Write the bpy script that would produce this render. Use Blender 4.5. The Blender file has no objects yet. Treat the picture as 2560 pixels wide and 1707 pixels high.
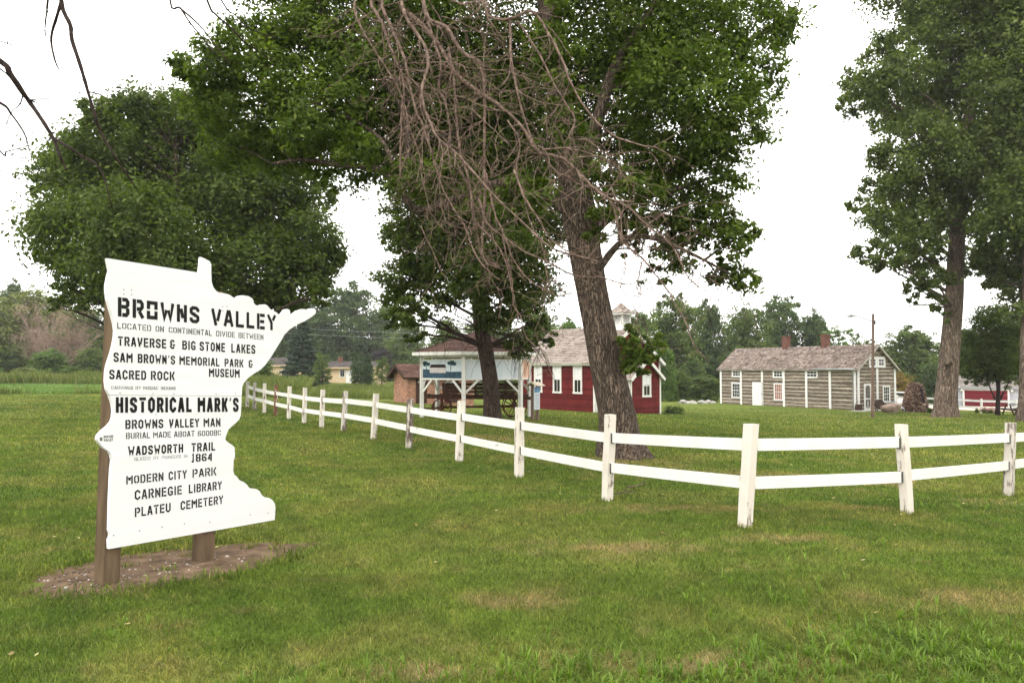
import bpy, math, random
import numpy as np
from mathutils import Vector

S = bpy.context.scene
R = math.radians
# ------------------------------------------------------------------ camera, sky, sun, exposure
CAM_H = 1.85
FPX = 1920.0                      # focal length in pixels of the 2560 px wide photo
PITCH = math.atan(66.5 / FPX)
cam = bpy.data.cameras.new('camera')
cam.sensor_width = 36.0
cam.lens = 27.0
cam.clip_end = 3000
cam.clip_start = 0.05
camo = bpy.data.objects.new('camera', cam)
S.collection.objects.link(camo)
camo.location = (0, 0, CAM_H)
camo.rotation_euler = (math.pi / 2 + PITCH, 0, 0)
S.camera = camo

SUN_EL, SUN_AZ = R(52), R(205)     # azimuth clockwise from +Y: behind the camera, a little to its left
w = bpy.data.worlds.new('World')
S.world = w
w.use_nodes = True
nt = w.node_tree
nt.nodes.clear()
sky = nt.nodes.new('ShaderNodeTexSky')
sky.sky_type = 'NISHITA'
sky.sun_disc = False
sky.sun_elevation = SUN_EL
sky.sun_rotation = SUN_AZ
sky.dust_density = 6.0
sky.air_density = 1.0
hs = nt.nodes.new('ShaderNodeHueSaturation')
hs.inputs['Saturation'].default_value = 0.0
mixw = nt.nodes.new('ShaderNodeMixRGB')
mixw.inputs[0].default_value = 0.7
mixw.inputs[2].default_value = (16.5, 16.3, 15.9, 1)     # even cloud deck
bg = nt.nodes.new('ShaderNodeBackground')
bg.inputs['Strength'].default_value = 0.15
wo = nt.nodes.new('ShaderNodeOutputWorld')
nt.links.new(sky.outputs[0], hs.inputs['Color'])
nt.links.new(hs.outputs[0], mixw.inputs[1])
nt.links.new(mixw.outputs[0], bg.inputs['Color'])
nt.links.new(bg.outputs[0], wo.inputs['Surface'])

sl = bpy.data.lights.new('sun', 'SUN')
sl.energy = 0.9
sl.angle = R(24)
sl.color = (1.0, 0.95, 0.88)
slo = bpy.data.objects.new('sun', sl)
S.collection.objects.link(slo)
slo.rotation_euler = (math.pi / 2 - SUN_EL, 0, -SUN_AZ + math.pi)
slo.location = (0, -10, 40)
S.view_settings.view_transform = 'Standard'
S.view_settings.look = 'None'
S.view_settings.exposure = 0.62
S.view_settings.gamma = 1.0
S.view_settings.use_curve_mapping = False
S.cycles.max_bounces = 6
S.cycles.diffuse_bounces = 3
S.cycles.glossy_bounces = 2
S.cycles.transmission_bounces = 4
S.cycles.transparent_max_bounces = 4
S.cycles.use_denoising = True
S.cycles.denoiser = 'OPENIMAGEDENOISE'

# ------------------------------------------------------------------ helpers
CP, SP = math.cos(PITCH), math.sin(PITCH)
def ray(px, py):
    u = (px - 1280) / FPX
    v = (853.5 - py) / FPX
    return Vector((u, CP - v * SP, SP + v * CP))
EYE = Vector((0, 0, CAM_H))
def at(px, py, Y):
    d = ray(px, py)
    return EYE + d * (Y / d.y)
def on_plane(px, py, p0, n):
    d = ray(px, py)
    return EYE + d * ((p0 - EYE).dot(n) / d.dot(n))
def V(*a):
    return Vector(a)
ZU = Vector((0, 0, 1))

def link(o, parent=None):
    S.collection.objects.link(o)
    if parent is not None:
        o.parent = parent
    return o
def tag(o, label=None, cat=None, group=None, kind=None):
    if label: o['label'] = label
    if cat: o['category'] = cat
    if group: o['group'] = group
    if kind: o['kind'] = kind
    return o
def thing(name, loc, label, cat, group=None):
    o = bpy.data.objects.new(name, None)
    o.empty_display_size = 0.2
    link(o)
    o.location = loc
    return tag(o, label, cat, group)
def np_mesh(name, co, quads=None, tris=None, rnd=None, mats=(), parent=None, off=(0, 0, 0), smooth=False):
    me = bpy.data.meshes.new(name)
    co = np.asarray(co, dtype=np.float32) - np.asarray(off, dtype=np.float32)
    me.vertices.add(len(co))
    me.vertices.foreach_set('co', co.ravel())
    nq = 0 if quads is None else len(quads)
    ntr = 0 if tris is None else len(tris)
    idx = np.concatenate([np.asarray(quads, np.int32).ravel() if nq else np.zeros(0, np.int32),
                          np.asarray(tris, np.int32).ravel() if ntr else np.zeros(0, np.int32)])
    me.loops.add(len(idx))
    me.loops.foreach_set('vertex_index', idx)
    me.polygons.add(nq + ntr)
    st = np.concatenate([np.arange(nq) * 4, nq * 4 + np.arange(ntr) * 3]).astype(np.int32)
    me.polygons.foreach_set('loop_start', st)
    if smooth:
        me.polygons.foreach_set('use_smooth', np.ones(nq + ntr, dtype=bool))
    if rnd is not None:
        a = me.attributes.new('rnd', 'FLOAT', 'FACE')
        a.data.foreach_set('value', np.asarray(rnd, np.float32))
    me.update(calc_edges=True)
    me.validate()
    for m in mats:
        me.materials.append(m)
    o = bpy.data.objects.new(name, me)
    return link(o, parent)

class MB:
    def __init__(s):
        s.v, s.f, s.m, s.r = [], [], [], []
        s.sm = []
    def face(s, pts, mi=0, r=0.5, sm=False):
        b = len(s.v)
        s.v += [tuple(p) for p in pts]
        s.f.append(tuple(range(b, b + len(pts))))
        s.m.append(mi); s.r.append(r); s.sm.append(sm)
    def obox(s, c, ax, ay, az, mi=0, r=0.5):
        """box from centre and three half vectors"""
        c, ax, ay, az = Vector(c), Vector(ax), Vector(ay), Vector(az)
        if ax.cross(ay).dot(az) < 0:
            ax = -ax
        b = len(s.v)
        for k in (-1, 1):
            for j in (-1, 1):
                for i in (-1, 1):
                    s.v.append(tuple(c + ax * i + ay * j + az * k))
        for q in ((0, 2, 3, 1), (4, 5, 7, 6), (0, 1, 5, 4), (2, 6, 7, 3), (0, 4, 6, 2), (1, 3, 7, 5)):
            s.f.append(tuple(b + i for i in q)); s.m.append(mi); s.r.append(r); s.sm.append(False)
    def bar(s, p, q, w, h, side=None, mi=0, r=0.5):
        """box from p to q, w wide sideways, h high"""
        p, q = Vector(p), Vector(q)
        d = q - p
        L = d.length
        d.normalize()
        if side is None:
            side = d.cross(ZU)
            if side.length < 1e-3:
                side = Vector((1, 0, 0))
        side = Vector(side)
        side = (side - d * side.dot(d)).normalized()
        up = side.cross(d).normalized()
        s.obox((p + q) / 2, d * L / 2, side * w / 2, up * h / 2, mi, r)
    def tube(s, pts, rad, n=6, cap=True, mi=0, wob=0.0, rng=random, r=0.5, sm=True):
        pts = [Vector(p) for p in pts]
        rings = []
        ref = Vector((0.31, 0.77, 0.21))
        prev = None
        for i, p in enumerate(pts):
            a = pts[max(i - 1, 0)]; c = pts[min(i + 1, len(pts) - 1)]
            d = (c - a)
            if d.length < 1e-9: d = Vector((0, 0, 1))
            d.normalize()
            if prev is None:
                x = d.cross(ref).normalized()
            else:
                x = (prev - d * prev.dot(d))
                if x.length < 1e-6: x = d.cross(ref)
                x.normalize()
            prev = x
            y = d.cross(x)
            b = len(s.v)
            rr = rad[i] if hasattr(rad, '__len__') else rad
            for k in range(n):
                t = 2 * math.pi * k / n
                q = rr * (1 + (rng.uniform(-wob, wob) if wob else 0))
                s.v.append(tuple(p + x * (math.cos(t) * q) + y * (math.sin(t) * q)))
            rings.append(b)
        for i in range(len(rings) - 1):
            a, b = rings[i], rings[i + 1]
            for k in range(n):
                k2 = (k + 1) % n
                s.f.append((a + k, a + k2, b + k2, b + k)); s.m.append(mi); s.r.append(r); s.sm.append(sm)
        if cap:
            s.f.append(tuple(rings[0] + k for k in reversed(range(n)))); s.m.append(mi); s.r.append(r); s.sm.append(False)
            s.f.append(tuple(rings[-1] + k for k in range(n))); s.m.append(mi); s.r.append(r); s.sm.append(False)
    def ring(s, c, ax, ay, r0, th, n=24, m=6, mi=0):
        """torus in the plane ax, ay"""
        c, ax, ay = Vector(c), Vector(ax), Vector(ay)
        az = ax.cross(ay)
        b = len(s.v)
        for i in range(n):
            t = 2 * math.pi * i / n
            d = ax * math.cos(t) + ay * math.sin(t)
            for j in range(m):
                q = 2 * math.pi * j / m
                s.v.append(tuple(c + d * (r0 + th * math.cos(q)) + az * (th * 1.3 * math.sin(q))))
        for i in range(n):
            for j in range(m):
                i2, j2 = (i + 1) % n, (j + 1) % m
                s.f.append((b + i * m + j, b + i2 * m + j, b + i2 * m + j2, b + i * m + j2)); s.m.append(mi); s.r.append(.5); s.sm.append(True)
    def prism(s, poly, o, u, v, depth, mi=0, r=0.5):
        """polygon in frame (o,u,v), thickness depth along -n (n = u x v), front face at o"""
        o, u, v = Vector(o), Vector(u), Vector(v)
        n = u.cross(v).normalized()
        ar = sum(poly[i][0] * poly[(i + 1) % len(poly)][1] - poly[(i + 1) % len(poly)][0] * poly[i][1] for i in range(len(poly)))
        if ar < 0: poly = poly[::-1]
        b = len(s.v); k = len(poly)
        for (x, y) in poly: s.v.append(tuple(o + u * x + v * y))
        for (x, y) in poly: s.v.append(tuple(o + u * x + v * y - n * depth))
        s.f.append(tuple(b + i for i in range(k))); s.m.append(mi); s.r.append(r); s.sm.append(False)
        s.f.append(tuple(b + k + i for i in reversed(range(k)))); s.m.append(mi); s.r.append(r); s.sm.append(False)
        for i in range(k):
            j = (i + 1) % k
            s.f.append((b + i, b + k + i, b + k + j, b + j)); s.m.append(mi); s.r.append(r); s.sm.append(False)
    def build(s, name, mats, parent=None, off=None, label=None):
        if off is None:
            off = Vector((0, 0, 0))
            p = parent
            while p is not None:
                off = off + p.location
                p = p.parent
        me = bpy.data.meshes.new(name)
        me.from_pydata([(a - off[0], b - off[1], c - off[2]) for (a, b, c) in s.v], [], s.f)
        me.polygons.foreach_set('material_index', s.m)
        me.polygons.foreach_set('use_smooth', s.sm)
        a = me.attributes.new('rnd', 'FLOAT', 'FACE')
        a.data.foreach_set('value', np.asarray(s.r, np.float32))
        uv = me.uv_layers.new(name='uv')
        for p in me.polygons:
            n = p.normal
            if abs(n.z) > 0.985:
                t = Vector((1, 0, 0)); bb = Vector((0, 1, 0))
            else:
                t = ZU.cross(n).normalized(); bb = n.cross(t)
            for li in p.loop_indices:
                c = me.vertices[me.loops[li].vertex_index].co
                uv.data[li].uv = (c.dot(t), c.dot(bb))
        if not isinstance(mats, (list, tuple)): mats = [mats]
        for m in mats: me.materials.append(m)
        o = bpy.data.objects.new(name, me)
        link(o, parent)
        if label: o['label'] = label
        return o

def copy_tree(o, parent=None):
    c = o.copy()
    S.collection.objects.link(c)
    c.parent = parent
    for ch in list(o.children):
        copy_tree(ch, c)
    return c

# ------------------------------------------------------------------ materials
def new_mat(name):
    m = bpy.data.materials.new(name)
    m.use_nodes = True
    t = m.node_tree
    b = t.nodes['Principled BSDF']
    b.inputs['Specular IOR Level'].default_value = 0.08
    return m, t, b
def N(t, typ, **k):
    n = t.nodes.new(typ)
    for a, v in k.items():
        setattr(n, a, v)
    return n
def rgb(c):
    return (c[0], c[1], c[2], 1)
def ramp(t, fac, stops):
    n = t.nodes.new('ShaderNodeValToRGB')
    e = n.color_ramp.elements
    while len(e) < len(stops): e.new(0.5)
    for i, (p, c) in enumerate(stops):
        e[i].position = p
        e[i].color = rgb(c) if hasattr(c, '__len__') else (c, c, c, 1)
    t.links.new(fac, n.inputs[0])
    return n.outputs[0]
def noise(t, coord, scale, detail=4, rough=0.55, stretch=None, dist=0.0):
    if stretch:
        mp = N(t, 'ShaderNodeMapping')
        mp.inputs['Scale'].default_value = stretch
        t.links.new(coord, mp.inputs[0]); coord = mp.outputs[0]
    n = N(t, 'ShaderNodeTexNoise')
    n.inputs['Scale'].default_value = scale
    n.inputs['Detail'].default_value = detail
    n.inputs['Roughness'].default_value = rough
    n.inputs['Distortion'].default_value = dist
    t.links.new(coord, n.inputs['Vector'])
    return n.outputs['Fac']
def mixc(t, f, a, b, mode='MIX'):
    n = N(t, 'ShaderNodeMixRGB', blend_type=mode)
    for i, x in ((0, f), (1, a), (2, b)):
        if hasattr(x, 'is_linked') or hasattr(x, 'links'):
            t.links.new(x, n.inputs[i])
        elif hasattr(x, '__len__'):
            n.inputs[i].default_value = rgb(x)
        else:
            n.inputs[i].default_value = x
    return n.outputs[0]
def bump(t, b, h, strength=0.4, dist=0.02):
    n = N(t, 'ShaderNodeBump')
    n.inputs['Strength'].default_value = strength
    n.inputs['Distance'].default_value = dist
    t.links.new(h, n.inputs['Height'])
    t.links.new(n.outputs[0], b.inputs['Normal'])
def objc(t):
    return N(t, 'ShaderNodeTexCoord').outputs['Object']
def attr(t, name='rnd'):
    n = N(t, 'ShaderNodeAttribute')
    n.attribute_name = name
    return n.outputs['Fac']
def pmat(name, c1, c2, scale=4, rough=0.8, bmp=0.0, bscale=None, stretch=None, lo=0.3, hi=0.7, detail=5, bd=0.01, rndmix=0.0, spec=0.08, metal=0.0):
    m, t, b = new_mat(name)
    co = objc(t)
    f = noise(t, co, scale, detail, stretch=stretch)
    col = ramp(t, f, [(lo, c1), (hi, c2)])
    if rndmix:
        r = ramp(t, attr(t), [(0, 1 - rndmix), (1, 1 + rndmix * 0.4)])
        col = mixc(t, 1.0, col, r, 'MULTIPLY')
    t.links.new(col, b.inputs['Base Color'])
    b.inputs['Roughness'].default_value = rough
    b.inputs['Specular IOR Level'].default_value = spec
    b.inputs['Metallic'].default_value = metal
    if bmp:
        bump(t, b, noise(t, co, bscale or scale * 3, 6, stretch=stretch), bmp, bd)
    return m
def peel(name, paint, wood, thresh=0.62, scale=6, stretch=(1, 1, 0.25), amount=0.06, rough=0.6):
    """old paint: dirt film plus flakes worn down to the wood"""
    m, t, b = new_mat(name)
    co = objc(t)
    d = noise(t, co, 2.3, 5)
    base = ramp(t, d, [(0.3, [x * 0.86 for x in paint]), (0.7, paint)])
    f = noise(t, co, scale, 8, 0.7, stretch=stretch)
    k = ramp(t, f, [(thresh, 0.0), (thresh + amount, 1.0)])
    wd = ramp(t, noise(t, co, 20, 4, stretch=(1, 1, 0.12)), [(0.3, [x * 0.5 for x in wood]), (0.7, wood)])
    t.links.new(mixc(t, k, base, wd), b.inputs['Base Color'])
    b.inputs['Roughness'].default_value = rough
    bump(t, b, k, 0.4, -0.004)
    return m
def shingle_mat(name, c1, c2, c3):
    m, t, b = new_mat(name)
    co = objc(t)
    col = ramp(t, attr(t), [(0.0, c1), (0.5, c2), (1.0, c3)])
    n = ramp(t, noise(t, co, 1.1, 5), [(0.3, 0.72), (0.7, 1.15)])
    t.links.new(mixc(t, 1.0, col, n, 'MULTIPLY'), b.inputs['Base Color'])
    b.inputs['Roughness'].default_value = 0.85
    return m
def leaf_mat(name, dark, mid, light, trans=0.35, tcol=None, clump=0.8, rough=0.55, spec=0.14):
    m, t, b = new_mat(name)
    r = attr(t)
    geo = N(t, 'ShaderNodeNewGeometry')
    f = noise(t, geo.outputs['Position'], clump, 3)
    col = ramp(t, r, [(0.0, dark), (0.55, mid), (1.0, light)])
    v = ramp(t, f, [(0.3, 0.7), (0.7, 1.25)])
    col = mixc(t, 1.0, col, v, 'MULTIPLY')
    t.links.new(col, b.inputs['Base Color'])
    b.inputs['Roughness'].default_value = rough
    b.inputs['Specular IOR Level'].default_value = spec
    tr = N(t, 'ShaderNodeBsdfTranslucent')
    tc = mixc(t, 1.0, col, tcol or (1.5, 1.7, 0.7), 'MULTIPLY')
    t.links.new(tc, tr.inputs['Color'])
    mx = N(t, 'ShaderNodeMixShader')
    mx.inputs[0].default_value = trans
    t.links.new(b.outputs[0], mx.inputs[1]); t.links.new(tr.outputs[0], mx.inputs[2])
    t.links.new(mx.outputs[0], t.nodes['Material Output'].inputs['Surface'])
    return m
def bark_mat(name, furrow, ridge, sx=9, sz=1.6, st=1.0, hi=0.62):
    m, t, b = new_mat(name)
    co = objc(t)
    mp = N(t, 'ShaderNodeMapping')
    mp.inputs['Scale'].default_value = (sx, sx, sz)
    t.links.new(co, mp.inputs[0])
    vo = N(t, 'ShaderNodeTexNoise')
    vo.noise_dimensions = '3D'
    vo.inputs['Scale'].default_value = 1.0
    vo.inputs['Detail'].default_value = 6
    vo.inputs['Roughness'].default_value = 0.55
    vo.inputs['Distortion'].default_value = 0.9
    t.links.new(mp.outputs[0], vo.inputs['Vector'])
    r1 = N(t, 'ShaderNodeMath', operation='SUBTRACT'); r1.inputs[1].default_value = 0.5
    t.links.new(vo.outputs['Fac'], r1.inputs[0])
    r2 = N(t, 'ShaderNodeMath', operation='ABSOLUTE'); t.links.new(r1.outputs[0], r2.inputs[0])
    h = ramp(t, r2.outputs[0], [(0.0, 0.0), (0.09, 1.0)])
    mid = [(a + c) / 2 for a, c in zip(furrow, ridge)]
    col = ramp(t, r2.outputs[0], [(0.0, furrow), (0.035, mid), (0.10, ridge)])
    v = ramp(t, noise(t, co, 1.3, 4), [(0.3, 0.75), (0.7, 1.12)])
    t.links.new(mixc(t, 1.0, col, v, 'MULTIPLY'), b.inputs['Base Color'])
    b.inputs['Roughness'].default_value = 0.9
    b.inputs['Specular IOR Level'].default_value = 0.15
    bump(t, b, h, st, 0.03)
    return m
def brick_mat(name, c1, c2, mortar, scale=1.0, bw=0.21, bh=0.075):
    m, t, b = new_mat(name)
    uv = N(t, 'ShaderNodeUVMap')
    br = N(t, 'ShaderNodeTexBrick')
    br.inputs['Color1'].default_value = rgb(c1); br.inputs['Color2'].default_value = rgb(c2); br.inputs['Mortar'].default_value = rgb(mortar)
    br.inputs['Scale'].default_value = scale
    br.inputs['Brick Width'].default_value = bw; br.inputs['Row Height'].default_value = bh
    br.inputs['Mortar Size'].default_value = 0.008
    br.inputs['Bias'].default_value = 0.0
    t.links.new(uv.outputs[0], br.inputs['Vector'])
    v = ramp(t, noise(t, objc(t), 2.5, 5), [(0.3, 0.72), (0.7, 1.15)])
    t.links.new(mixc(t, 1.0, br.outputs['Color'], v, 'MULTIPLY'), b.inputs['Base Color'])
    b.inputs['Roughness'].default_value = 0.9
    return m

M = {}
M['white'] = pmat('white_paint', (.58, .57, .545), (.70, .69, .67), 5, .55)
M['trim'] = pmat('trim_paint', (.55, .53, .485), (.67, .655, .61), 9, .6)
M['post'] = peel('post_paint', (.60, .545, .475), (.17, .13, .10), .57)
M['postgrey'] = peel('weathered_post', (.50, .455, .40), (.16, .125, .10), .50)
M['postrust'] = peel('brown_stained_post', (.66, .58, .48), (.20, .10, .06), .44)
M['rail'] = peel('rail_paint', (.67, .655, .61), (.30, .25, .20), .655, 5, (.35, .35, 1.0))
M['iron'] = pmat('weathered_iron', (.05, .055, .05), (.12, .13, .12), 30, .6, metal=.3)
M['sign'] = pmat('sign_paint', (.62, .61, .605), (.68, .672, .668), 3, .5, .12, 14, stretch=(.35, .35, 2.5), bd=.002)
M['letter'] = pmat('black_paint', (.008, .008, .008), (.018, .017, .016), 30, .5)
M['timber'] = pmat('treated_timber', (.060, .040, .024), (.150, .104, .064), 5, .85, .5, 30, stretch=(2.5, 2.5, .35), bd=.006)
M['dark_glass'] = pmat('window_glass', (.010, .012, .014), (.022, .024, .026), 3, .08, spec=.6)
M['blind'] = pmat('window_blind', (.55, .56, .55), (.70, .71, .69), 4, .6)
M['red'] = pmat('red_siding', (.082, .010, .009), (.138, .018, .016), 1.8, .65, rndmix=.36)
M['log'] = pmat('weathered_log', (.070, .053, .039), (.235, .194, .152), 3.2, .9, .4, 12, stretch=(1, 1, 5), rndmix=.35)
M['chink'] = pmat('log_chinking', (.38, .335, .265), (.54, .475, .385), 5, .9)
M['brick'] = brick_mat('red_brick', (.20, .074, .044), (.40, .185, .11), (.36, .29, .22))
M['chimney'] = brick_mat('chimney_brick', (.115, .044, .032), (.155, .062, .045), (.12, .085, .07))
M['cedar'] = shingle_mat('cedar_shingle', (.11, .082, .066), (.285, .238, .205), (.40, .35, .31))
M['cedar2'] = shingle_mat('old_cedar_shingle', (.075, .055, .046), (.195, .152, .130), (.32, .268, .235))
M['asphalt'] = shingle_mat('brown_asphalt_shingle', (.048, .026, .020), (.082, .044, .034), (.12, .068, .053))
M['roofdark'] = shingle_mat('dark_asphalt_shingle', (.040, .034, .031), (.066, .056, .052), (.10, .088, .08))
M['roofgrey'] = shingle_mat('grey_asphalt_shingle', (.12, .10, .09), (.17, .15, .135), (.22, .20, .18))
M['browndoor'] = pmat('brown_door', (.035, .018, .012), (.055, .028, .02), 5, .6)
M['cream'] = pmat('cream_stucco', (.52, .40, .25), (.60, .47, .31), 3, .9)
M['greysiding'] = pmat('grey_siding', (.25, .26, .29), (.32, .33, .36), 2, .7)
M['redmetal'] = pmat('red_garage_panel', (.095, .008, .014), (.13, .012, .019), 3, .5)
M['wagon'] = pmat('wagon_wood', (.025, .013, .009), (.085, .042, .027), 7, .9, .3, 20)
M['wheel'] = pmat('wheel_paint', (.035, .010, .007), (.095, .030, .019), 9, .85)
M['pole'] = pmat('pole_wood', (.10, .066, .05), (.20, .14, .11), 6, .9, .3, 25, stretch=(2, 2, .2))
M['rock'] = pmat('pink_granite', (.11, .075, .06), (.33, .245, .20), 3, .85, .5, 9, bd=.03)
M['whiterock'] = pmat('pale_rock', (.26, .245, .215), (.44, .42, .38), 6, .9, .4, 14)
M['galv'] = pmat('galvanised_tube', (.28, .30, .32), (.42, .44, .46), 12, .4, metal=.7)
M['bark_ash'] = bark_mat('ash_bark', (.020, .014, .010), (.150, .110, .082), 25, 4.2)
M['bark_dark'] = bark_mat('dark_elm_bark', (.015, .010, .008), (.085, .058, .042), 20, 4)  # dark brown bark shared by the elm and several other trees
M['bark_cotton'] = bark_mat('cottonwood_bark', (.035, .023, .017), (.22, .165, .125), 13, 2.2)
M['twig'] = pmat('dead_branch_bark', (.040, .025, .018), (.215, .150, .118), 14, .75, .3, 60)
M['twigdark'] = pmat('thin_twig_bark', (.012, .008, .007), (.035, .024, .02), 14, .8)
M['leaf_ash'] = leaf_mat('ash_leaf', (.034, .056, .007), (.068, .100, .013), (.148, .180, .036), .42)
M['leaf_elm'] = leaf_mat('elm_leaf', (.034, .053, .008), (.063, .089, .014), (.122, .150, .034), .4)
M['leaf_cotton'] = leaf_mat('cottonwood_leaf', (.044, .064, .014), (.080, .106, .024), (.155, .182, .058), .42, clump=.5)
M['leaf_far'] = leaf_mat('far_leaf', (.052, .078, .019), (.088, .122, .031), (.138, .172, .050), .40, clump=.25)
M['leaf_fardark'] = leaf_mat('dark_far_leaf', (.036, .062, .018), (.060, .092, .028), (.096, .130, .044), .37, clump=.25)
M['leaf_willow'] = leaf_mat('willow_leaf', (.092, .110, .026), (.150, .168, .045), (.21, .225, .075), .35, clump=.3)
M['leaf_bright'] = leaf_mat('bright_leaf', (.055, .095, .020), (.085, .140, .030), (.13, .19, .05), .4, clump=.5)
M['leaf_spruce'] = leaf_mat('spruce_needle', (.020, .036, .020), (.036, .058, .034), (.062, .090, .056), .1, clump=.6)
M['leaf_thuja'] = leaf_mat('arborvitae_spray', (.028, .052, .018), (.042, .074, .024), (.062, .10, .034), .15, clump=.6)
M['leaf_pink'] = leaf_mat('dead_shrub_twig', (.16, .105, .080), (.235, .165, .130), (.32, .235, .19), .1)
M['leaf_orange'] = leaf_mat('yellow_brown_leaf', (.13, .095, .022), (.19, .135, .035), (.23, .18, .06), .3)
M['leaf_purple'] = leaf_mat('purple_leaf', (.022, .020, .022), (.040, .034, .036), (.062, .055, .052), .2)
# ------------------------------------------------------------------ terrain
def zpx(py, Y):
    d = ray(1280, py)
    return CAM_H + d.z * Y / d.y
def xpx(px, Y, py=930):
    d = ray(px, py)
    return d.x * Y / d.y
FENCE_A = [  # base x,y, top x,y in photo pixels: the run into the distance, ending at the corner post
    (618.2, 1013.7, 619.2, 953), (636, 1022.5, 637.5, 956), (660.7, 1030.7, 661.7, 958), (688.7, 1040, 690.7, 961.7),
    (721.7, 1048.7, 724.2, 965.5), (760.2, 1060.5, 763, 969.2), (803.7, 1069.5, 807.5, 973.7), (858.7, 1079.5, 863.7, 977.5),
    (933.7, 1097.5, 940.5, 983.7), (1022.5, 1122.5, 1025.5, 996.7), (1147.5, 1155, 1153.7, 1002), (1297, 1194, 1299.5, 1018.5),
    (1518, 1252, 1526, 1036), (1862, 1314, 1878, 1060)]
FENCE_B = [(2268, 1283, 2252.5, 1060), (2521, 1239, 2527, 1057)]
fa, fb = [], []
for (bx, by, tx, ty) in FENCE_A:
    u = ray(bx, by); u = u.x / u.y
    Y = 9.0 if bx > 1800 else 7.66 / (u + 0.548)
    fa.append((at(bx, by, Y), at(tx, ty, Y)))
for (bx, by, tx, ty), Y in zip(FENCE_B, (10.25, 12.55)):
    fb.append((at(bx, by, Y), at(tx, ty, Y)))
# next post outside the frame, same spacing
d = (fb[1][0] - fb[0][0])
fb.append((fb[1][0] + V(d.x, d.y, -.08), fb[1][1] + V(d.x, d.y, -.08)))

ctrl = [(0, 0, 0), (-3, 6.5, 0), (0, 5, 0), (-6, 3, 0), (6, 3, 0), (4, 6, 0), (7, 8, -.04), (-6, 12, 0), (-14, 37, 0), (-22, 54, 0), (-40, 54, 0),
        (-60, 130, .1), (-90, 100, .2), (-35, 130, -.4), (-27, 110, -.5), (-20, 90, -.6), (1.3, 16.5, 0), (12, 25, -.35), (18, 30, -.6), (0, 45, -.6),
        (-300, 300, .5), (300, 300, -4), (0, 300, -2), (-300, 0, 0), (300, 0, -1), (0, -60, 0), (-100, -50, 0), (100, -50, 0), (-500, 900, 0), (500, 900, -5), (0, 900, -2),
        (10, 100, -1.8), (40, 110, -2.6), (80, 110, -3)]
for p, q in fa[1:] + fb[:2]:
    ctrl.append((p.x, p.y, p.z))
for (px, py, Y) in [(1231, 1057, 27), (1060, 1044, 34.2), (1337, 1051, 30), (1003, 1007, 55), (1165, 1015, 58), (1488, 1031, 46), (1661, 1035, 48.1), (1310, 1020, 50.5),
                    (2141, 1026, 60.4), (1800, 1008, 74.1), (2235, 1020, 62.4), (2181, 1044, 46), (2362, 1041, 44), (2556, 1053, 40), (2495, 1038, 50), (2286, 1029.5, 58.7),
                    (2224, 1032, 57), (2452, 1032.5, 60), (2465, 1017, 86), (1745, 1009, 75), (2530, 1039, 51)]:
    p = at(px, py, Y)
    ctrl.append((p.x, p.y, p.z))
ctrl = np.array(ctrl, float)
def _phi(r):
    return r
_n = len(ctrl)
A = np.zeros((_n + 3, _n + 3))
D = np.sqrt(((ctrl[:, None, :2] - ctrl[None, :, :2]) ** 2).sum(2))
A[:_n, :_n] = _phi(D) + np.eye(_n) * 0.02
A[:_n, _n] = 1; A[:_n, _n + 1:] = ctrl[:, :2]
A[_n, :_n] = 1; A[_n + 1:, :_n] = ctrl[:, :2].T
W = np.linalg.solve(A, np.concatenate([ctrl[:, 2], [0, 0, 0]]))
def ground_np(x, y):
    x = np.asarray(x, float); y = np.asarray(y, float)
    out = np.empty(x.size)
    xf, yf = x.ravel(), y.ravel()
    for i in range(0, x.size, 20000):
        a, b = xf[i:i + 20000], yf[i:i + 20000]
        r = np.sqrt((a[:, None] - ctrl[None, :, 0]) ** 2 + (b[:, None] - ctrl[None, :, 1]) ** 2)
        out[i:i + 20000] = _phi(r) @ W[:_n] + W[_n] + W[_n + 1] * a + W[_n + 2] * b
    out += 0.012 * np.sin(xf * 2.1 + 0.7 * yf) * np.sin(yf * 1.7 - xf * .4)
    return out.reshape(x.shape)
def gz(x, y):
    return float(ground_np(np.array([x]), np.array([y]))[0])

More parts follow.
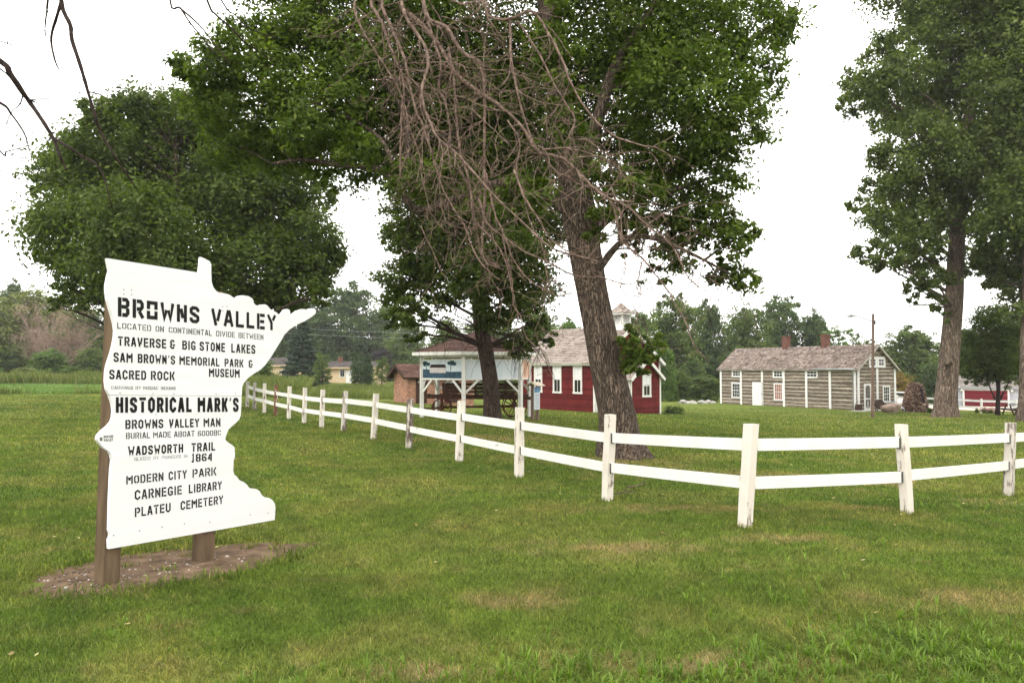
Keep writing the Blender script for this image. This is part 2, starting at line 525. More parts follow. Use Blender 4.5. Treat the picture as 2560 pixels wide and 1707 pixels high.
# ------------------------------------------------------------------ lawn colour: shared by the ground sheet and the blades
DRY = [(3.7, 14.2, 2.4, .8), (2.4, 15.6, 1.6, .9), (2.2, 10.5, 1.6, .5), (2.9, 8.4, .8, .25), (-.8, 21, 2.4, 1.5), (.1, 6.2, .7, .25), (.9, 4.9, 1.0, .22), (6.2, 13.6, 1.8, .6),
       (-.7, 4.75, .7, .2), (4.9, 10.6, .5, .3), (-1.1, 26.3, 1.8, .8), (23.6, 43.5, 1.6, .9), (1.2, 8.0, 1.3, .35), (7.1, 11.6, .5, .35), (-4.6, 7.9, .5, .2), (3.6, 6.2, .9, .3)]
def lawn_nodes(t, gain=1.0, useattr=False):
    geo = N(t, 'ShaderNodeNewGeometry')
    pos = geo.outputs['Position']
    sep = N(t, 'ShaderNodeSeparateXYZ'); t.links.new(pos, sep.inputs[0])
    cmb = N(t, 'ShaderNodeCombineXYZ')
    t.links.new(sep.outputs[0], cmb.inputs[0]); t.links.new(sep.outputs[1], cmb.inputs[1])
    p2 = cmb.outputs[0]
    big = noise(t, p2, .16, 4, .55, dist=.6)
    med = noise(t, p2, .75, 5, .6, dist=.4)
    fine = noise(t, p2, 3.2, 5, .6)
    col = ramp(t, big, [(0.30, (.053, .097, .012)), (0.50, (.090, .132, .020)), (0.70, (.140, .159, .034))])
    yl = ramp(t, med, [(0.46, 0.0), (0.68, 1.0)])
    col = mixc(t, yl, col, (.150, .156, .040))
    mpr = N(t, 'ShaderNodeMapping'); mpr.inputs['Rotation'].default_value = (0, 0, -math.atan2(9, -4.93))
    t.links.new(p2, mpr.inputs[0])
    lay = noise(t, mpr.outputs[0], 1.0, 3, .5, stretch=(.05, 1.5, 1))
    col = mixc(t, 1.0, col, ramp(t, lay, [(0.38, (.88, .90, .88)), (0.62, (1.10, 1.07, 1.05))]), 'MULTIPLY')
    vv = ramp(t, fine, [(0.28, .72), (0.72, 1.22)])
    col = mixc(t, 1.0, col, vv, 'MULTIPLY')
    # worn and dried patches
    tot = None
    for (x, y, rx, ry) in DRY:
        mp = N(t, 'ShaderNodeMapping', vector_type='TEXTURE')
        mp.inputs['Location'].default_value = (x, y, 0)
        mp.inputs['Scale'].default_value = (rx, ry, 1)
        t.links.new(p2, mp.inputs[0])
        ln = N(t, 'ShaderNodeVectorMath', operation='LENGTH'); t.links.new(mp.outputs[0], ln.inputs[0])
        mr = N(t, 'ShaderNodeMapRange'); mr.inputs[1].default_value = 1.35; mr.inputs[2].default_value = 0.2
        mr.inputs[3].default_value = 0.0; mr.inputs[4].default_value = 1.0
        t.links.new(ln.outputs['Value'], mr.inputs[0])
        if tot is None: tot = mr.outputs[0]
        else:
            ad = N(t, 'ShaderNodeMath', operation='MAXIMUM'); t.links.new(tot, ad.inputs[0]); t.links.new(mr.outputs[0], ad.inputs[1]); tot = ad.outputs[0]
    nz = noise(t, p2, 2.6, 6, .65)
    s1 = N(t, 'ShaderNodeMath', operation='MULTIPLY'); t.links.new(tot, s1.inputs[0]); s1.inputs[1].default_value = .23
    s2 = N(t, 'ShaderNodeMath', operation='ADD'); t.links.new(s1.outputs[0], s2.inputs[0]); t.links.new(nz, s2.inputs[1])
    dry = ramp(t, s2.outputs[0], [(0.56, 0.0), (0.92, .85)])
    col = mixc(t, dry, col, (.26, .185, .098))
    return col, pos
m, t, b = new_mat('lawn_turf')
col, pos = lawn_nodes(t)
f1 = noise(t, pos, 38, 4, .7)
col = mixc(t, 1.0, col, ramp(t, f1, [(.25, .55), (.75, 1.3)]), 'MULTIPLY')
t.links.new(col, b.inputs['Base Color'])
b.inputs['Roughness'].default_value = 1.0
b.inputs['Specular IOR Level'].default_value = 0.05
bump(t, b, f1, .6, .03)
M['lawn'] = m
m, t, b = new_mat('grass_blade')
col, pos = lawn_nodes(t)
r = attr(t)
col = mixc(t, 1.0, col, ramp(t, r, [(0, (.55, .58, .55)), (.75, (1.2, 1.2, 1.1)), (.86, (1.9, 1.65, 1.6)), (1.0, (2.6, 2.1, 2.2))]), 'MULTIPLY')
t.links.new(col, b.inputs['Base Color'])
b.inputs['Roughness'].default_value = .6
b.inputs['Specular IOR Level'].default_value = .2
tr = N(t, 'ShaderNodeBsdfTranslucent')
t.links.new(mixc(t, 1.0, col, (1.35, 1.45, .8), 'MULTIPLY'), tr.inputs['Color'])
mx = N(t, 'ShaderNodeMixShader'); mx.inputs[0].default_value = .35
t.links.new(b.outputs[0], mx.inputs[1]); t.links.new(tr.outputs[0], mx.inputs[2])
t.links.new(mx.outputs[0], t.nodes['Material Output'].inputs['Surface'])
M['blade'] = m
M['weed'] = leaf_mat('crabgrass_blade', (.075, .130, .016), (.110, .175, .024), (.16, .22, .045), .4, clump=2.0)
M['meadow'] = leaf_mat('meadow_grass_blade', (.065, .095, .022), (.105, .125, .034), (.17, .165, .055), .35, clump=.15)
M['meadowbright'] = leaf_mat('bright_meadow_blade', (.075, .135, .026), (.105, .170, .040), (.19, .24, .11), .35, clump=.3)

# ground sheet
xs = np.unique(np.concatenate([np.linspace(-16, 16, 130), np.linspace(16, 60, 60), -np.linspace(16, 60, 60), np.geomspace(60, 400, 22), -np.geomspace(60, 400, 22)]))
ys = np.unique(np.concatenate([np.linspace(-40, 0, 12), np.linspace(0, 24, 110), np.linspace(24, 100, 100), np.geomspace(100, 320, 24)]))
gx, gy = np.meshgrid(xs, ys)
gzz = ground_np(gx, gy)
nx, ny = len(xs), len(ys)
co = np.stack([gx, gy, gzz], -1).reshape(-1, 3)
ii = (np.arange(ny - 1)[:, None] * nx + np.arange(nx - 1)[None, :]).ravel()
lawn = np_mesh('ground', co, quads=np.stack([ii, ii + 1, ii + nx + 1, ii + nx], 1), mats=[M['lawn']], smooth=True)
tag(lawn, 'mown green lawn sloping gently away with dry brown patches', 'ground', kind='structure')

rngn = np.random.default_rng(7)
SIGN_A = V(.517, .856, 0).normalized()      # along the sign
SIGN_N = V(.856, -.517, 0).normalized()     # out of its face
DIRT_C = V(-3.19, 7.30, 0)
DIRT_A = h_ = V(.72, .69, 0).normalized()
DIRT_N = V(.69, -.72, 0).normalized()
def dirt_mask(x, y):
    """inside the bare strip under the sign"""
    dx, dy = x - DIRT_C.x, y - DIRT_C.y
    a = dx * DIRT_A.x + dy * DIRT_A.y
    c = dx * DIRT_N.x + dy * DIRT_N.y
    return (a / 1.24) ** 2 + ((c - .05 * np.sin(a * 5)) / .68) ** 2
def blades(name, bands, mat, region=None, lean=.5, width_pow=1.0, label=None, cat=None):
    cos, trs, rn = [], [], []
    off = 0
    for (x0, x1, y0, y1, dens, h, wd, frustum) in bands:
        if frustum:
            area = .72 * (y1 ** 2 - y0 ** 2) + 8.0 * (y1 - y0)
            n = int(area * dens)
            Y = np.sqrt(rngn.uniform(y0 ** 2, y1 ** 2, n))
            X = rngn.uniform(-1, 1, n) * (.72 * Y + 4.0)
        else:
            n = int((x1 - x0) * (y1 - y0) * dens)
            X = rngn.uniform(x0, x1, n); Y = rngn.uniform(y0, y1, n)
        k = np.ones(n, bool)
        if region is not None: k = region(X, Y)
        X, Y = X[k], Y[k]; n = len(X)
        Z = ground_np(X, Y) - .004
        ang = rngn.uniform(0, 2 * np.pi, n)
        hh = h * rngn.uniform(.45, 1.25, n)
        if h > .3: hh = hh * (1 + .38 * np.sin(X * .6 + 1.3 * np.sin(Y * .35)) * np.sin(Y * .42 + X * .23))
        ww = wd * rngn.uniform(.7, 1.3, n)
        ln = rngn.normal(0, lean, (n, 2)) * hh[:, None]
        base = np.stack([X, Y, Z], 1)
        side = np.stack([np.cos(ang), np.sin(ang), np.zeros(n)], 1) * ww[:, None] * .5
        mid = base + np.concatenate([ln * .35, (hh * .6)[:, None]], 1)
        tip = base + np.concatenate([ln * 1.1, hh[:, None]], 1)
        c = np.stack([base - side, base + side, mid + side * .8, mid - side * .8, tip], 1).reshape(-1, 3)
        i = np.arange(n) * 5 + off
        q = np.stack([i, i + 1, i + 2, i + 3], 1)
        tr = np.stack([i + 3, i + 2, i + 4], 1)
        cos.append(c); trs.append((q, tr)); rn.append(rngn.uniform(0, 1, n) ** 1.3)
        off += n * 5
    co = np.concatenate(cos)
    q = np.concatenate([a for a, _ in trs]); tr = np.concatenate([c for _, c in trs])
    r = np.concatenate(rn)
    o = np_mesh(name, co, quads=q, tris=tr, rnd=np.concatenate([r, r]), mats=[mat])
    tag(o, label, cat, kind='stuff')
    return o
_lawn_out = lambda x, y: (dirt_mask(x, y) > 1.0 + rngn.uniform(-.18, .12, len(x))) & (rngn.uniform(0, 1, len(x)) < np.clip((66 - y) / 34, 0, 1))
blades('grass', [(0, 0, 3.0, 7, 5200, .042, .0046, True), (0, 0, 7, 11, 2700, .042, .0066, True), (0, 0, 11, 17, 1050, .044, .0105, True),
                 (0, 0, 17, 28, 400, .055, .017, True), (0, 0, 28, 66, 120, .05, .032, True)],
       M['blade'], _lawn_out, .62, label='short mown lawn grass around the white fence', cat='grass')
# longer tufts where the mower does not reach: fence posts, big trunk, sign bed
def tufts():
    pts = [(p.x, p.y, .16, 170) for p, q in fa[3:] + fb] + [(DIRT_C.x + DIRT_A.x * k * .25 + DIRT_N.x * s, DIRT_C.y + DIRT_A.y * k * .25 + DIRT_N.y * s, .13, 70)
        for k in range(-4, 5) for s in (-.74 * math.sqrt(max(.05, 1 - (k * .25 / 1.25) ** 2)), .74 * math.sqrt(max(.05, 1 - (k * .25 / 1.25) ** 2)))] + [(1.75, 16.4, .6, 260)]
    pts += [(DIRT_C.x + DIRT_A.x * a + DIRT_N.x * c, DIRT_C.y + DIRT_A.y * a + DIRT_N.y * c, .05, 26) for a, c in ((.95, .1), (1.15, -.1), (.8, -.15), (-.1, .2), (-.35, -.2), (-1.2, .2), (.3, -.22))]
    X = np.concatenate([rngn.normal(x, r, n) for x, y, r, n in pts]); Y = np.concatenate([rngn.normal(y, r, n) for x, y, r, n in pts])
    n = len(X); Z = ground_np(X, Y)
    h = rngn.uniform(.04, .095, n); a = rngn.uniform(0, 6.28, n); wd = .007 + Y * .0004
    base = np.stack([X, Y, Z], 1); ln = rngn.normal(0, .4, (n, 2)) * h[:, None]
    s = np.stack([np.cos(a) * wd, np.sin(a) * wd, 0 * a], 1) * .5
    mid = base + np.concatenate([ln * .3, (h * .6)[:, None]], 1); tip = base + np.concatenate([ln * 1.2, h[:, None]], 1)
    c = np.stack([base - s, base + s, mid + s * .8, mid - s * .8, tip], 1).reshape(-1, 3)
    i = np.arange(n) * 5; r = rngn.uniform(0, 1, n)
    o = np_mesh('long_grass', c, quads=np.stack([i, i + 1, i + 2, i + 3], 1), tris=np.stack([i + 3, i + 2, i + 4], 1), rnd=np.concatenate([r, r]), mats=[M['blade']])
    tag(o, 'longer unmown grass tufts around posts, trunk and sign bed', 'grass', kind='stuff')
tufts()
# crabgrass near the camera
def crab():
    cl = []
    def patch(cx, cy, rx, ry, n):
        for _ in range(n):
            cl.append((rngn.normal(cx, rx), rngn.normal(cy, ry)))
    patch(1.9, 4.7, .75, .28, 260); patch(2.9, 5.1, .6, .45, 170); patch(.25, 4.75, .25, .18, 45); patch(1.0, 4.55, .5, .12, 60); patch(-.4, 4.6, .35, .12, 30)
    patch(2.3, 6.4, .5, .5, 22); patch(-1.5, 4.6, .3, .15, 14); patch(3.3, 7.5, .5, .6, 14); patch(-2.6, 5.3, .3, .2, 8); patch(6.3, 11.3, .6, .3, 34); patch(5.0, 12.6, .5, .3, 12)
    vs, qs, ts, rr = [], [], [], []
    for (x, y) in cl:
        if y < 3.6: continue
        z = gz(x, y)
        h = rngn.uniform(.045, .11)
        for k in range(rngn.integers(5, 9)):
            a = rngn.uniform(0, 6.28); L = h * rngn.uniform(.7, 1.2); out = L * rngn.uniform(.3, 1.1)
            wd = rngn.uniform(.0028, .006)
            dx, dy = math.cos(a), math.sin(a); sx, sy = -dy * wd, dx * wd
            zz = rngn.uniform(0, h * .5)
            p = [(x, y, z + zz * .6), (x + dx * out * .45, y + dy * out * .45, z + zz + L * .55), (x + dx * out, y + dy * out, z + zz + L * rngn.uniform(.35, .8))]
            b = len(vs)
            vs += [(p[0][0] - sx * .6, p[0][1] - sy * .6, p[0][2]), (p[0][0] + sx * .6, p[0][1] + sy * .6, p[0][2]), (p[1][0] + sx, p[1][1] + sy, p[1][2]), (p[1][0] - sx, p[1][1] - sy, p[1][2]), p[2]]
            qs.append((b, b + 1, b + 2, b + 3)); ts.append((b + 3, b + 2, b + 4)); rr.append(rngn.uniform(0, 1))
    o = np_mesh('weeds', vs, quads=qs, tris=ts, rnd=rr + rr, mats=[M['weed']])
    tag(o, 'bright green broad-bladed crabgrass growing closest to the viewer', 'weeds', kind='stuff')
crab()
# rough meadow beyond the mown edge
def mead(x, y):
    edge = 54.5 + 1.1 * np.sin(x * .35) + .8 * np.sin(x * .93 + 1) + .5 * np.sin(x * 2.3) + rngn.uniform(-.5, .5, len(x))
    return (y > edge) & (x < -14.5 - (y - 54) * .25) & ~((x < -24 - (y - 54) * .3) & (y < 84) & (y > 55.5)) 
blades('meadow_grass', [(-75, -14, 54, 62, 60, .62, .05, False), (-90, -16, 62, 98, 26, 1.15, .12, False)], M['meadow'], mead, .3, label='rough yellow-green meadow grass beyond the mown edge behind the sign', cat='meadow')
blades('clover_patch', [(-70, -23, 55, 85, 45, .22, .07, False)], M['meadowbright'], lambda x, y: (x < -25 - (y - 54) * .3 + 2.5 * np.sin(y * .5) + rngn.normal(0, 2.5, len(x))) & (np.sin(x * .5 + y * .31) + np.sin(x * .21 - y * .4) > -1.1 + rngn.uniform(-.5, .5, len(x))), .5, label='bright pale green weedy patch at the far edge of the lawn', cat='weeds')
# long grass behind the fence end, before the tan house
blades('verge_grass', [(-32, -9, 58, 95, 30, .55, .06, False)], M['meadow'], lambda x, y: (y > 59 + (x + 20) * .35) & (x < -7.5 - (y - 55) * .14) & (x > -14.5 - (y - 54) * .22), .3, label='uncut grass and weeds between the fence end and the tan house', cat='weeds')

# bare dirt under the sign, with pebbles
def dirt():
    mb = MB()
    n = 64
    ring0 = []
    for rr, lift in ((1.12, -.012), (.9, .012), (.5, .02), (0.02, .022)):
        row = []
        for k in range(n):
            a = 2 * math.pi * k / n
            wv = 1 + .10 * math.sin(3 * a + 1) + .06 * math.sin(7 * a) + .04 * math.sin(13 * a)
            ca, sa = math.cos(a) * 1.26 * rr * wv, math.sin(a) * .70 * rr * wv
            x = DIRT_C.x + DIRT_A.x * ca + DIRT_N.x * sa; y = DIRT_C.y + DIRT_A.y * ca + DIRT_N.y * sa
            row.append((x, y, gz(x, y) + lift))
        ring0.append(row)
    for a, c in zip(ring0[:-1], ring0[1:]):
        for k in range(n):
            mb.face([a[k], a[(k + 1) % n], c[(k + 1) % n], c[k]], sm=True)
    m = pmat('bare_dirt', (.062, .040, .025), (.165, .112, .072), 6, .95, .8, 55, bd=.012)
    o = mb.build('dirt_patch', m)
    tag(o, 'bare brown dirt strip under the white state-shaped sign', 'dirt', kind='structure')
    pb = MB()
    for i in range(190):
        a = -1.15 + 1.6 * rngn.beta(1.3, 2.2) * 1.3; c = rngn.normal(.12, .22)
        if i > 200: a = rngn.uniform(-1.2, 1.4)
        if (a / 1.18) ** 2 + (c / .5) ** 2 > 1: continue
        x = DIRT_C.x + DIRT_A.x * a + DIRT_N.x * c; y = DIRT_C.y + DIRT_A.y * a + DIRT_N.y * c
        s = rngn.uniform(.004, .011) * (1.8 if rngn.random() < .06 else 1)
        pb.tube([V(x - s, y, gz(x, y) + .02), V(x - s * .6, y, gz(x, y) + .022), V(x + s * .6, y, gz(x, y) + .022), V(x + s, y, gz(x, y) + .02)], [s * .3, s * .8, s * .7, s * .2], 6, r=rngn.uniform(0, 1))
    o = pb.build('pebbles', shingle_mat('pebble', (.07, .05, .042), (.20, .165, .14), (.50, .46, .41)))
    tag(o, 'small pale pebbles scattered over the dirt under the sign', 'pebbles', kind='stuff')
dirt()
# fallen leaves on the mown lawn
def litter():
    n = 420
    X = np.concatenate([rngn.normal(23, 5, 230), rngn.normal(1.5, 3.5, 110), rngn.uniform(-5, 8, 80)]); Y = np.concatenate([rngn.normal(42, 6, 230), rngn.normal(18, 4, 110), rngn.uniform(4.5, 16, 80)])
    Z = ground_np(X, Y) + .035
    a = rngn.uniform(0, 6.28, n); s = rngn.uniform(.018, .035, n) * (1 + Y * .012)
    d = np.stack([np.cos(a), np.sin(a), rngn.uniform(-.3, .5, n)], 1) * s[:, None]; e = np.stack([-np.sin(a), np.cos(a), rngn.uniform(-.3, .3, n)], 1) * s[:, None] * .55
    c = np.stack([X, Y, Z], 1)
    v = np.stack([c + d, c + e, c - d, c - e], 1).reshape(-1, 3); i = np.arange(n) * 4
    o = np_mesh('fallen_leaves', v, quads=np.stack([i, i + 1, i + 2, i + 3], 1), rnd=rngn.uniform(0, 1, n), mats=[leaf_mat('fallen_leaf', (.16, .11, .03), (.30, .25, .08), (.42, .38, .20), .2)])
    tag(o, 'small yellowed leaves fallen on the lawn under the big trees', 'leaves', kind='stuff')
litter()
# pale gravel drive by the garage
def drive():
    mb = MB()
    pts = [(30, 66), (44, 63.2), (62, 64), (75, 70), (70, 82), (46, 86), (33, 76)]
    c = [sum(p[0] for p in pts) / len(pts), sum(p[1] for p in pts) / len(pts)]
    n = 6
    for i in range(len(pts)):
        a, b2 = pts[i], pts[(i + 1) % len(pts)]
        for k in range(n):
            def q(p, s): return (c[0] + (p[0] - c[0]) * s, c[1] + (p[1] - c[1]) * s)
            s0, s1 = k / n, (k + 1) / n
            for jj in range(3):
                w0, w1 = jj / 3, (jj + 1) / 3
                l = lambda ww: (a[0] + (b2[0] - a[0]) * ww, a[1] + (b2[1] - a[1]) * ww)
                P = [q(l(w0), s0), q(l(w0), s1), q(l(w1), s1), q(l(w1), s0)]
                mb.face([(x, y, gz(x, y) + .05) for x, y in P], sm=True)
    o = mb.build('gravel_drive', pmat('pale_gravel', (.46, .38, .27), (.60, .51, .38), 2, .95, .4, 20))
    tag(o, 'pale gravel drive before the grey garage', 'drive', kind='structure')
drive()
# ------------------------------------------------------------------ stencil lettering
GL = {
 'A': (1.0, [[(0, 0), (.40, 1)], [(.62, 1), (1, 0)], [(.40, .28), (.66, .28)]]),
 'B': (1.0, [[(0, 0), (0, 1)], [(.5, 1), (.82, 1), (1, .86), (1, .68), (.80, .53), (.42, .53)], [(.92, .42), (1, .34), (1, .14), (.82, 0), (.5, 0)]]),
 'C': (1.0, [[(.38, 1), (0, .84), (0, .16), (.38, 0)], [(.66, 1), (1, .86), (1, .70)], [(.66, 0), (1, .14), (1, .30)]]),
 'D': (1.0, [[(0, 0), (0, 1)], [(.48, 1), (.72, 1), (1, .82), (1, .18), (.72, 0), (.48, 0)]]),
 'E': (.92, [[(0, 0), (0, 1)], [(.5, 1), (1, 1)], [(.5, .5), (.9, .5)], [(.5, 0), (1, 0)]]),
 'G': (1.0, [[(.38, 1), (0, .84), (0, .16), (.38, 0)], [(.66, 1), (1, .86), (1, .74)], [(.66, 0), (1, .06), (1, .42), (.62, .42)]]),
 'H': (1.0, [[(0, 0), (0, 1)], [(1, 0), (1, 1)], [(.45, .5), (.60, .5)]]),
 'I': (.36, [[(.5, 0), (.5, 1)]]),
 'K': (1.0, [[(0, 0), (0, 1)], [(1, 1), (.52, .52), (1, 0)]]),
 'L': (.9, [[(0, 1), (0, 0), (1, 0)]]),
 'M': (1.25, [[(0, 0), (0, 1)], [(1, 0), (1, 1)], [(.30, .86), (.46, .42)], [(.70, .86), (.54, .42)]]),
 'N': (1.0, [[(0, 0), (0, 1)], [(1, 0), (1, 1)], [(.36, .84), (.64, .16)]]),
 'O': (1.0, [[(.40, 1), (0, .84), (0, .16), (.40, 0)], [(.60, 1), (1, .84), (1, .16), (.60, 0)]]),
 'o': (1.0, [[(0, .56), (0, 1), (1, 1), (1, .56)], [(0, .44), (0, 0), (1, 0), (1, .44)]]),
 'P': (1.0, [[(0, 0), (0, 1)], [(.5, 1), (.80, 1), (1, .86), (1, .60), (.80, .46), (.5, .46)]]),
 'R': (1.0, [[(0, 0), (0, 1)], [(.5, 1), (.80, 1), (1, .86), (1, .62), (.80, .48), (.5, .48)], [(.62, .34), (1, 0)]]),
 'S': (1.0, [[(1, .72), (1, .88), (.76, 1), (.24, 1), (0, .88), (0, .66), (.22, .56), (.44, .53)], [(.56, .48), (.80, .43), (1, .33), (1, .12), (.76, 0), (.24, 0), (0, .12), (0, .28)]]),
 'T': (1.0, [[(0, 1), (1, 1)], [(.5, .80), (.5, 0)]]),
 'U': (1.0, [[(0, 1), (0, .16), (.38, 0)], [(1, 1), (1, .16), (.62, 0)]]),
 'V': (1.0, [[(0, 1), (.40, 0)], [(1, 1), (.68, .22)]]),
 'W': (1.3, [[(0, 1), (.20, 0), (.40, .62)], [(1, 1), (.80, 0), (.60, .62)]]),
 'Y': (1.0, [[(0, 1), (.5, .46), (.5, 0)], [(1, 1), (.72, .66)]]),
 'Z': (1.0, [[(0, 1), (1, 1), (.5, .5)], [(.5, .5), (0, 0), (1, 0)]]),
 'z': (1.0, [[(1, 1), (0, 1), (.7, .5)], [(.7, .42), (.1, 0), (1, 0)]]),
 '0': (1.0, [[(.40, 1), (0, .84), (0, .16), (.40, 0)], [(.60, 1), (1, .84), (1, .16), (.60, 0)]]),
 '1': (.62, [[(.1, .86), (.55, 1), (.55, 0)], [(0, .0), (.2, 0)]]),
 '4': (1.0, [[(.82, 0), (.82, 1)], [(.5, .92), (0, .30), (.46, .30)]]),
 '6': (1.0, [[(.40, 1), (0, .84), (0, .16), (.40, 0)], [(.62, 1), (1, .88), (1, .76)], [(.62, 0), (1, .14), (1, .42), (.62, .54), (.46, .52)]]),
 '8': (1.0, [[(.40, 1), (0, .86), (0, .64), (.26, .5), (0, .36), (0, .14), (.40, 0)], [(.60, 1), (1, .86), (1, .64), (.74, .5), (1, .36), (1, .14), (.60, 0)]]),
 '&': (1.0, [[(.9, .82), (.62, 1), (.28, 1), (0, .84), (0, .64), (.34, .52)], [(.24, .46), (0, .34), (0, .14), (.28, 0), (.62, 0), (.86, .18)], [(.66, .40), (1, .40)]]),
 "'": (.42, [[(.7, 1), (.2, .78)]]),
}
def stroke_poly(pl, tx, ty):
    """offset both sides of a polyline by half the stroke with mitres"""
    P = [Vector((x, y)) for x, y in pl]
    n = len(P)
    Lf, Rt = [], []
    for i in range(n):
        if i == 0: d0 = d1 = (P[1] - P[0]).normalized()
        elif i == n - 1: d0 = d1 = (P[-1] - P[-2]).normalized()
        else: d0 = (P[i] - P[i - 1]).normalized(); d1 = (P[i + 1] - P[i]).normalized()
        n0 = Vector((-d0.y, d0.x)); n1 = Vector((-d1.y, d1.x))
        mm = n0 + n1
        if mm.length < 1e-4: mm = n0
        mm.normalize()
        k = 1 / max(mm.dot(n0), .45)
        o = mm * k * tx / 2
        q = P[i].copy()
        if i == 0: q = q - d0 * tx * .5 * 0
        Lf.append(q + o); Rt.append(q - o)
    return Lf, Rt
def word_strokes(text, aspect, th, gap=.27):
    """glyph strokes laid in a box aspect wide and 1 high"""
    ws = [GL[c][0] for c in text]
    tot = sum(ws) + gap * (len(ws) - 1)
    k = aspect / tot
    x = 0
    out = []
    for c, wd in zip(text, ws):
        W_ = wd * k
        t = min(th, W_ * .46)
        if c == 'I': t = th
        for pl in GL[c][1]:
            pts = []
            for (a, b2) in pl:
                xx = x + t / 2 + a * (W_ - t) if W_ > t else x + W_ / 2
                pts.append((xx, t * .5 + b2 * (1 - t)))
            # butt ends reach the cap line on verticals
            def ext(p, q):
                d = Vector((p[0] - q[0], p[1] - q[1])); L = d.length
                if L == 0: return p
                d /= L
                if abs(d.y) > .6 and (p[1] > 1 - t * .6 or p[1] < t * .6): return (p[0] + d.x * t * .5, p[1] + d.y * t * .5)
                if abs(d.x) > .9: return (p[0] + d.x * t * .42, p[1])
                return p
            pts[0], pts[-1] = ext(pts[0], pts[1]), ext(pts[-1], pts[-2])
            out.append(stroke_poly(pts, t, t))
        x += W_ + gap * k
    return out
def letter_word(mb, text, corners, th, n, proud=.0022):
    """corners bl, br, tr, tl in space"""
    bl, br, tr, tl = corners
    asp = ((br - bl).length + (tr - tl).length) / ((tl - bl).length + (tr - br).length)
    for Lf, Rt in word_strokes(text, asp, th):
        def mp(p):
            s, q = p.x / asp, p.y
            return bl * (1 - s) * (1 - q) + br * s * (1 - q) + tr * s * q + tl * (1 - s) * q + n * proud
        for i in range(len(Lf) - 1):
            mb.face([mp(Rt[i]), mp(Rt[i + 1]), mp(Lf[i + 1]), mp(Lf[i])])

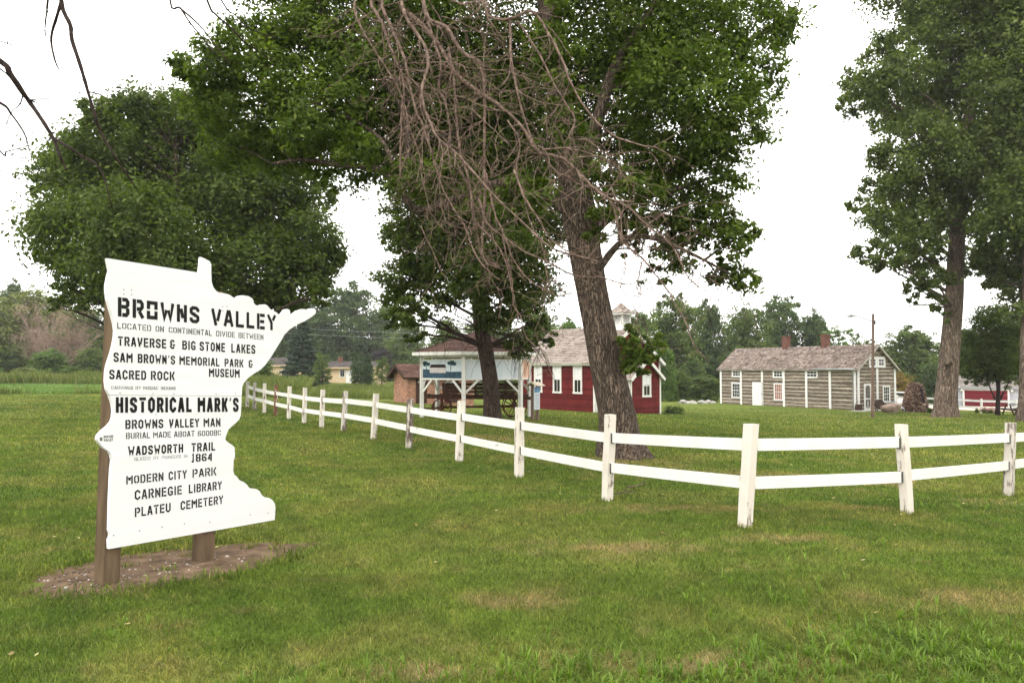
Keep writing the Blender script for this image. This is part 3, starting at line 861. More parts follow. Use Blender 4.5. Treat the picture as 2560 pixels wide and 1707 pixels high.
# ------------------------------------------------------------------ the state-shaped sign
def build_sign():
    p0 = at(272, 985, 6.5)
    sx0 = lambda x, y: (230 + x / 4, 630 + y / 4)
    sx1 = lambda x, y: (230 + x / 4, 1000 + y / 4)
    up_out = [(152, 62), (1078, 207), (1092, 50), (1140, 72), (1180, 95), (1193, 125), (1193, 200), (1197, 300), (1212, 348), (1240, 388), (1272, 407), (1310, 410), (1370, 425), (1400, 445), (1425, 460), (1448, 461), (1470, 441), (1510, 433),
              (1560, 440), (1598, 460), (1615, 485), (1618, 510), (1637, 530), (1665, 540), (1695, 529), (1730, 523), (1755, 535), (1777, 565), (1812, 587), (1850, 607), (1870, 628), (1886, 630), (1905, 614), (1932, 576), (1958, 570),
              (1978, 581), (1986, 625), (1997, 632), (2020, 617), (2052, 590), (2110, 571), (2160, 577), (2195, 564), (2225, 564), (2241, 585), (2234, 617), (2200, 645), (2130, 690), (2050, 725), (1975, 775), (1925, 825), (1890, 888),
              (1840, 968), (1790, 1048), (1740, 1120), (1690, 1172), (1620, 1215), (1560, 1260), (1518, 1308), (1502, 1350), (1498, 1436)]
    up_left = [(178, 1428), (150, 1370), (140, 1290), (145, 1200), (157, 1130), (190, 1030), (215, 940), (231, 850), (235, 790), (225, 720), (205, 640), (180, 560), (157, 480), (146, 400), (146, 335), (161, 255), (178, 190), (166, 130)]
    lo_right = [(1497, -40), (1493, 70), (1488, 150), (1474, 190), (1440, 226), (1395, 264), (1366, 292), (1345, 342), (1332, 388), (1347, 412), (1390, 440), (1424, 468), (1429, 520), (1431, 556), (1416, 610), (1412, 700), (1421, 740), (1446, 761),
                (1476, 800), (1520, 819), (1547, 842), (1576, 878), (1640, 886), (1674, 905), (1698, 948), (1722, 968), (1770, 976), (1806, 998), (1830, 1036), (1835, 1082), (1832, 1130), (1828, 1197), (172, 1487), (168, 1400), (184, 1365), (183, 1335),
                (173, 1300), (180, 1000), (194, 700), (205, 600), (194, 548), (172, 513), (120, 480), (76, 430), (53, 395), (60, 355), (100, 310), (160, 260), (198, 215), (212, 170), (216, 100), (208, 40), (200, 10), (178, -48)]
    U_, Vv = SIGN_A, ZU
    n_face = U_.cross(Vv)
    if n_face.dot(SIGN_N) < 0: U_ = -SIGN_A
    n = SIGN_N
    root = thing('sign', (p0.x, p0.y, 0), 'large white sign cut in the shape of Minnesota with black stencilled town and landmark names', 'sign')
    def smooth(pts):
        return pts
    def poly(pts, fn):
        r = []
        for x, y in pts:
            q = on_plane(*fn(x, y), p0, n)
            r.append(((q - p0).dot(U_), (q - p0).z))
        return r
    T = .038
    mb = MB(); mb.prism(poly(up_out, sx0) + poly(up_left, sx0), p0, U_, Vv, T)
    upper = mb.build('panel', M['sign'], root)
    mb = MB(); mb.prism(poly(lo_right, sx1), p0, U_, Vv, T)
    lower = mb.build('panel', M['sign'], root)
    # the thin seam is the gap between the sheets
    lines0 = [  # crop coordinates: top line, bottom line (two points each), stroke, words with x ranges
        ((262, 450, 1075, 548), (258, 643, 1070, 715), .20, [('BRoWNS', 258, 1073)]),
        ((1192, 563, 1835, 632), (1195, 730, 1835, 785), .20, [('VALLEY', 1193, 1836)]),
        ((252, 703, 1712, 825), (252, 765, 1710, 878), .14, [('LOCATED', 252, 590), ('ON', 635, 717), ('CONTINENTAL', 767, 1198), ('DIVIDE', 1240, 1427), ('BETWEEN', 1465, 1712)]),
        ((257, 842, 1632, 930), (260, 935, 1630, 1018), .18, [('TRAVERSE', 257, 742), ('&', 780, 832), ('BIG', 902, 1035), ('STONE', 1075, 1330), ('LAKES', 1392, 1632)]),
        ((215, 1003, 1608, 1080), (215, 1097, 1605, 1157), .18, [('SAM', 215, 405), ("BROWN'S", 457, 830), ('MEMORIAL', 873, 1275), ('PARK', 1325, 1512), ('&', 1565, 1608)]),
        ((1170, 1163, 1475, 1172), (1168, 1247, 1475, 1255), .18, [('MUSEUM', 1169, 1475)]),
        ((172, 1175, 825, 1195), (172, 1270, 822, 1283), .18, [('SACRED', 172, 540), ('ROCK', 588, 825)]),
        ((192, 1338, 836, 1345), (192, 1372, 836, 1377), .12, [('CARVINGS', 192, 410), ('BY', 435, 490), ('MOSIAC', 512, 662), ('INDIANS', 687, 836)]),
    ]
    lines1 = [
        ((237, -30, 1465, -24), (235, 126, 1462, 115), .20, [('HISTORICAL', 237, 997), ("MARK'S", 1055, 1465)]),
        ((333, 197, 1283, 180), (333, 288, 1283, 263), .18, [('BROWNS', 333, 712), ('VALLEY', 770, 1070), ('MAN', 1115, 1283)]),
        ((340, 325, 1288, 297), (340, 387, 1288, 353), .145, [('BURIAL', 340, 580), ('MADE', 612, 787), ('ABOAT', 820, 1025), ('6000BC', 1058, 1288)]),
        ((360, 462, 1232, 418), (360, 555, 1232, 502), .19, [('WADSWORTH', 360, 910), ('TRAIL', 993, 1232)]),
        ((424, 572, 952, 541), (424, 606, 952, 572), .09, [('BLAzED', 424, 582), ('BY', 612, 665), ('PIONEERS', 698, 888), ('IN', 917, 952)]),
        ((995, 533, 1203, 525), (995, 622, 1203, 608), .19, [('1864', 995, 1203)]),
        ((342, 757, 1240, 667), (342, 842, 1240, 750), .17, [('MODERN', 342, 713), ('CITY', 765, 947), ('PARK', 1005, 1240)]),
        ((427, 900, 1297, 808), (427, 997, 1297, 890), .17, [('CARNEGIE', 427, 898), ('LIBRARY', 967, 1297)]),
        ((428, 1075, 1310, 950), (428, 1168, 1310, 1033), .17, [('PLATEU', 428, 785), ('CEMETERY', 885, 1310)]),
        ((117, 355, 210, 347), (117, 377, 210, 372), .16, [('BROWNS', 116, 211)]),
        ((117, 387, 207, 380), (117, 410, 205, 409), .16, [('VALLEY', 117, 207)]),
    ]
    for fn, par, lines in ((sx0, upper, lines0), (sx1, lower, lines1)):
        for top, bot, th, words_ in lines:
            for text, x0, x1 in words_:
                mb = MB()
                def yy(l, x): return l[1] + (l[3] - l[1]) * (x - l[0]) / (l[2] - l[0])
                P = lambda x, l: on_plane(*fn(x, yy(l, x)), p0, n)
                letter_word(mb, text, (P(x0, bot), P(x1, bot), P(x1, top), P(x0, top)), th, n)
                mb.build('lettering', M['letter'], par)
    # six-pointed star beside the small town name
    mb = MB()
    for s in (1, -1):
        pts = []
        for k in range(3):
            a = math.pi / 2 + k * 2 * math.pi / 3
            pts.append((90 + 17 * math.cos(a), 388 - s * 24 * math.sin(a)))
        Q = [on_plane(*sx1(*p), p0, n) + n * (.0022 if s > 0 else .0026) for p in pts]
        c = (Q[0] + Q[1] + Q[2]) / 3
        I = [c + (q - c) * .52 for q in Q]
        for k in range(3):
            f = [Q[k], Q[(k + 1) % 3], I[(k + 1) % 3], I[k]]
            mb.face(f if s < 0 else f[::-1])
    mb.build('star_emblem', M['letter'], lower)
    for fn, par, pts in ((sx0, upper, [(318, 375), (394, 380), (318, 421), (394, 427), (1306, 545), (1347, 547), (1308, 587), (280, 1409), (610, 1414), (818, 1415), (1240, 1417), (1436, 1414)]),
                         (sx1, lower, [(640, 143), (217, 1350), (475, 1304), (700, 1267), (923, 1234), (1178, 1216), (1582, 1145), (1760, 1126)])):
        for x, y in pts:
            q = on_plane(*fn(x, y), p0, n)
            mb = MB(); mb.tube([q - n * .001, q + n * .003], [.0055, .0045], 8)
            mb.build('screw', M['iron'], par)
    # two treated posts behind the face, both leaning slightly
    lean = (on_plane(264.5, 762, p0, n) - on_plane(237, 1459, p0, n))
    lean = lean / lean.z
    for (bx, by, topz) in ((279, 1464, 2.62), (520, 1413, 2.60)):
        c = on_plane(bx, by, p0 - n * (T + .002), n)
        c = c - n * .072
        z0 = -.25; z1 = topz
        a0 = c + lean * (z0 - c.z); a1 = c + lean * (z1 - c.z)
        mb = MB()
        segs = 10
        Up = (a1 - a0)
        hx = SIGN_A * .072; hy = n * .07
        for k in range(segs):
            q0 = a0 + Up * (k / segs); q1 = a0 + Up * ((k + 1) / segs)
            ring_ = lambda q: [q - hx - hy, q + hx - hy, q + hx + hy, q - hx + hy]
            r0, r1 = ring_(q0), ring_(q1)
            for j in range(4):
                mb.face([r0[j], r0[(j + 1) % 4], r1[(j + 1) % 4], r1[j]])
        mb.face(ring_(a1))
        mb.build('post', M['timber'], root)
build_sign()

# ------------------------------------------------------------------ white rail fence
def fence_post(base, top, w, mat, root, dirx, label=None, brackets=()):
    mb = MB()
    rng = random.Random(int(base.x * 1000))
    dr = Vector((dirx.x, dirx.y, 0)).normalized(); sd = Vector((-dr.y, dr.x, 0))
    n = 7
    b0 = base - (top - base).normalized() * .25
    rings = []
    for k in range(n + 1):
        q = b0 + (top - b0) * (k / n)
        off = V(rng.uniform(-1, 1), rng.uniform(-1, 1), 0) * .004
        hw = w / 2 * (1 + rng.uniform(-.03, .03))
        c = .82
        ring_ = []
        for sx_, sy_ in ((-1, -c), (-c, -1), (c, -1), (1, -c), (1, c), (c, 1), (-c, 1), (-1, c)):
            ring_.append(q + off + dr * hw * sx_ + sd * hw * sy_)
        if k == n: ring_ = [p + V(0, 0, rng.uniform(-.006, .006)) for p in ring_]
        rings.append(ring_)
    for r0, r1 in zip(rings[:-1], rings[1:]):
        for j in range(8):
            mb.face([r0[j], r0[(j + 1) % 8], r1[(j + 1) % 8], r1[j]])
    mb.face(rings[-1])
    o = mb.build('post', mat, root, label=label)
    for (z, d2) in brackets:
        bm_ = MB()
        q = base + (top - base) * (z / (top.z - base.z))
        d2 = Vector((d2.x, d2.y, 0)).normalized(); s2 = Vector((-d2.y, d2.x, 0))
        c = q + d2 * (w / 2 + .012)
        bm_.obox(c + s2 * .024, d2 * .014, s2 * .003, V(0, 0, .07))
        bm_.obox(c - s2 * .024, d2 * .014, s2 * .003, V(0, 0, .07))
        bm_.obox(c - d2 * .009 + V(0, 0, -.073), d2 * .012, s2 * .026, V(0, 0, .003))
        bm_.build('bracket', M['iron'], o)
    return o
def rail(mb, a, b, h=.140, th=.036, sag=.0):
    n = 6
    d = (b - a); dh = Vector((d.x, d.y, 0)).normalized(); s = Vector((-dh.y, dh.x, 0))
    rings = []
    for k in range(n + 1):
        q = a + d * (k / n) - V(0, 0, sag * 4 * (k / n) * (1 - k / n))
        rings.append([q - s * th / 2 - ZU * h / 2, q + s * th / 2 - ZU * h / 2, q + s * th / 2 + ZU * h / 2, q - s * th / 2 + ZU * h / 2])
    for r0, r1 in zip(rings[:-1], rings[1:]):
        for j in range(4):
            mb.face([r0[j], r1[j], r1[(j + 1) % 4], r0[(j + 1) % 4]])
    mb.face(rings[0]); mb.face(rings[-1][::-1])
def build_fence():
    c = fa[-1][0]
    root = thing('rail_fence', (c.x, c.y, c.z), 'long white two-rail board fence turning a corner across the lawn', 'fence')
    alls = fa + fb
    rng = random.Random(3)
    for i, (p, q) in enumerate(alls):
        dirx = (fa[-1][0] - fa[0][0]) if i < len(fa) else (fb[1][0] - fa[-1][0])
        mt, lb = M['post'], None
        if i in (1, 7, 9): mt = M['postgrey']
        if i == 3: mt, lb = M['postrust'], 'bare post stained brown'
        if i == 15: mt, lb = M['postgrey'], 'rust-stained white post'
        br = []
        if i >= 10:
            zs = (.93, .49)
            for z in zs:
                if i < len(alls) - 1: br.append((z, alls[i + 1][0] - p))
                br.append((z, alls[i - 1][0] - p))
        fence_post(p, q, .135 if i < 14 else .13, mt, root, dirx, lb, br)
    for i in range(len(alls) - 1):
        (p, q), (p2, q2) = alls[i], alls[i + 1]
        for z in (.93, .49):
            def on(a, b, zz): return a + (b - a) * (zz / (b.z - a.z))
            z0 = z + rng.uniform(-.012, .012); z1 = z + rng.uniform(-.012, .012)
            if i == 4 and z < .6: z1 -= .03
            a = on(p, q, z0); b = on(p2, q2, z1)
            d = (b - a).normalized()
            mb = MB()
            rail(mb, a + d * .035, b - d * .035, sag=.004 if i > 8 else .003)
            mb.build('rail', M['rail'], root)
build_fence()
# ------------------------------------------------------------------ building helpers
def h2(x, y):
    return Vector((x, y, 0)).normalized()
def clap(mb, o, u, n, fn, z0, z1, row=.12, rng=random, lift=.02):
    """horizontal lapped boards: o + u*x at height z, x limited by fn(z)"""
    k = max(1, int(round((z1 - z0) / row)))
    rw = (z1 - z0) / k
    for i in range(k):
        a, b = z0 + i * rw, z0 + (i + 1) * rw
        xa, xb = fn(a); ya, yb = fn(b)
        if xb - xa < .02: continue
        P = lambda x, z, d: Vector((o[0], o[1], 0)) + u * x + n * d + ZU * z
        r = rng.random()
        mb.face([P(xa, a, lift), P(xb, a, lift), P(yb, b, .003), P(ya, b, .003)], 0, r)
        mb.face([P(xa, a, 0), P(xb, a, 0), P(xb, a, lift), P(xa, a, lift)], 0, r)
def shingles(mb, o, u, v, W_, L, row=.14, wid=.17, th=.018, rng=random, fn=None, wave=.008, var=.24):
    """lapped shingle courses on the plane o + u*x + v*y; fn(y) limits x for hips"""
    n = u.cross(v).normalized()
    if n.z < 0: n = -n
    k = max(2, int(round(L / row)))
    rw = L / k
    for i in range(k):
        y0, y1 = i * rw, min(L, (i + 1.12) * rw)
        x0, x1 = (0, W_) if fn is None else fn(y0)
        xa, xb = (0, W_) if fn is None else fn(min(L, y0 + rw))
        x = x0 - rng.uniform(0, wid)
        courser = rng.uniform(-.12, .12)
        p1, p2 = rng.uniform(0, 6.28), rng.uniform(0, 6.28)
        while x < x1:
            w2 = wid * rng.uniform(.6, 1.4)
            a, b = max(x, x0), min(x + w2 - .006, x1)
            x += w2
            if b - a < .02: continue
            j = rng.uniform(-wave, wave) * .5 + wave * (math.sin(a * 2.3 + p1) + .6 * math.sin(a * 5.1 + p2)); l = th * rng.uniform(.8, 1.5)
            ta, tb = max(a, xa), min(b, xb)
            if tb < ta: ta = tb = (a + b) / 2 if xa <= (a + b) / 2 <= xb else (xa if a < xa else xb)
            P = lambda xx, yy, d: o + u * xx + v * yy + n * d
            r = min(1, max(0, rng.gauss(.5, var) + courser))
            q = [P(a, y0 - j, l), P(b, y0 - j, l), P(tb, y1, .004), P(ta, y1, .004)]
            f = [P(a, y0 - j, -.004), P(b, y0 - j, -.004), P(b, y0 - j, l), P(a, y0 - j, l)]
            if (q[1] - q[0]).cross(q[2] - q[0]).dot(n) < 0: q = q[::-1]
            mb.face(q, 0, r); mb.face(f, 0, r)
def window(root, c, u, n, w, h, trim=.10, nx=2, ny=2, blind=0.0, proud=.045, name='window', sill=True, fm='trim', paneM='dark_glass', blindM='blind', bars=False):
    mb = MB()
    c = Vector(c)
    d = n * (proud / 2)
    for s in (-1, 1):
        mb.obox(c + u * s * (w / 2 - trim / 2) + d, u * trim / 2, n * proud / 2, ZU * (h / 2 - trim))
    mb.obox(c + ZU * (h / 2 - trim / 2) + d * 1.1, u * (w / 2 + .015), n * proud / 2 * 1.1, ZU * trim / 2)
    mb.obox(c - ZU * (h / 2 - trim / 2) + d * 1.3, u * (w / 2 + .025 if sill else w / 2), n * proud / 2 * 1.3, ZU * trim / 2)
    iw, ih = w - 2 * trim, h - 2 * trim
    for k in range(1, nx):
        mb.obox(c + u * (-iw / 2 + iw * k / nx) + n * .028, u * .012, n * .009, ZU * ih / 2)
    for k in range(1, ny):
        big = (k * 2 == ny)
        mb.obox(c + ZU * (-ih / 2 + ih * k / ny) + n * (.031 if big else .027), u * iw / 2, n * .009, ZU * (.024 if big else .012))
    f = mb.build(name, M[fm], root)
    mb = MB()
    q = lambda a, b, dd: c + u * a + ZU * b + n * dd
    mb.face([q(-iw / 2, -ih / 2, .010), q(iw / 2, -ih / 2, .010), q(iw / 2, ih / 2, .010), q(-iw / 2, ih / 2, .010)])
    mb.build('pane', M[paneM], f)
    if blind:
        mb = MB()
        mb.face([q(-iw / 2, ih / 2 - ih * blind, .014), q(iw / 2, ih / 2 - ih * blind, .014), q(iw / 2, ih / 2, .014), q(-iw / 2, ih / 2, .014)])
        mb.build('blind', M[blindM], f)
    return f
def slab(mb, o, u, v, W_, L, th, mi=0):
    n = u.cross(v).normalized()
    if n.z < 0: n = -n
    mb.obox(o + u * W_ / 2 + v * L / 2 - n * th / 2, u * W_ / 2, v * L / 2, n * th / 2, mi)

# ------------------------------------------------------------------ red schoolhouse
def build_school():
    rng = random.Random(11)
    C0 = V(4.98, 46, 0)
    L, G = h2(-.668, .744), h2(.744, .668)
    zg = gz(4.98, 46); zf = zg - .45
    LEN, WID = 6.5, 6.3
    EV, RG = 2.25, 4.42
    root = thing('schoolhouse', (C0.x, C0.y, zg), 'small red clapboard schoolhouse with white trim, cedar roof and louvred bell tower', 'schoolhouse')
    mb = MB()
    rect = lambda a: (lambda z: (0, a))
    clap(mb, C0, L, -G, rect(LEN), zf, EV, .118, rng)
    clap(mb, C0 + G * WID, L, G, rect(LEN), zf, EV, .118, rng)
    sl_ = (RG - EV) / (WID / 2)
    gf = lambda z: (0, WID) if z <= EV else ((z - EV) / sl_, WID - (z - EV) / sl_)
    clap(mb, C0, G, -L, gf, zf, RG, .118, rng)
    clap(mb, C0 + L * LEN, G, L, gf, zf, RG, .118, rng)
    # core behind the boards
    mid = C0 + L * LEN / 2 + G * WID / 2
    mb.obox(V(mid.x, mid.y, (zf + EV) / 2), L * (LEN / 2 - .02), G * (WID / 2 - .02), ZU * (EV - zf) / 2)
    mb.build('wall', M['red'], root)
    mb = MB()   # corner boards
    for q, s1, s2 in ((C0, 1, 1), (C0 + G * WID, 1, -1), (C0 + L * LEN, -1, 1), (C0 + L * LEN + G * WID, -1, -1)):
        mb.obox(V(q.x, q.y, (zf + EV) / 2) - G * s2 * .03 + L * s1 * .06, L * .075, G * .012, ZU * ((EV - zf) / 2))
        mb.obox(V(q.x, q.y, (zf + EV) / 2) - L * s1 * .026 + G * s2 * .075, L * .012, G * .075, ZU * ((EV - zf) / 2))
    mb.build('corner_board', M['trim'], root)
    # roof: two slopes
    OV, EO = .28, .30
    half = WID / 2
    up = RG - EV
    rv = (G * half + ZU * up).normalized(); rl = math.hypot(half, up)
    mb = MB()
    for s, base, vv in ((1, C0, rv), (-1, C0 + G * WID, (G * -half + ZU * up).normalized())):
        o = V(base.x, base.y, EV + .07) - L * OV - vv * EO
        shingles(mb, o, L, vv, LEN + 2 * OV, rl + EO, .20, .16, .034, rng, wave=.018, var=.13)
    roof = mb.build('roof', M['cedar'], root)
    mb = MB()
    for s, base, vv in ((1, C0, rv), (-1, C0 + G * WID, (G * -half + ZU * up).normalized())):
        o = V(base.x, base.y, EV + .06) - L * OV - vv * EO
        slab(mb, o, L, vv, LEN + 2 * OV, rl + EO - .03, .06)
        n = L.cross(vv); n = n if n.z > 0 else -n
        # rake boards and eave fascia
        for e in (-.012, LEN + 2 * OV + .012):
            mb.obox(o + L * e + vv * (rl + EO) / 2 - n * .10, L * .014, vv * (rl + EO) / 2, n * .10)
        mb.obox(o + L * (LEN / 2 + OV) - vv * .013 - n * .09, L * (LEN / 2 + OV), vv * .012, n * .075)
        # frieze under the eave
    for s2, q in ((-1, C0), (1, C0 + G * WID)):
        mb.obox(V(q.x, q.y, EV - .07) + L * LEN / 2 + G * s2 * .032, L * LEN / 2, G * .012, ZU * .07)
    mb.build('eave_trim', M['trim'], root)
    # long wall windows
    for s in (1.41, 3.17, 4.89):
        c = C0 + L * s; c.z = 1.15
        window(root, c - G * .012, L, -G, .74, 1.75, .115, 2, 2, .52)
    for s in (1.6, 3.2, 4.9):
        c = C0 + L * s + G * WID; c.z = 1.15
        window(root, c + G * .012, L, G, .74, 1.75, .115, 2, 2, .52)
    # vestibule on the gable end
    gm = C0 + G * WID / 2
    VD, VW = 1.3, 2.95
    E2, R2 = 1.30, 2.42
    vo = gm - G * VW / 2 - L * VD
    mb = MB()
    s3 = (R2 - E2) / (VW / 2)
    vf = lambda z: (0, VW) if z <= E2 else ((z - E2) / s3, VW - (z - E2) / s3)
    clap(mb, vo, G, -L, vf, zf, R2, .118, rng)
    clap(mb, vo, L, -G, rect(VD), zf, E2, .118, rng)
    clap(mb, vo + G * VW, L, G, rect(VD), zf, E2, .118, rng)
    mb.build('vestibule_wall', M['red'], root)
    mb = MB()
    for q, s2 in ((vo, 1), (vo + G * VW, -1)):
        mb.obox(V(q.x, q.y, (zf + E2) / 2) - G * s2 * .03 + L * .06, L * .075, G * .012, ZU * ((E2 - zf) / 2))
        mb.obox(V(q.x, q.y, (zf + E2) / 2) - L * .026 + G * s2 * .06, L * .012, G * .06, ZU * ((E2 - zf) / 2))
    h3 = VW / 2; u3 = R2 - E2; r3 = math.hypot(h3, u3)
    for base, sg in ((vo, 1), (vo + G * VW, -1)):
        vv = (G * sg * h3 + ZU * u3).normalized()
        o = V(base.x, base.y, E2 + .06) - L * .25 - vv * .27
        slab(mb, o, L, vv, VD + .25, r3 + .25, .05)
        n = L.cross(vv); n = n if n.z > 0 else -n
        mb.obox(o - L * .012 + vv * (r3 + .25) / 2 - n * .09, L * .014, vv * (r3 + .25) / 2, n * .09)
        mb.obox(o + L * (VD + .25) / 2 - vv * .013 - n * .06, L * (VD + .25) / 2, vv * .012, n * .055)
    mb.build('vestibule_trim', M['trim'], root)
    mb = MB()
    for base, sg in ((vo, 1), (vo + G * VW, -1)):
        vv = (G * sg * h3 + ZU * u3).normalized()
        o = V(base.x, base.y, E2 + .07) - L * .25 - vv * .27
        shingles(mb, o, L, vv, VD + .25, r3 + .27, .125, .15, .02, rng)
    mb.build('vestibule_roof', M['cedar'], root)
    c = vo + G * VW * .52; c.z = .78
    window(root, c - L * .012, G, -L, .84, 1.42, .13, 2, 2, .46)
    # bell tower astride the ridge
    tc = gm + L * .62
    a, b2 = L, G
    hw = .43
    mb = MB()
    z0, z1 = RG - .55, 5.22
    mb.obox(V(tc.x, tc.y, (z0 + 4.66) / 2), a * hw, b2 * hw, ZU * (4.66 - z0) / 2)
    for i in (-1, 1):
        for j in (-1, 1):
            mb.obox(V(tc.x, tc.y, (4.66 + z1) / 2) + a * i * (hw - .06) + b2 * j * (hw - .06), a * .065, b2 * .065, ZU * (z1 - 4.66) / 2)
    mb.obox(V(tc.x, tc.y, z1 + .03), a * (hw + .20), b2 * (hw + .20), ZU * .05)
    mb.obox(V(tc.x, tc.y, 4.68), a * (hw + .03), b2 * (hw + .03), ZU * .03)
    tw = mb.build('bell_tower', M['white'], root)
    mb = MB()
    for k in range(7):
        z = 4.76 + k * .072
        for i in (-1, 1):
            mb.obox(V(tc.x, tc.y, z) + a * i * (hw - .05), a * .03 + ZU * -.018 * i, b2 * (hw - .12), ZU * .010 + a * .004 * i)
            mb.obox(V(tc.x, tc.y, z) + b2 * i * (hw - .05), b2 * .03 + ZU * -.018 * i, a * (hw - .12), ZU * .010 + b2 * .004 * i)
    mb.build('louver', M['white'], tw)
    mb = MB()
    mb.obox(V(tc.x, tc.y, (4.70 + z1) / 2), a * (hw - .12), b2 * (hw - .12), ZU * (z1 - 4.72) / 2)
    mb.build('louver_core', M['dark_glass'], tw)
    mb = MB()
    ez, az = z1 + .09, 6.02
    hw2 = hw + .24
    for k in range(4):
        ux, uy = [(a, b2), (b2, -a), (-a, -b2), (-b2, a)][k]
        # flared pyramid: two pitches
        hm = hw2 * .50; zm = ez + (az - ez) * .38
        e0 = V(tc.x, tc.y, ez) - uy * hw2; m0 = V(tc.x, tc.y, zm) - uy * hm; p = V(tc.x, tc.y, az)
        v1 = (m0 - e0); l1 = v1.length; v1.normalize()
        shingles(mb, e0 - ux * hw2, ux, v1, 2 * hw2, l1, .11, .14, .015, rng, fn=lambda y, l1=l1: ((hw2 - hm) * y / l1, 2 * hw2 - (hw2 - hm) * y / l1))
        v2 = (p - m0); l2 = v2.length; v2.normalize()
        shingles(mb, m0 - ux * hm, ux, v2, 2 * hm, l2, .11, .14, .015, rng, fn=lambda y, l2=l2: (hm * y / l2, 2 * hm - hm * y / l2))
        mb.face([e0 - ux * hw2, e0 + ux * hw2, m0 + ux * hm, m0 - ux * hm]); mb.face([m0 - ux * hm, m0 + ux * hm, p])
    mb.build('tower_roof', M['cedar'], tw)
build_school()

# ------------------------------------------------------------------ log cabin
def log_wall(mb, o, u, n, fn, z0, z1, rng, holes=()):
    """hewn logs with uneven edges over a pale chinking sheet; holes (x0,x1,z0,z1) stay flat under the openings"""
    z = z0
    P = lambda x, zz, d: Vector((o[0], o[1], 0)) + u * x + n * d + ZU * zz
    x0, x1 = fn(z0)
    k = 14
    for i in range(k):
        a, b = z0 + (z1 - z0) * i / k, z0 + (z1 - z0) * (i + 1) / k
        xa, xb = fn(a); ya, yb = fn(b)
        mb.face([P(xa, a, .012), P(xb, a, .012), P(yb, b, .012), P(ya, b, .012)], 1)
    while z < z1 - .05:
        h = rng.uniform(.19, .29)
        gap = rng.uniform(.034, .072)
        xa, xb = fn(z + h * .5)
        if xb - xa > .1:
            m_ = max(1, int((xb - xa) / .38))
            tone = rng.random()
            pts = []
            ph = rng.uniform(0, 6)
            amp = rng.uniform(.006, .02)
            for i in range(m_ + 1):
                x = xa + (xb - xa) * i / m_
                lo_ = z + amp * math.sin(x * 1.7 + ph) + rng.uniform(-.014, .014)
                hi_ = z + h + amp * math.sin(x * 1.3 + ph * 2) + rng.uniform(-.014, .014)
                hi_ = min(hi_, z1)
                pts.append((x, lo_, hi_))
            for (xA, l0, h0), (xB, l1, h1) in zip(pts[:-1], pts[1:]):
                d = .045
                r = min(1, max(0, tone + rng.uniform(-.12, .12)))
                for f0, f1, d0, d1 in ((0, .22, .008, d), (.22, .78, d, d), (.78, 1, d, .008)):
                    mb.face([P(xA, l0 + (h0 - l0) * f0, d0), P(xB, l1 + (h1 - l1) * f0, d0), P(xB, l1 + (h1 - l1) * f1, d1), P(xA, l0 + (h0 - l0) * f1, d1)], 0, r)
        z += h + gap
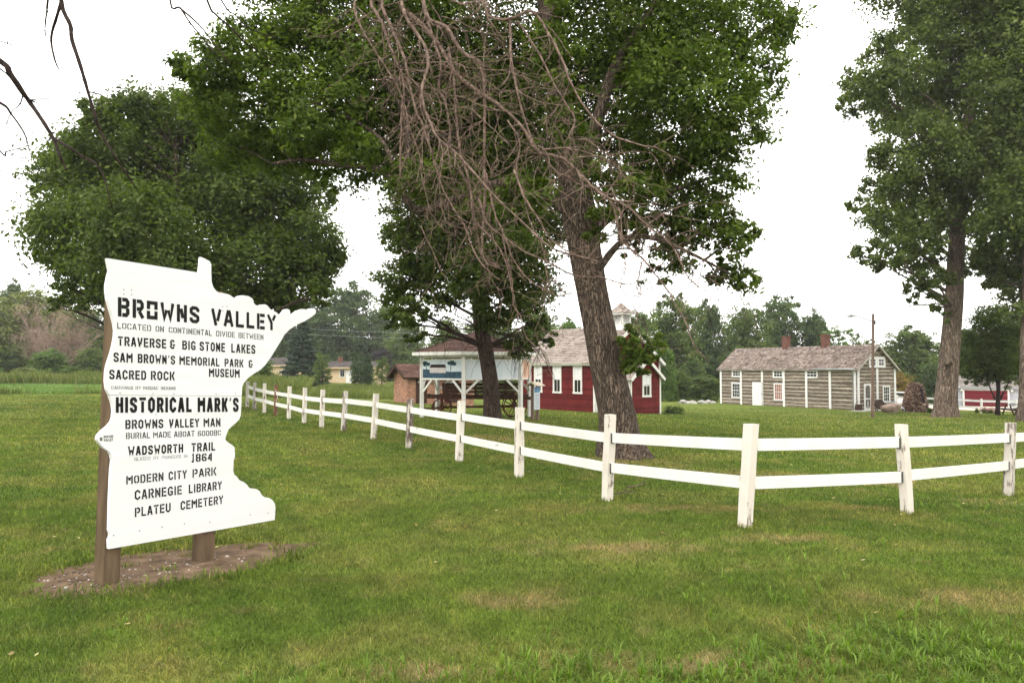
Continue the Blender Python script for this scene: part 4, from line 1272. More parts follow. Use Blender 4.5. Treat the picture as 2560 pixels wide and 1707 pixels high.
def build_cabin():
    rng = random.Random(5)
    C0 = V(27.1, 60.4, 0)
    L, G = h2(-.454, .891), h2(.891, .454)
    LEN, WID, EV, RG = 15.4, 4.5, 1.80, 3.62
    zg = -1.5; zf = zg - .35
    root = thing('log_cabin', (C0.x, C0.y, zg), 'long weathered log cabin with white upright boards, small windows and two brick chimneys', 'cabin')
    def s_at(px):
        u = ray(px, 950); u = u.x / u.y
        return (u * C0.y - C0.x) / (L.x - u * L.y)
    def t_at(px):
        u = ray(px, 950); u = u.x / u.y
        return (u * C0.y - C0.x) / (G.x - u * G.y)
    def zs(py, s):
        return zpx(py, C0.y + L.y * s)
    def zt(py, t_):
        return zpx(py, C0.y + G.y * t_)
    mb = MB()
    rect = lambda z: (0, LEN)
    log_wall(mb, C0, L, -G, rect, zf, EV, rng)
    log_wall(mb, C0 + G * WID, L, G, rect, zf, EV, rng)
    sl_ = (RG - EV) / (WID / 2)
    gf = lambda z: (0, WID) if z <= EV else ((z - EV) / sl_, WID - (z - EV) / sl_)
    log_wall(mb, C0, G, -L, gf, zf, RG, rng)
    log_wall(mb, C0 + L * LEN, G, L, gf, zf, RG, rng)
    mid = C0 + L * LEN / 2 + G * WID / 2
    mb.obox(V(mid.x, mid.y, (zf + EV) / 2), L * (LEN / 2 - .01), G * (WID / 2 - .01), ZU * (EV - zf) / 2, 1)
    mb.build('wall', [M['log'], M['chink']], root)
    # white upright boards, each its own
    for px in (1801.5, 1853.7, 1906.5, 1960.7, 2017, 2076, 2138):
        s = min(LEN - .1, max(.1, s_at(px)))
        mb = MB()
        q = C0 + L * s - G * .06
        mb.obox(V(q.x, q.y, (zf + EV) / 2), L * .11, G * .025, ZU * (EV - zf) / 2)
        mb.build('upright_board', M['white'], root)
    for t_ in (.10, t_at(2191.5), WID - .10):
        mb = MB()
        q = C0 + G * t_ - L * .058
        top = EV if t_ < 1 or t_ > WID - .5 else zt(921, t_)
        mb.obox(V(q.x, q.y, (zf + top) / 2), G * .11, L * .025, ZU * (top - zf) / 2)
        mb.build('upright_board', M['white'], root)
    # roof
    half = WID / 2; up = RG - EV; rl = math.hypot(half, up)
    OV, EO = .30, .32
    mb = MB()
    for base, sg in ((C0, 1), (C0 + G * WID, -1)):
        vv = (G * sg * half + ZU * up).normalized()
        o = V(base.x, base.y, EV + .12) - L * OV - vv * EO
        shingles(mb, o, L, vv, LEN + 2 * OV, rl + EO, .17, .17, .03, rng, wave=.014, var=.22)
    roof = mb.build('roof', M['cedar2'], root)
    mb = MB()
    for base, sg in ((C0, 1), (C0 + G * WID, -1)):
        vv = (G * sg * half + ZU * up).normalized()
        o = V(base.x, base.y, EV + .11) - L * OV - vv * EO
        n = L.cross(vv); n = n if n.z > 0 else -n
        slab(mb, o, L, vv, LEN + 2 * OV, rl + EO - .03, .05)
        for e in (-.011, LEN + 2 * OV + .011):
            mb.obox(o + L * e + vv * (rl + EO) / 2 - n * .06, L * .012, vv * (rl + EO) / 2, n * .06)
        mb.obox(o + L * (LEN / 2 + OV) - vv * .012 - n * .05, L * (LEN / 2 + OV), vv * .011, n * .045)
    mb.build('eave_trim', pmat('weathered_trim', (.30, .28, .23), (.45, .42, .36), 3, .8), root)
    for px in (1965, 2063):
        s = s_at(px) + (1.0 if px < 2000 else 1.2)
        q = C0 + L * (s) + G * half
        # solve for the ridge position under this pixel
        uu = ray(px, 850); uu = uu.x / uu.y
        rc = C0 + G * half
        s = (uu * rc.y - rc.x) / (L.x - uu * L.y)
        q = rc + L * s
        mb = MB()
        mb.obox(V(q.x, q.y, 4.02), L * .26, G * .26, ZU * .60)
        mb.obox(V(q.x, q.y, 4.66), L * .30, G * .30, ZU * .06)
        mb.build('chimney', M['chimney'], roof)
    # openings on the long side
    for px0, px1, y0, y1, kind in ((1831.5, 1856, 924.5, 942.5, 'up'), (1934, 1960, 924.5, 944.5, 'up'), (2016.5, 2046, 924.5, 945, 'up'), (1830.5, 1853, 956, 995, 'lo'), (1936, 1959, 957.5, 1001, 'lored')):
        s0, s1 = s_at(px1), s_at(px0)
        s = (s0 + s1) / 2
        zb, zt_ = zs(y1, s), zs(y0, s)
        c = C0 + L * s; c.z = (zb + zt_) / 2
        wd, hh = abs(s1 - s0), zt_ - zb
        if kind == 'up':
            window(root, c - G * .05, L, -G, wd, hh, .13, 3, 2, 0, .05, sill=False, fm='white')
        else:
            f = window(root, c - G * .05, L, -G, wd, hh, .12, 4, 4, 1.0 if kind == 'lored' else 0, .05, fm='white', blindM='redcurtain')
    c = C0 + L * ((s_at(1882) + s_at(1909)) / 2)
    sd = abs(s_at(1882) - s_at(1909))
    zt_ = zs(955, s_at(1895)); zb = zg - .03
    mb = MB()
    q = V(c.x, c.y, (zt_ + zb) / 2) - G * .055
    mb.obox(q, L * sd / 2, G * .03, ZU * (zt_ - zb) / 2)
    for a_, b_ in ((-.25, .25),):
        for k in (-1, 1):
            for m_ in (.45, -.45):
                mb.obox(q + L * k * sd * .22 - G * .033 + ZU * m_ * (zt_ - zb) / 2, L * sd * .15, G * .006, ZU * (zt_ - zb) * .15)
    dr = mb.build('door', M['white'], root)
    mb = MB(); mb.tube([q - G * .03 + L * (-sd * .4), q - G * .10 + L * (-sd * .4)], [.03, .035], 8)
    mb.build('handle', M['iron'], dr)
    # gable end openings
    t0, t1 = t_at(2158), t_at(2176.5)
    tc = (t0 + t1) / 2; wd = t1 - t0
    zt_, zb = zt(959, tc), zg - .02
    q = C0 + G * tc - L * .055; q.z = (zt_ + zb) / 2
    hh = zt_ - zb
    mb = MB()
    for s in (-1, 1):
        mb.obox(q + G * s * (wd / 2 - .07), G * .07, L * .03, ZU * hh / 2)
    for zz, hz in ((hh / 2 - .07, .068), (-hh / 2 + .10, .10), (-.12, .04)):
        mb.obox(q + ZU * zz, G * (wd / 2 - .14), L * .028, ZU * hz)
    mb.obox(q - ZU * hh * .30, G * .022, L * .018, ZU * hh * .17)
    for s in (-1, 1):
        for zz in (hh / 2 - .18, -hh / 2 + .27):
            mb.obox(q + G * s * (wd / 2 - .19) + ZU * zz, G * .05, L * .018, ZU * .05)
    d = mb.build('screen_door', M['white'], root)
    mb = MB(); mb.obox(q + L * .02, G * (wd / 2 - .13), L * .004, ZU * (hh / 2 - .13))
    mb.build('screen', pmat('door_screen', (.07, .07, .07), (.12, .12, .12), 40, .6), d)
    t0, t1 = t_at(2204.5), t_at(2222.5)
    tc = (t0 + t1) / 2
    c = C0 + G * tc; zt_, zb = zt(964, tc), zt(1005.5, tc); c.z = (zt_ + zb) / 2
    window(root, c - L * .05, G, -L, t1 - t0, zt_ - zb, .11, 3, 4, 0, .05, fm='white')
    for a_, b_ in ((2170.5, 2191), (2191.6, 2211.5)):
        t0, t1 = t_at(a_), t_at(b_)
        tc = (t0 + t1) / 2
        c = C0 + G * tc; zt_, zb = zt(892, tc), zt(919, tc); c.z = (zt_ + zb) / 2
        window(root, c - L * .05, G, -L, (t1 - t0), zt_ - zb, .19, 2, 2, 0, .05, sill=False, fm='white')
    # rain gutter along the eave end and the pipe at the near corner
    mb = MB()
    g0 = V(C0.x, C0.y, EV - .03) - G * .36 - L * .1
    mb.tube([g0, g0 + L * 4.2], .05, 8)
    k0 = g0 + L * .25
    mb.tube([k0, k0 - ZU * .12, V(C0.x, C0.y, EV - .42) - G * .11 + L * .28, V(C0.x, C0.y, zg + .9) - G * .11 + L * .28, V(C0.x, C0.y, zg + .1) - G * .12 + L * .28], .045, 8)
    mb.build('downspout', M['galv'], root)
M['redcurtain'] = pmat('brick_red_curtain', (.22, .09, .06), (.32, .15, .10), 6, .8)
build_cabin()

# ------------------------------------------------------------------ brick restroom block
def build_restroom():
    rng = random.Random(8)
    C0 = V((1020 - 1280) / 1920 * 55, 55, 0)
    F, D_ = h2(.85, .53), h2(-.53, .85)
    LEN, DEP = 5.4, 2.5
    zg = -.72; zf = zg - .4; EV = 1.36; RG = 2.10
    root = thing('restroom_building', (C0.x, C0.y, zg), 'low brick restroom block with brown doors behind the open shelter', 'restroom')
    mb = MB()
    m_ = C0 + F * LEN / 2 + D_ * DEP / 2
    mb.obox(V(m_.x, m_.y, (zf + EV) / 2), F * LEN / 2, D_ * DEP / 2, ZU * (EV - zf) / 2)
    gp = lambda q, z: V(q.x, q.y, z)
    for q in (C0, C0 + F * LEN):
        mb.face([gp(q, EV), gp(q + D_ * DEP, EV), gp(q + D_ * DEP / 2, RG)])
    mb.build('wall', M['brick'], root)
    half = DEP / 2; up = RG - EV; rl = math.hypot(half, up)
    mb = MB(); sb = MB()
    for base, sg in ((C0, 1), (C0 + D_ * DEP, -1)):
        vv = (D_ * sg * half + ZU * up).normalized()
        o = V(base.x, base.y, EV + .05) - F * .45 - vv * .40
        shingles(mb, o, F, vv, LEN + .9, rl + .40, .14, .28, .012, rng)
        o2 = o - ZU * .01
        slab(sb, o2, F, vv, LEN + .9, rl + .38, .05)
        n = F.cross(vv); n = n if n.z > 0 else -n
        for e in (-.012, LEN + .912):
            sb.obox(o2 + F * e + vv * (rl + .4) / 2 - n * .09, F * .014, vv * (rl + .4) / 2, n * .09)
        sb.obox(o2 + F * (LEN / 2 + .45) - vv * .013 - n * .08, F * (LEN / 2 + .45), vv * .012, n * .07)
    mb.build('roof', M['asphalt'], root)
    sb.build('eave_trim', M['browndoor'], root)
    def s_at(px):
        u = ray(px, 960); u = u.x / u.y
        return (u * C0.y - C0.x) / (F.x - u * F.y)
    for a_, b_, txt in ((1040, 1067, 'MEN'), (1112, 1146, 'WOMEN')):
        s0, s1 = s_at(a_), s_at(b_)
        q = C0 + F * ((s0 + s1) / 2) - D_ * .02; zc = (zg + .05 + EV - .02) / 2
        mb = MB(); mb.obox(V(q.x, q.y, zc), F * (s1 - s0) / 2, D_ * .035, ZU * (EV - .02 - zg - .05) / 2)
        dr = mb.build('door', M['browndoor'], root)
        tw = .48 if txt == 'MEN' else .62
        zt = zpx(955, q.y)
        b0 = V(q.x, q.y, zt - .07) - D_ * .036 - F * tw / 2 - F * (.05 if txt == 'MEN' else 0)
        mb = MB()
        letter_word(mb, txt, (b0, b0 + F * tw, b0 + F * tw + ZU * .14, b0 + ZU * .14), .22, -D_, .003)
        mb.build('lettering', M['white'], dr)
build_restroom()

# ------------------------------------------------------------------ tan house far behind
def build_house():
    rng = random.Random(9)
    zg = -.60; zf = zg - .5
    root = thing('house', (-30, 122, zg), 'low tan stucco house with dark roof half hidden by spruce and arborvitae', 'house')
    def block(px0, px1, Y, D, EV, RG, windows, nm, side):
        x0, x1 = xpx(px0, Y), xpx(px1, Y)
        u, n = V(1, 0, 0), V(0, -1, 0)
        mb = MB()
        mb.obox(V((x0 + x1) / 2, Y + D / 2, (zf + EV) / 2), u * (x1 - x0) / 2, V(0, D / 2, 0), ZU * (EV - zf) / 2)
        for x in (x0, x1):
            mb.face([V(x, Y, EV), V(x, Y + D, EV), V(x, Y + D / 2, RG)])
        mb.build(nm + 'wall', M['cream'], root)
        up = RG - EV; rl = math.hypot(D / 2, up)
        mb = MB(); sb = MB()
        for yy, sg in ((Y, 1), (Y + D, -1)):
            vv = V(0, sg * D / 2, up).normalized()
            o = V(x0 - .5, yy, EV + .05) - vv * .6
            shingles(mb, o, u, vv, x1 - x0 + 1.0, rl + .6, .35, .6, .02, rng)
            nn = u.cross(vv); nn = nn if nn.z > 0 else -nn
            slab(sb, o - ZU * .01, u, vv, x1 - x0 + 1.0, rl + .57, .06)
            sb.obox(o + u * (x1 - x0 + 1) / 2 - vv * .02 - nn * .12, u * (x1 - x0 + 1) / 2, vv * .015, nn * .10)
        r_ = mb.build(nm + 'roof', M['roofdark'], root)
        sb.build(nm + 'eave_trim', M['cream'], root)
        for (a_, b_, ya, yb) in windows:
            xa, xb = xpx(a_, Y), xpx(b_, Y); za, zb = zpx(yb, Y), zpx(ya, Y)
            window(root, V((xa + xb) / 2, Y - .01, (za + zb) / 2), u, n, xb - xa, zb - za, .12, 2, 1, 0, .06, fm='white')
        return r_, x0, x1
    r_, x0, x1 = block(790, 946, 125, 9, zpx(917, 125), zpx(903.5, 129), [(849, 863, 922.5, 943)], '', 0)
    xc = xpx(851, 129)
    mb = MB(); mb.obox(V(xc, 129, zpx(902, 129) + .1), V(.35, 0, 0), V(0, .35, 0), ZU * .55)
    mb.build('chimney', M['chimney'], r_)
    block(655, 760, 116, 9, zpx(911, 116), zpx(895, 120), [(703, 716, 924, 944)], 'wing_', 1)
    xd = xpx(872, 125)
    mb = MB(); mb.obox(V(xd, 124.96, zg + 1.05), V(.45, 0, 0), V(0, .04, 0), ZU * 1.05)
    mb.build('door', M['white'], root)
build_house()

# ------------------------------------------------------------------ garage beyond the second fence
def build_garage():
    rng = random.Random(10)
    Y = 88; zg = gz(57, Y); zf = zg - .6
    u, n = h2(.86, -.5), -h2(.5, .86)
    O = V(xpx(2394, Y), Y, 0); GW = 16.0
    x0 = O.x
    def s_at(px):
        k = ray(px, 980); k = k.x / k.y
        return (k * O.y - O.x) / (u.x - k * u.y)
    def gp(s, d_, z): return O + u * s - n * d_ + ZU * z
    EV = zpx(965, Y); RG = zpx(938, Y + 4)
    D = 8
    root = thing('garage', (x0, Y, zg), 'grey sided garage with a wide red overhead door behind the small tree', 'garage')
    mb = MB()
    clap(mb, O, u, n, lambda z: (0, GW), zf, EV, .16, rng)
    mb.obox(gp(GW / 2, D / 2 + .01, (zf + EV) / 2), u * GW / 2, n * D / 2, ZU * (EV - zf) / 2)
    for s in (0, GW):
        mb.face([gp(s, 0, EV), gp(s, D, EV), gp(s, D / 2, RG)])
    mb.build('wall', M['greysiding'], root)
    up = RG - EV; rl = math.hypot(D / 2, up)
    mb = MB(); sb = MB()
    x1 = x0 + GW
    for yy, sg in ((0, 1), (D, -1)):
        vv = (-n * sg * D / 2 + ZU * up).normalized()
        o = gp(-.3, yy, EV + .05) - vv * .4
        shingles(mb, o, u, vv, GW + .6, rl + .4, .25, .4, .02, rng)
        nn = u.cross(vv); nn = nn if nn.z > 0 else -nn
        slab(sb, o - ZU * .01, u, vv, x1 - x0 + .6, rl + .37, .06)
        sb.obox(o + u * (x1 - x0 + .6) / 2 - vv * .02 - nn * .1, u * (x1 - x0 + .6) / 2, vv * .015, nn * .09)
    mb.build('roof', M['roofgrey'], root)
    sb.build('eave_trim', M['greysiding'], root)
    a_, b_ = s_at(2411), s_at(2519)
    zt = zpx(975, Y)
    mb = MB()
    k = 4
    for i in range(k):
        za, zb = zg - .1 + (zt - zg + .1) * i / k, zg - .1 + (zt - zg + .1) * (i + 1) / k - .02
        mb.obox(gp((a_ + b_) / 2, -.05, (za + zb) / 2), u * (b_ - a_) / 2, n * .03, ZU * (zb - za) / 2)
    mb.build('overhead_door', M['redmetal'], root)
    mb = MB()
    for s in (a_ - .08, b_ + .08):
        mb.obox(gp(s, -.05, (zg - .1 + zt) / 2), u * .08, n * .035, ZU * (zt - zg + .1) / 2)
    mb.obox(gp((a_ + b_) / 2, -.05, zt + .08), u * ((b_ - a_) / 2 + .16), n * .037, ZU * .07)
    mb.build('door_casing', M['white'], root)
    mb = MB()
    mb.tube([gp(.1, -.45, EV - .05), gp(.45, -.12, EV - .35), gp(.45, -.10, zg + .1)], .05, 6)
    mb.build('downspout', M['white'], root)
    for px in (2404, 2530):
        s = s_at(px); z = zpx(973, Y)
        mb = MB(); mb.tube([gp(s, -.03, z), gp(s, -.2, z - .03), gp(s, -.26, z - .18)], [.06, .10, .14], 8)
        mb.build('flood_lamp', M['white'], root)
build_garage()
# ------------------------------------------------------------------ open hexagonal shelter with painted boards
SHC = V((1192.5 - 1280) / 1920 * 35, 35.0, 0)
def build_shelter():
    rng = random.Random(21)
    zg = gz(SHC.x, SHC.y)
    root = thing('picnic_shelter', (SHC.x, SHC.y, zg), 'open six-sided white post shelter with brown hip roof and painted boards, sheltering a wagon', 'shelter')
    A6 = [math.radians(200 + 60 * k) for k in range(6)]
    Rp, Re = 2.56, 2.98
    P = [SHC + V(math.cos(a), math.sin(a), 0) * Rp for a in A6]
    E = [SHC + V(math.cos(a), math.sin(a), 0) * Re for a in A6]
    ze, zt, zb, za = 2.40, 2.18, 1.41, 3.52
    for p in P:
        mb = MB()
        r = (p - SHC).normalized(); t_ = V(-r.y, r.x, 0)
        b0 = gz(p.x, p.y) - .2
        mb.obox(V(p.x, p.y, (b0 + ze) / 2), r * .075, t_ * .075, ZU * (ze - b0) / 2)
        mb.build('post', M['trim'], root)
    ap = V(SHC.x, SHC.y, za)
    mb = MB(); un = MB(); fs = MB()
    for k in range(6):
        a, b = E[k], E[(k + 1) % 6]
        a = V(a.x, a.y, ze + .13); b = V(b.x, b.y, ze + .13)
        u = (b - a); W_ = u.length; u.normalize()
        m_ = (a + b) / 2
        v = ap - m_; L_ = v.length; v.normalize()
        shingles(mb, a, u, v, W_, L_, .14, .30, .012, rng, fn=lambda y, W_=W_, L_=L_: (W_ / 2 * y / L_, W_ - W_ / 2 * y / L_), wave=.003)
        un.face([a - ZU * .02, b - ZU * .02, ap - ZU * .03])
        un.face([b - ZU * .10, a - ZU * .10, ap - ZU * .16])
        out = V(m_.x - SHC.x, m_.y - SHC.y, 0).normalized()
        fs.obox((a + b) / 2 + out * .016 - ZU * .055, u * (W_ / 2 + .01), out * .014, ZU * .075)
        # ridge cap
        mb.bar(a + ZU * .02, ap + ZU * .02, .14, .016, r=.35)
    rf = mb.build('roof', M['asphalt'], root)
    un.build('ceiling_board', pmat('old_ceiling_board', (.26, .20, .10), (.36, .28, .15), 5, .9), rf)
    fs.build('fascia', M['trim'], rf)
    # face frames: top plate, mullions, painted boards, bottom rail, braces
    skyb = pmat('mural_pale_blue', (.42, .48, .51), (.54, .59, .61), 2, .7)
    for k in range(6):
        a, b = P[k], P[(k + 1) % 6]
        u = (b - a).normalized(); W_ = (b - a).length
        m_ = (a + b) / 2; out = V(m_.x - SHC.x, m_.y - SHC.y, 0).normalized()
        q = lambda x, z, d=0: V(a.x, a.y, z) + u * x + out * d
        mb = MB()
        for z, h in ((ze - .04, .05), (zt + .025, .028)):
            mb.obox(q(W_ / 2, z), u * (W_ / 2 - .075), out * .03, ZU * h)
        mb.build('top_plate', M['trim'], root)
        if k in (3, 4, 5): 
            mb = MB(); mb.obox(q(W_ / 2, 1.40), u * (W_ / 2 - .075), out * .03, ZU * .04); mb.build('bottom_rail', M['trim'], root)
        else:
            mb = MB(); mb.obox(q(W_ / 2, zb - .035), u * (W_ / 2 - .075), out * .045, ZU * .035); mb.build('bottom_rail', M['trim'], root)
            mb = MB()
            for f in (.25, .5, .75): mb.obox(q(W_ * f, (zt + ze) / 2 + .02), u * .02, out * .02, ZU * (ze - zt) / 2 * .6)
            mb.build('mullion', M['trim'], root)
            mb = MB()
            mat_ = [skyb, pmat('board_grey_blue', (.50, .54, .57), (.60, .63, .65), 1.5, .8), pmat('board_peach', (.56, .33, .24), (.66, .42, .32), 2, .8)][k]
            nb = 9
            for i in range(nb):
                x0 = .08 + (W_ - .16) * i / nb; x1 = .08 + (W_ - .16) * (i + 1) / nb - (.004 if k == 1 else 0)
                mb.obox(q((x0 + x1) / 2, (zt + zb) / 2), u * (x1 - x0) / 2, out * .012, ZU * (zt - zb) / 2)
            bd = mb.build('painted_board', mat_, root)
            if k == 0:
                fl = lambda pts, d: [q(.08 + (W_ - .16) * x, zb + (zt - zb) * y, .012 + d) for x, y in pts]
                mb = MB(); mb.face(fl([(0, 0), (1, 0), (1, .38), (.75, .37), (.55, .40), (.3, .45), (.12, .50), (0, .52)], .002)); mb.build('painted_field', pmat('mural_dark_blue', (.018, .042, .065), (.05, .09, .12), 5, .7), bd)
                mb = MB(); mb.face(fl([(.18, .30), (.60, .30), (.60, .60), (.18, .60)], .004)); mb.build('painted_cabin', pmat('mural_grey_white', (.34, .31, .29), (.55, .52, .49), 12, .8, stretch=(4, 4, .5)), bd)
                mb = MB(); mb.face(fl([(.17, .60), (.61, .60), (.57, .78), (.22, .78)], .005)); mb.build('painted_roof', pmat('mural_brown_black', (.02, .014, .014), (.04, .026, .025), 8, .8), bd)
                for (tx, tw, ty) in ((.10, .09, .80), (.72, .13, .86)):
                    mb = MB()
                    mb.face(fl([(tx - .010, .42), (tx + .010, .42), (tx + .008, ty), (tx - .008, ty)], .003))
                    for i in range(7):
                        cx = tx + rng.uniform(-tw, tw) * .7; cy = ty + rng.uniform(-.08, .10)
                        mb.face(fl([(cx + tw * .45 * math.cos(j * .785) , min(.99, cy + .10 * math.sin(j * .785))) for j in range(8)], .006 + i * .0006))
                    mb.build('painted_tree', pmat('mural_tree', (.02, .045, .055), (.045, .075, .08), 9, .8), bd)
            if k == 2:
                fl = lambda pts, d: [q(.08 + (W_ - .16) * x, zb + (zt - zb) * y, .012 + d) for x, y in pts]
                mb = MB()
                for i in range(12):
                    t0, t1 = i / 12 * 5.2 - .9, (i + 1) / 12 * 5.2 - .9
                    c = lambda t_, r_: (.50 + .12 * r_ * math.cos(t_), .62 + .25 * r_ * math.sin(t_))
                    mb.face(fl([c(t0, 1), c(t1, 1), c(t1, .72), c(t0, .72)], .002))
                for x, y0, y1 in ((.40, .12, .42), (.47, .05, .40), (.55, .18, .5)):
                    mb.face(fl([(x, y0), (x + .035, y0), (x + .03, y1), (x, y1)], .002))
                mb.build('painted_emblem', M['browndoor'], bd)
        # knee braces
        for x, s in ((.07, 1), (W_ - .07, -1)):
            mb = MB()
            mb.bar(q(x, .80), q(x + s * .56, zb - .08 if k < 3 else 1.36), .05, .085, side=out)
            mb.build('brace', M['trim'], root)
build_shelter()

# ------------------------------------------------------------------ hay wagon under the shelter
def spoke_wheel(root, c, ax, r, mat, name='wheel'):
    ax = Vector(ax).normalized(); up = ZU; sd = ax.cross(up).normalized()
    mb = MB()
    mb.ring(c, sd, up, r - .025, .026, 28, 6)
    w_ = mb.build(name, mat, root)
    mb = MB(); mb.tube([c - ax * .10, c - ax * .05, c + ax * .05, c + ax * .10], [.05, .075, .075, .05], 10); mb.build('hub', mat, w_)
    for k in range(12):
        a = k * math.pi / 6 + .1
        d = sd * math.cos(a) + up * math.sin(a)
        mb = MB(); mb.tube([c + d * .06, c + d * (r - .03)], [.017, .013], 5); mb.build('spoke', mat, w_)
def build_wagon():
    rng = random.Random(4)
    zg = gz(-1.6, 34.6)
    root = thing('hay_wagon', (-1.6, 34.5, zg), 'old rusty brown farm wagon with spoked wheels and slatted rack under the shelter', 'wagon')
    D_ = h2(1, .06); Sd = V(-D_.y, D_.x, 0)
    c = V(-1.55, 34.6, 0)
    q = lambda a, s, z: c + D_ * a + Sd * s + ZU * z
    mb = MB()
    for s in (-.62, .62):
        mb.bar(q(-2.35, s, .59), q(2.35, s, .52), .09, .15, side=Sd)
    for a in np.linspace(-2.2, 2.2, 9):
        mb.bar(q(a, -.75, .67), q(a, .75, .67), .10, .05)
    mb.build('bed', M['wagon'], root)
    for s in (-.78, .78):
        mb = MB()
        for z in (.80, .96, 1.12):
            mb.bar(q(-1.5, s, z + rng.uniform(-.02, .02)), q(2.0, s, z + rng.uniform(-.03, .02)), .025, .06, side=Sd)
        for a in np.linspace(-1.45, 1.95, 6):
            mb.bar(q(a, s, .55), q(a + rng.uniform(-.03, .03), s, 1.16), .05, .05)
        mb.build('side_rack', M['wagon'], root)
    mb = MB()
    for s in (-.7, .7):
        mb.bar(q(-1.5, s, .6), q(-1.56, s, 1.2), .05, .05)
    for z in (.85, 1.0, 1.17): mb.bar(q(-1.53, -.7, z), q(-1.53, .7, z), .06, .03)
    mb.build('headboard', M['wagon'], root)
    mb = MB(); mb.bar(q(-1.05, -.55, .92), q(-1.05, .55, .92), .34, .05); mb.bar(q(-1.25, -.55, 1.08), q(-1.25, .55, 1.08), .05, .22)
    mb.build('seat', M['wagon'], root)
    fx, rx = xpx(1102.5, 34.0) - c.x, xpx(1286, 33.9) - c.x
    for a, r in ((fx, .44), (rx, .53)):
        mb = MB(); g = gz(c.x + a, 34.6)
        mb.bar(q(a, -.72, g + r), q(a, .72, g + r), .09, .10)
        mb.bar(q(a, -.55, g + r + .12), q(a, .55, g + r + .12), .10, .14)
        for s in (-.5, .5): mb.bar(q(a, s, g + r), q(a, s, .56), .07, .06)
        mb.build('axle', M['wagon'], root)
        for s in (-.72, .72):
            spoke_wheel(root, q(a, s, g + r), Sd, r, M['wheel'])
    mb = MB(); g = gz(-3.5, 34)
    mb.bar(q(fx, 0, g + .44), q(rx, 0, g + .5), .07, .09)
    mb.bar(q(fx, 0, g + .44), q(fx - 1.5, .0, g + .34), .06, .07)
    mb.build('reach_pole', M['wheel'], root)
build_wagon()

# ------------------------------------------------------------------ information post before the schoolhouse
def build_info():
    x, Y = xpx(1331.5, 30), 30.0
    a = V(x, Y, 0); b = V(x + .20, Y + .42, 0)
    zg = gz(x, Y)
    root = thing('notice_stand', (x, Y, zg), 'brown two-post notice stand with pale text panel and little roof by the schoolhouse', 'notice board')
    u = (b - a).normalized(); n = V(u.y, -u.x, 0)
    W_ = (b - a).length
    top = zpx(960, Y)
    for p in (a, b):
        mb = MB(); mb.obox(V(p.x, p.y, (zg - .2 + top - .06) / 2), u * .055, n * .055, ZU * (top - .06 - zg + .2) / 2); mb.build('post', M['pole'], root)
    m_ = (a + b) / 2
    zt, zb = zpx(968, Y), zpx(1024, Y)
    mb = MB(); mb.obox(V(m_.x, m_.y, (zt + zb) / 2) + n * .075, u * (W_ / 2 + .03), n * .018, ZU * (zt - zb) / 2)
    pn = mb.build('text_panel', pmat('panel_white', (.52, .55, .60), (.62, .65, .68), 4, .5), root)
    mb = MB(); mb.obox(V(m_.x, m_.y, zt - .11) + n * .094, u * (W_ / 2 + .028), n * .003, ZU * .10)
    mb.build('header', pmat('panel_blue', (.10, .20, .34), (.14, .26, .42), 4, .5), pn)
    for k in range(13):
        mb = MB(); mb.obox(V(m_.x, m_.y, zt - .27 - k * .045) + n * .0945, u * W_ * .42, n * .0015, ZU * .010)
        mb.build('text_line', pmat('panel_grey', (.18, .20, .22), (.22, .24, .27), 4, .5), pn) if k == 0 else None
        if k == 0:
            first = pn.children[-1]
        else:
            c = first.copy(); S.collection.objects.link(c); c.parent = pn; c.location = (first.location.x, first.location.y, first.location.z - k * .045)
    mb = MB()
    for s in (-1, 1):
        mb.obox(V(m_.x, m_.y, top) + n * s * .13, u * (W_ / 2 + .16), n * .14 - ZU * s * .07, ZU * .012 + n * s * .006)
    mb.build('roof', M['chink'], root)
build_info()

# ------------------------------------------------------------------ street lamp on a wooden pole
def build_lamp():
    Y = 46.0
    p = at(2181, 1044, Y); x = p.x
    zg = p.z; top = zpx(784, Y); xt = xpx(2185, Y)
    root = thing('street_lamp', (x, Y, zg), 'tall brown wooden pole with a curved arm and lamp before the log cabin', 'street lamp')
    mb = MB(); n = 9
    mb.tube([V(x + (xt - x) * k / n, Y, zg - .3 + (top - zg + .3) * k / n) for k in range(n + 1)], [.095 - .025 * k / n for k in range(n + 1)], 12)
    mb.build('pole', M['pole'], root)
    pts = [(2182, 804), (2170, 799.5), (2155, 794), (2140, 790.5), (2132, 789.8)]
    mb = MB(); mb.tube([V(xpx(a, Y), Y - .25 * i / 4, zpx(b, Y)) for i, (a, b) in enumerate(pts)], .028, 8)
    arm = mb.build('lamp_arm', M['iron'], root)
    mb = MB()
    mb.tube([V(xpx(2133, Y), Y - .26, zpx(790, Y)), V(xpx(2126, Y), Y - .27, zpx(790.6, Y)), V(xpx(2118, Y), Y - .28, zpx(791, Y)), V(xpx(2112.5, Y), Y - .28, zpx(791, Y))], [.05, .085, .075, .02], 10)
    mb.build('lamp_head', M['galv'], root)
    mb = MB(); mb.tube([V(xpx(2124.5, Y), Y - .27, zpx(789.5, Y)), V(xpx(2124.5, Y), Y - .27, zpx(786, Y))], [.03, .035], 8); mb.build('photocell', M['iron'], root)
    mb = MB(); mb.obox(V(x + .10 + (xt - x) * .9, Y, zpx(806, Y)), V(.05, 0, 0), V(0, .05, 0), V(0, 0, .12)); mb.build('bracket', M['iron'], root)
build_lamp()

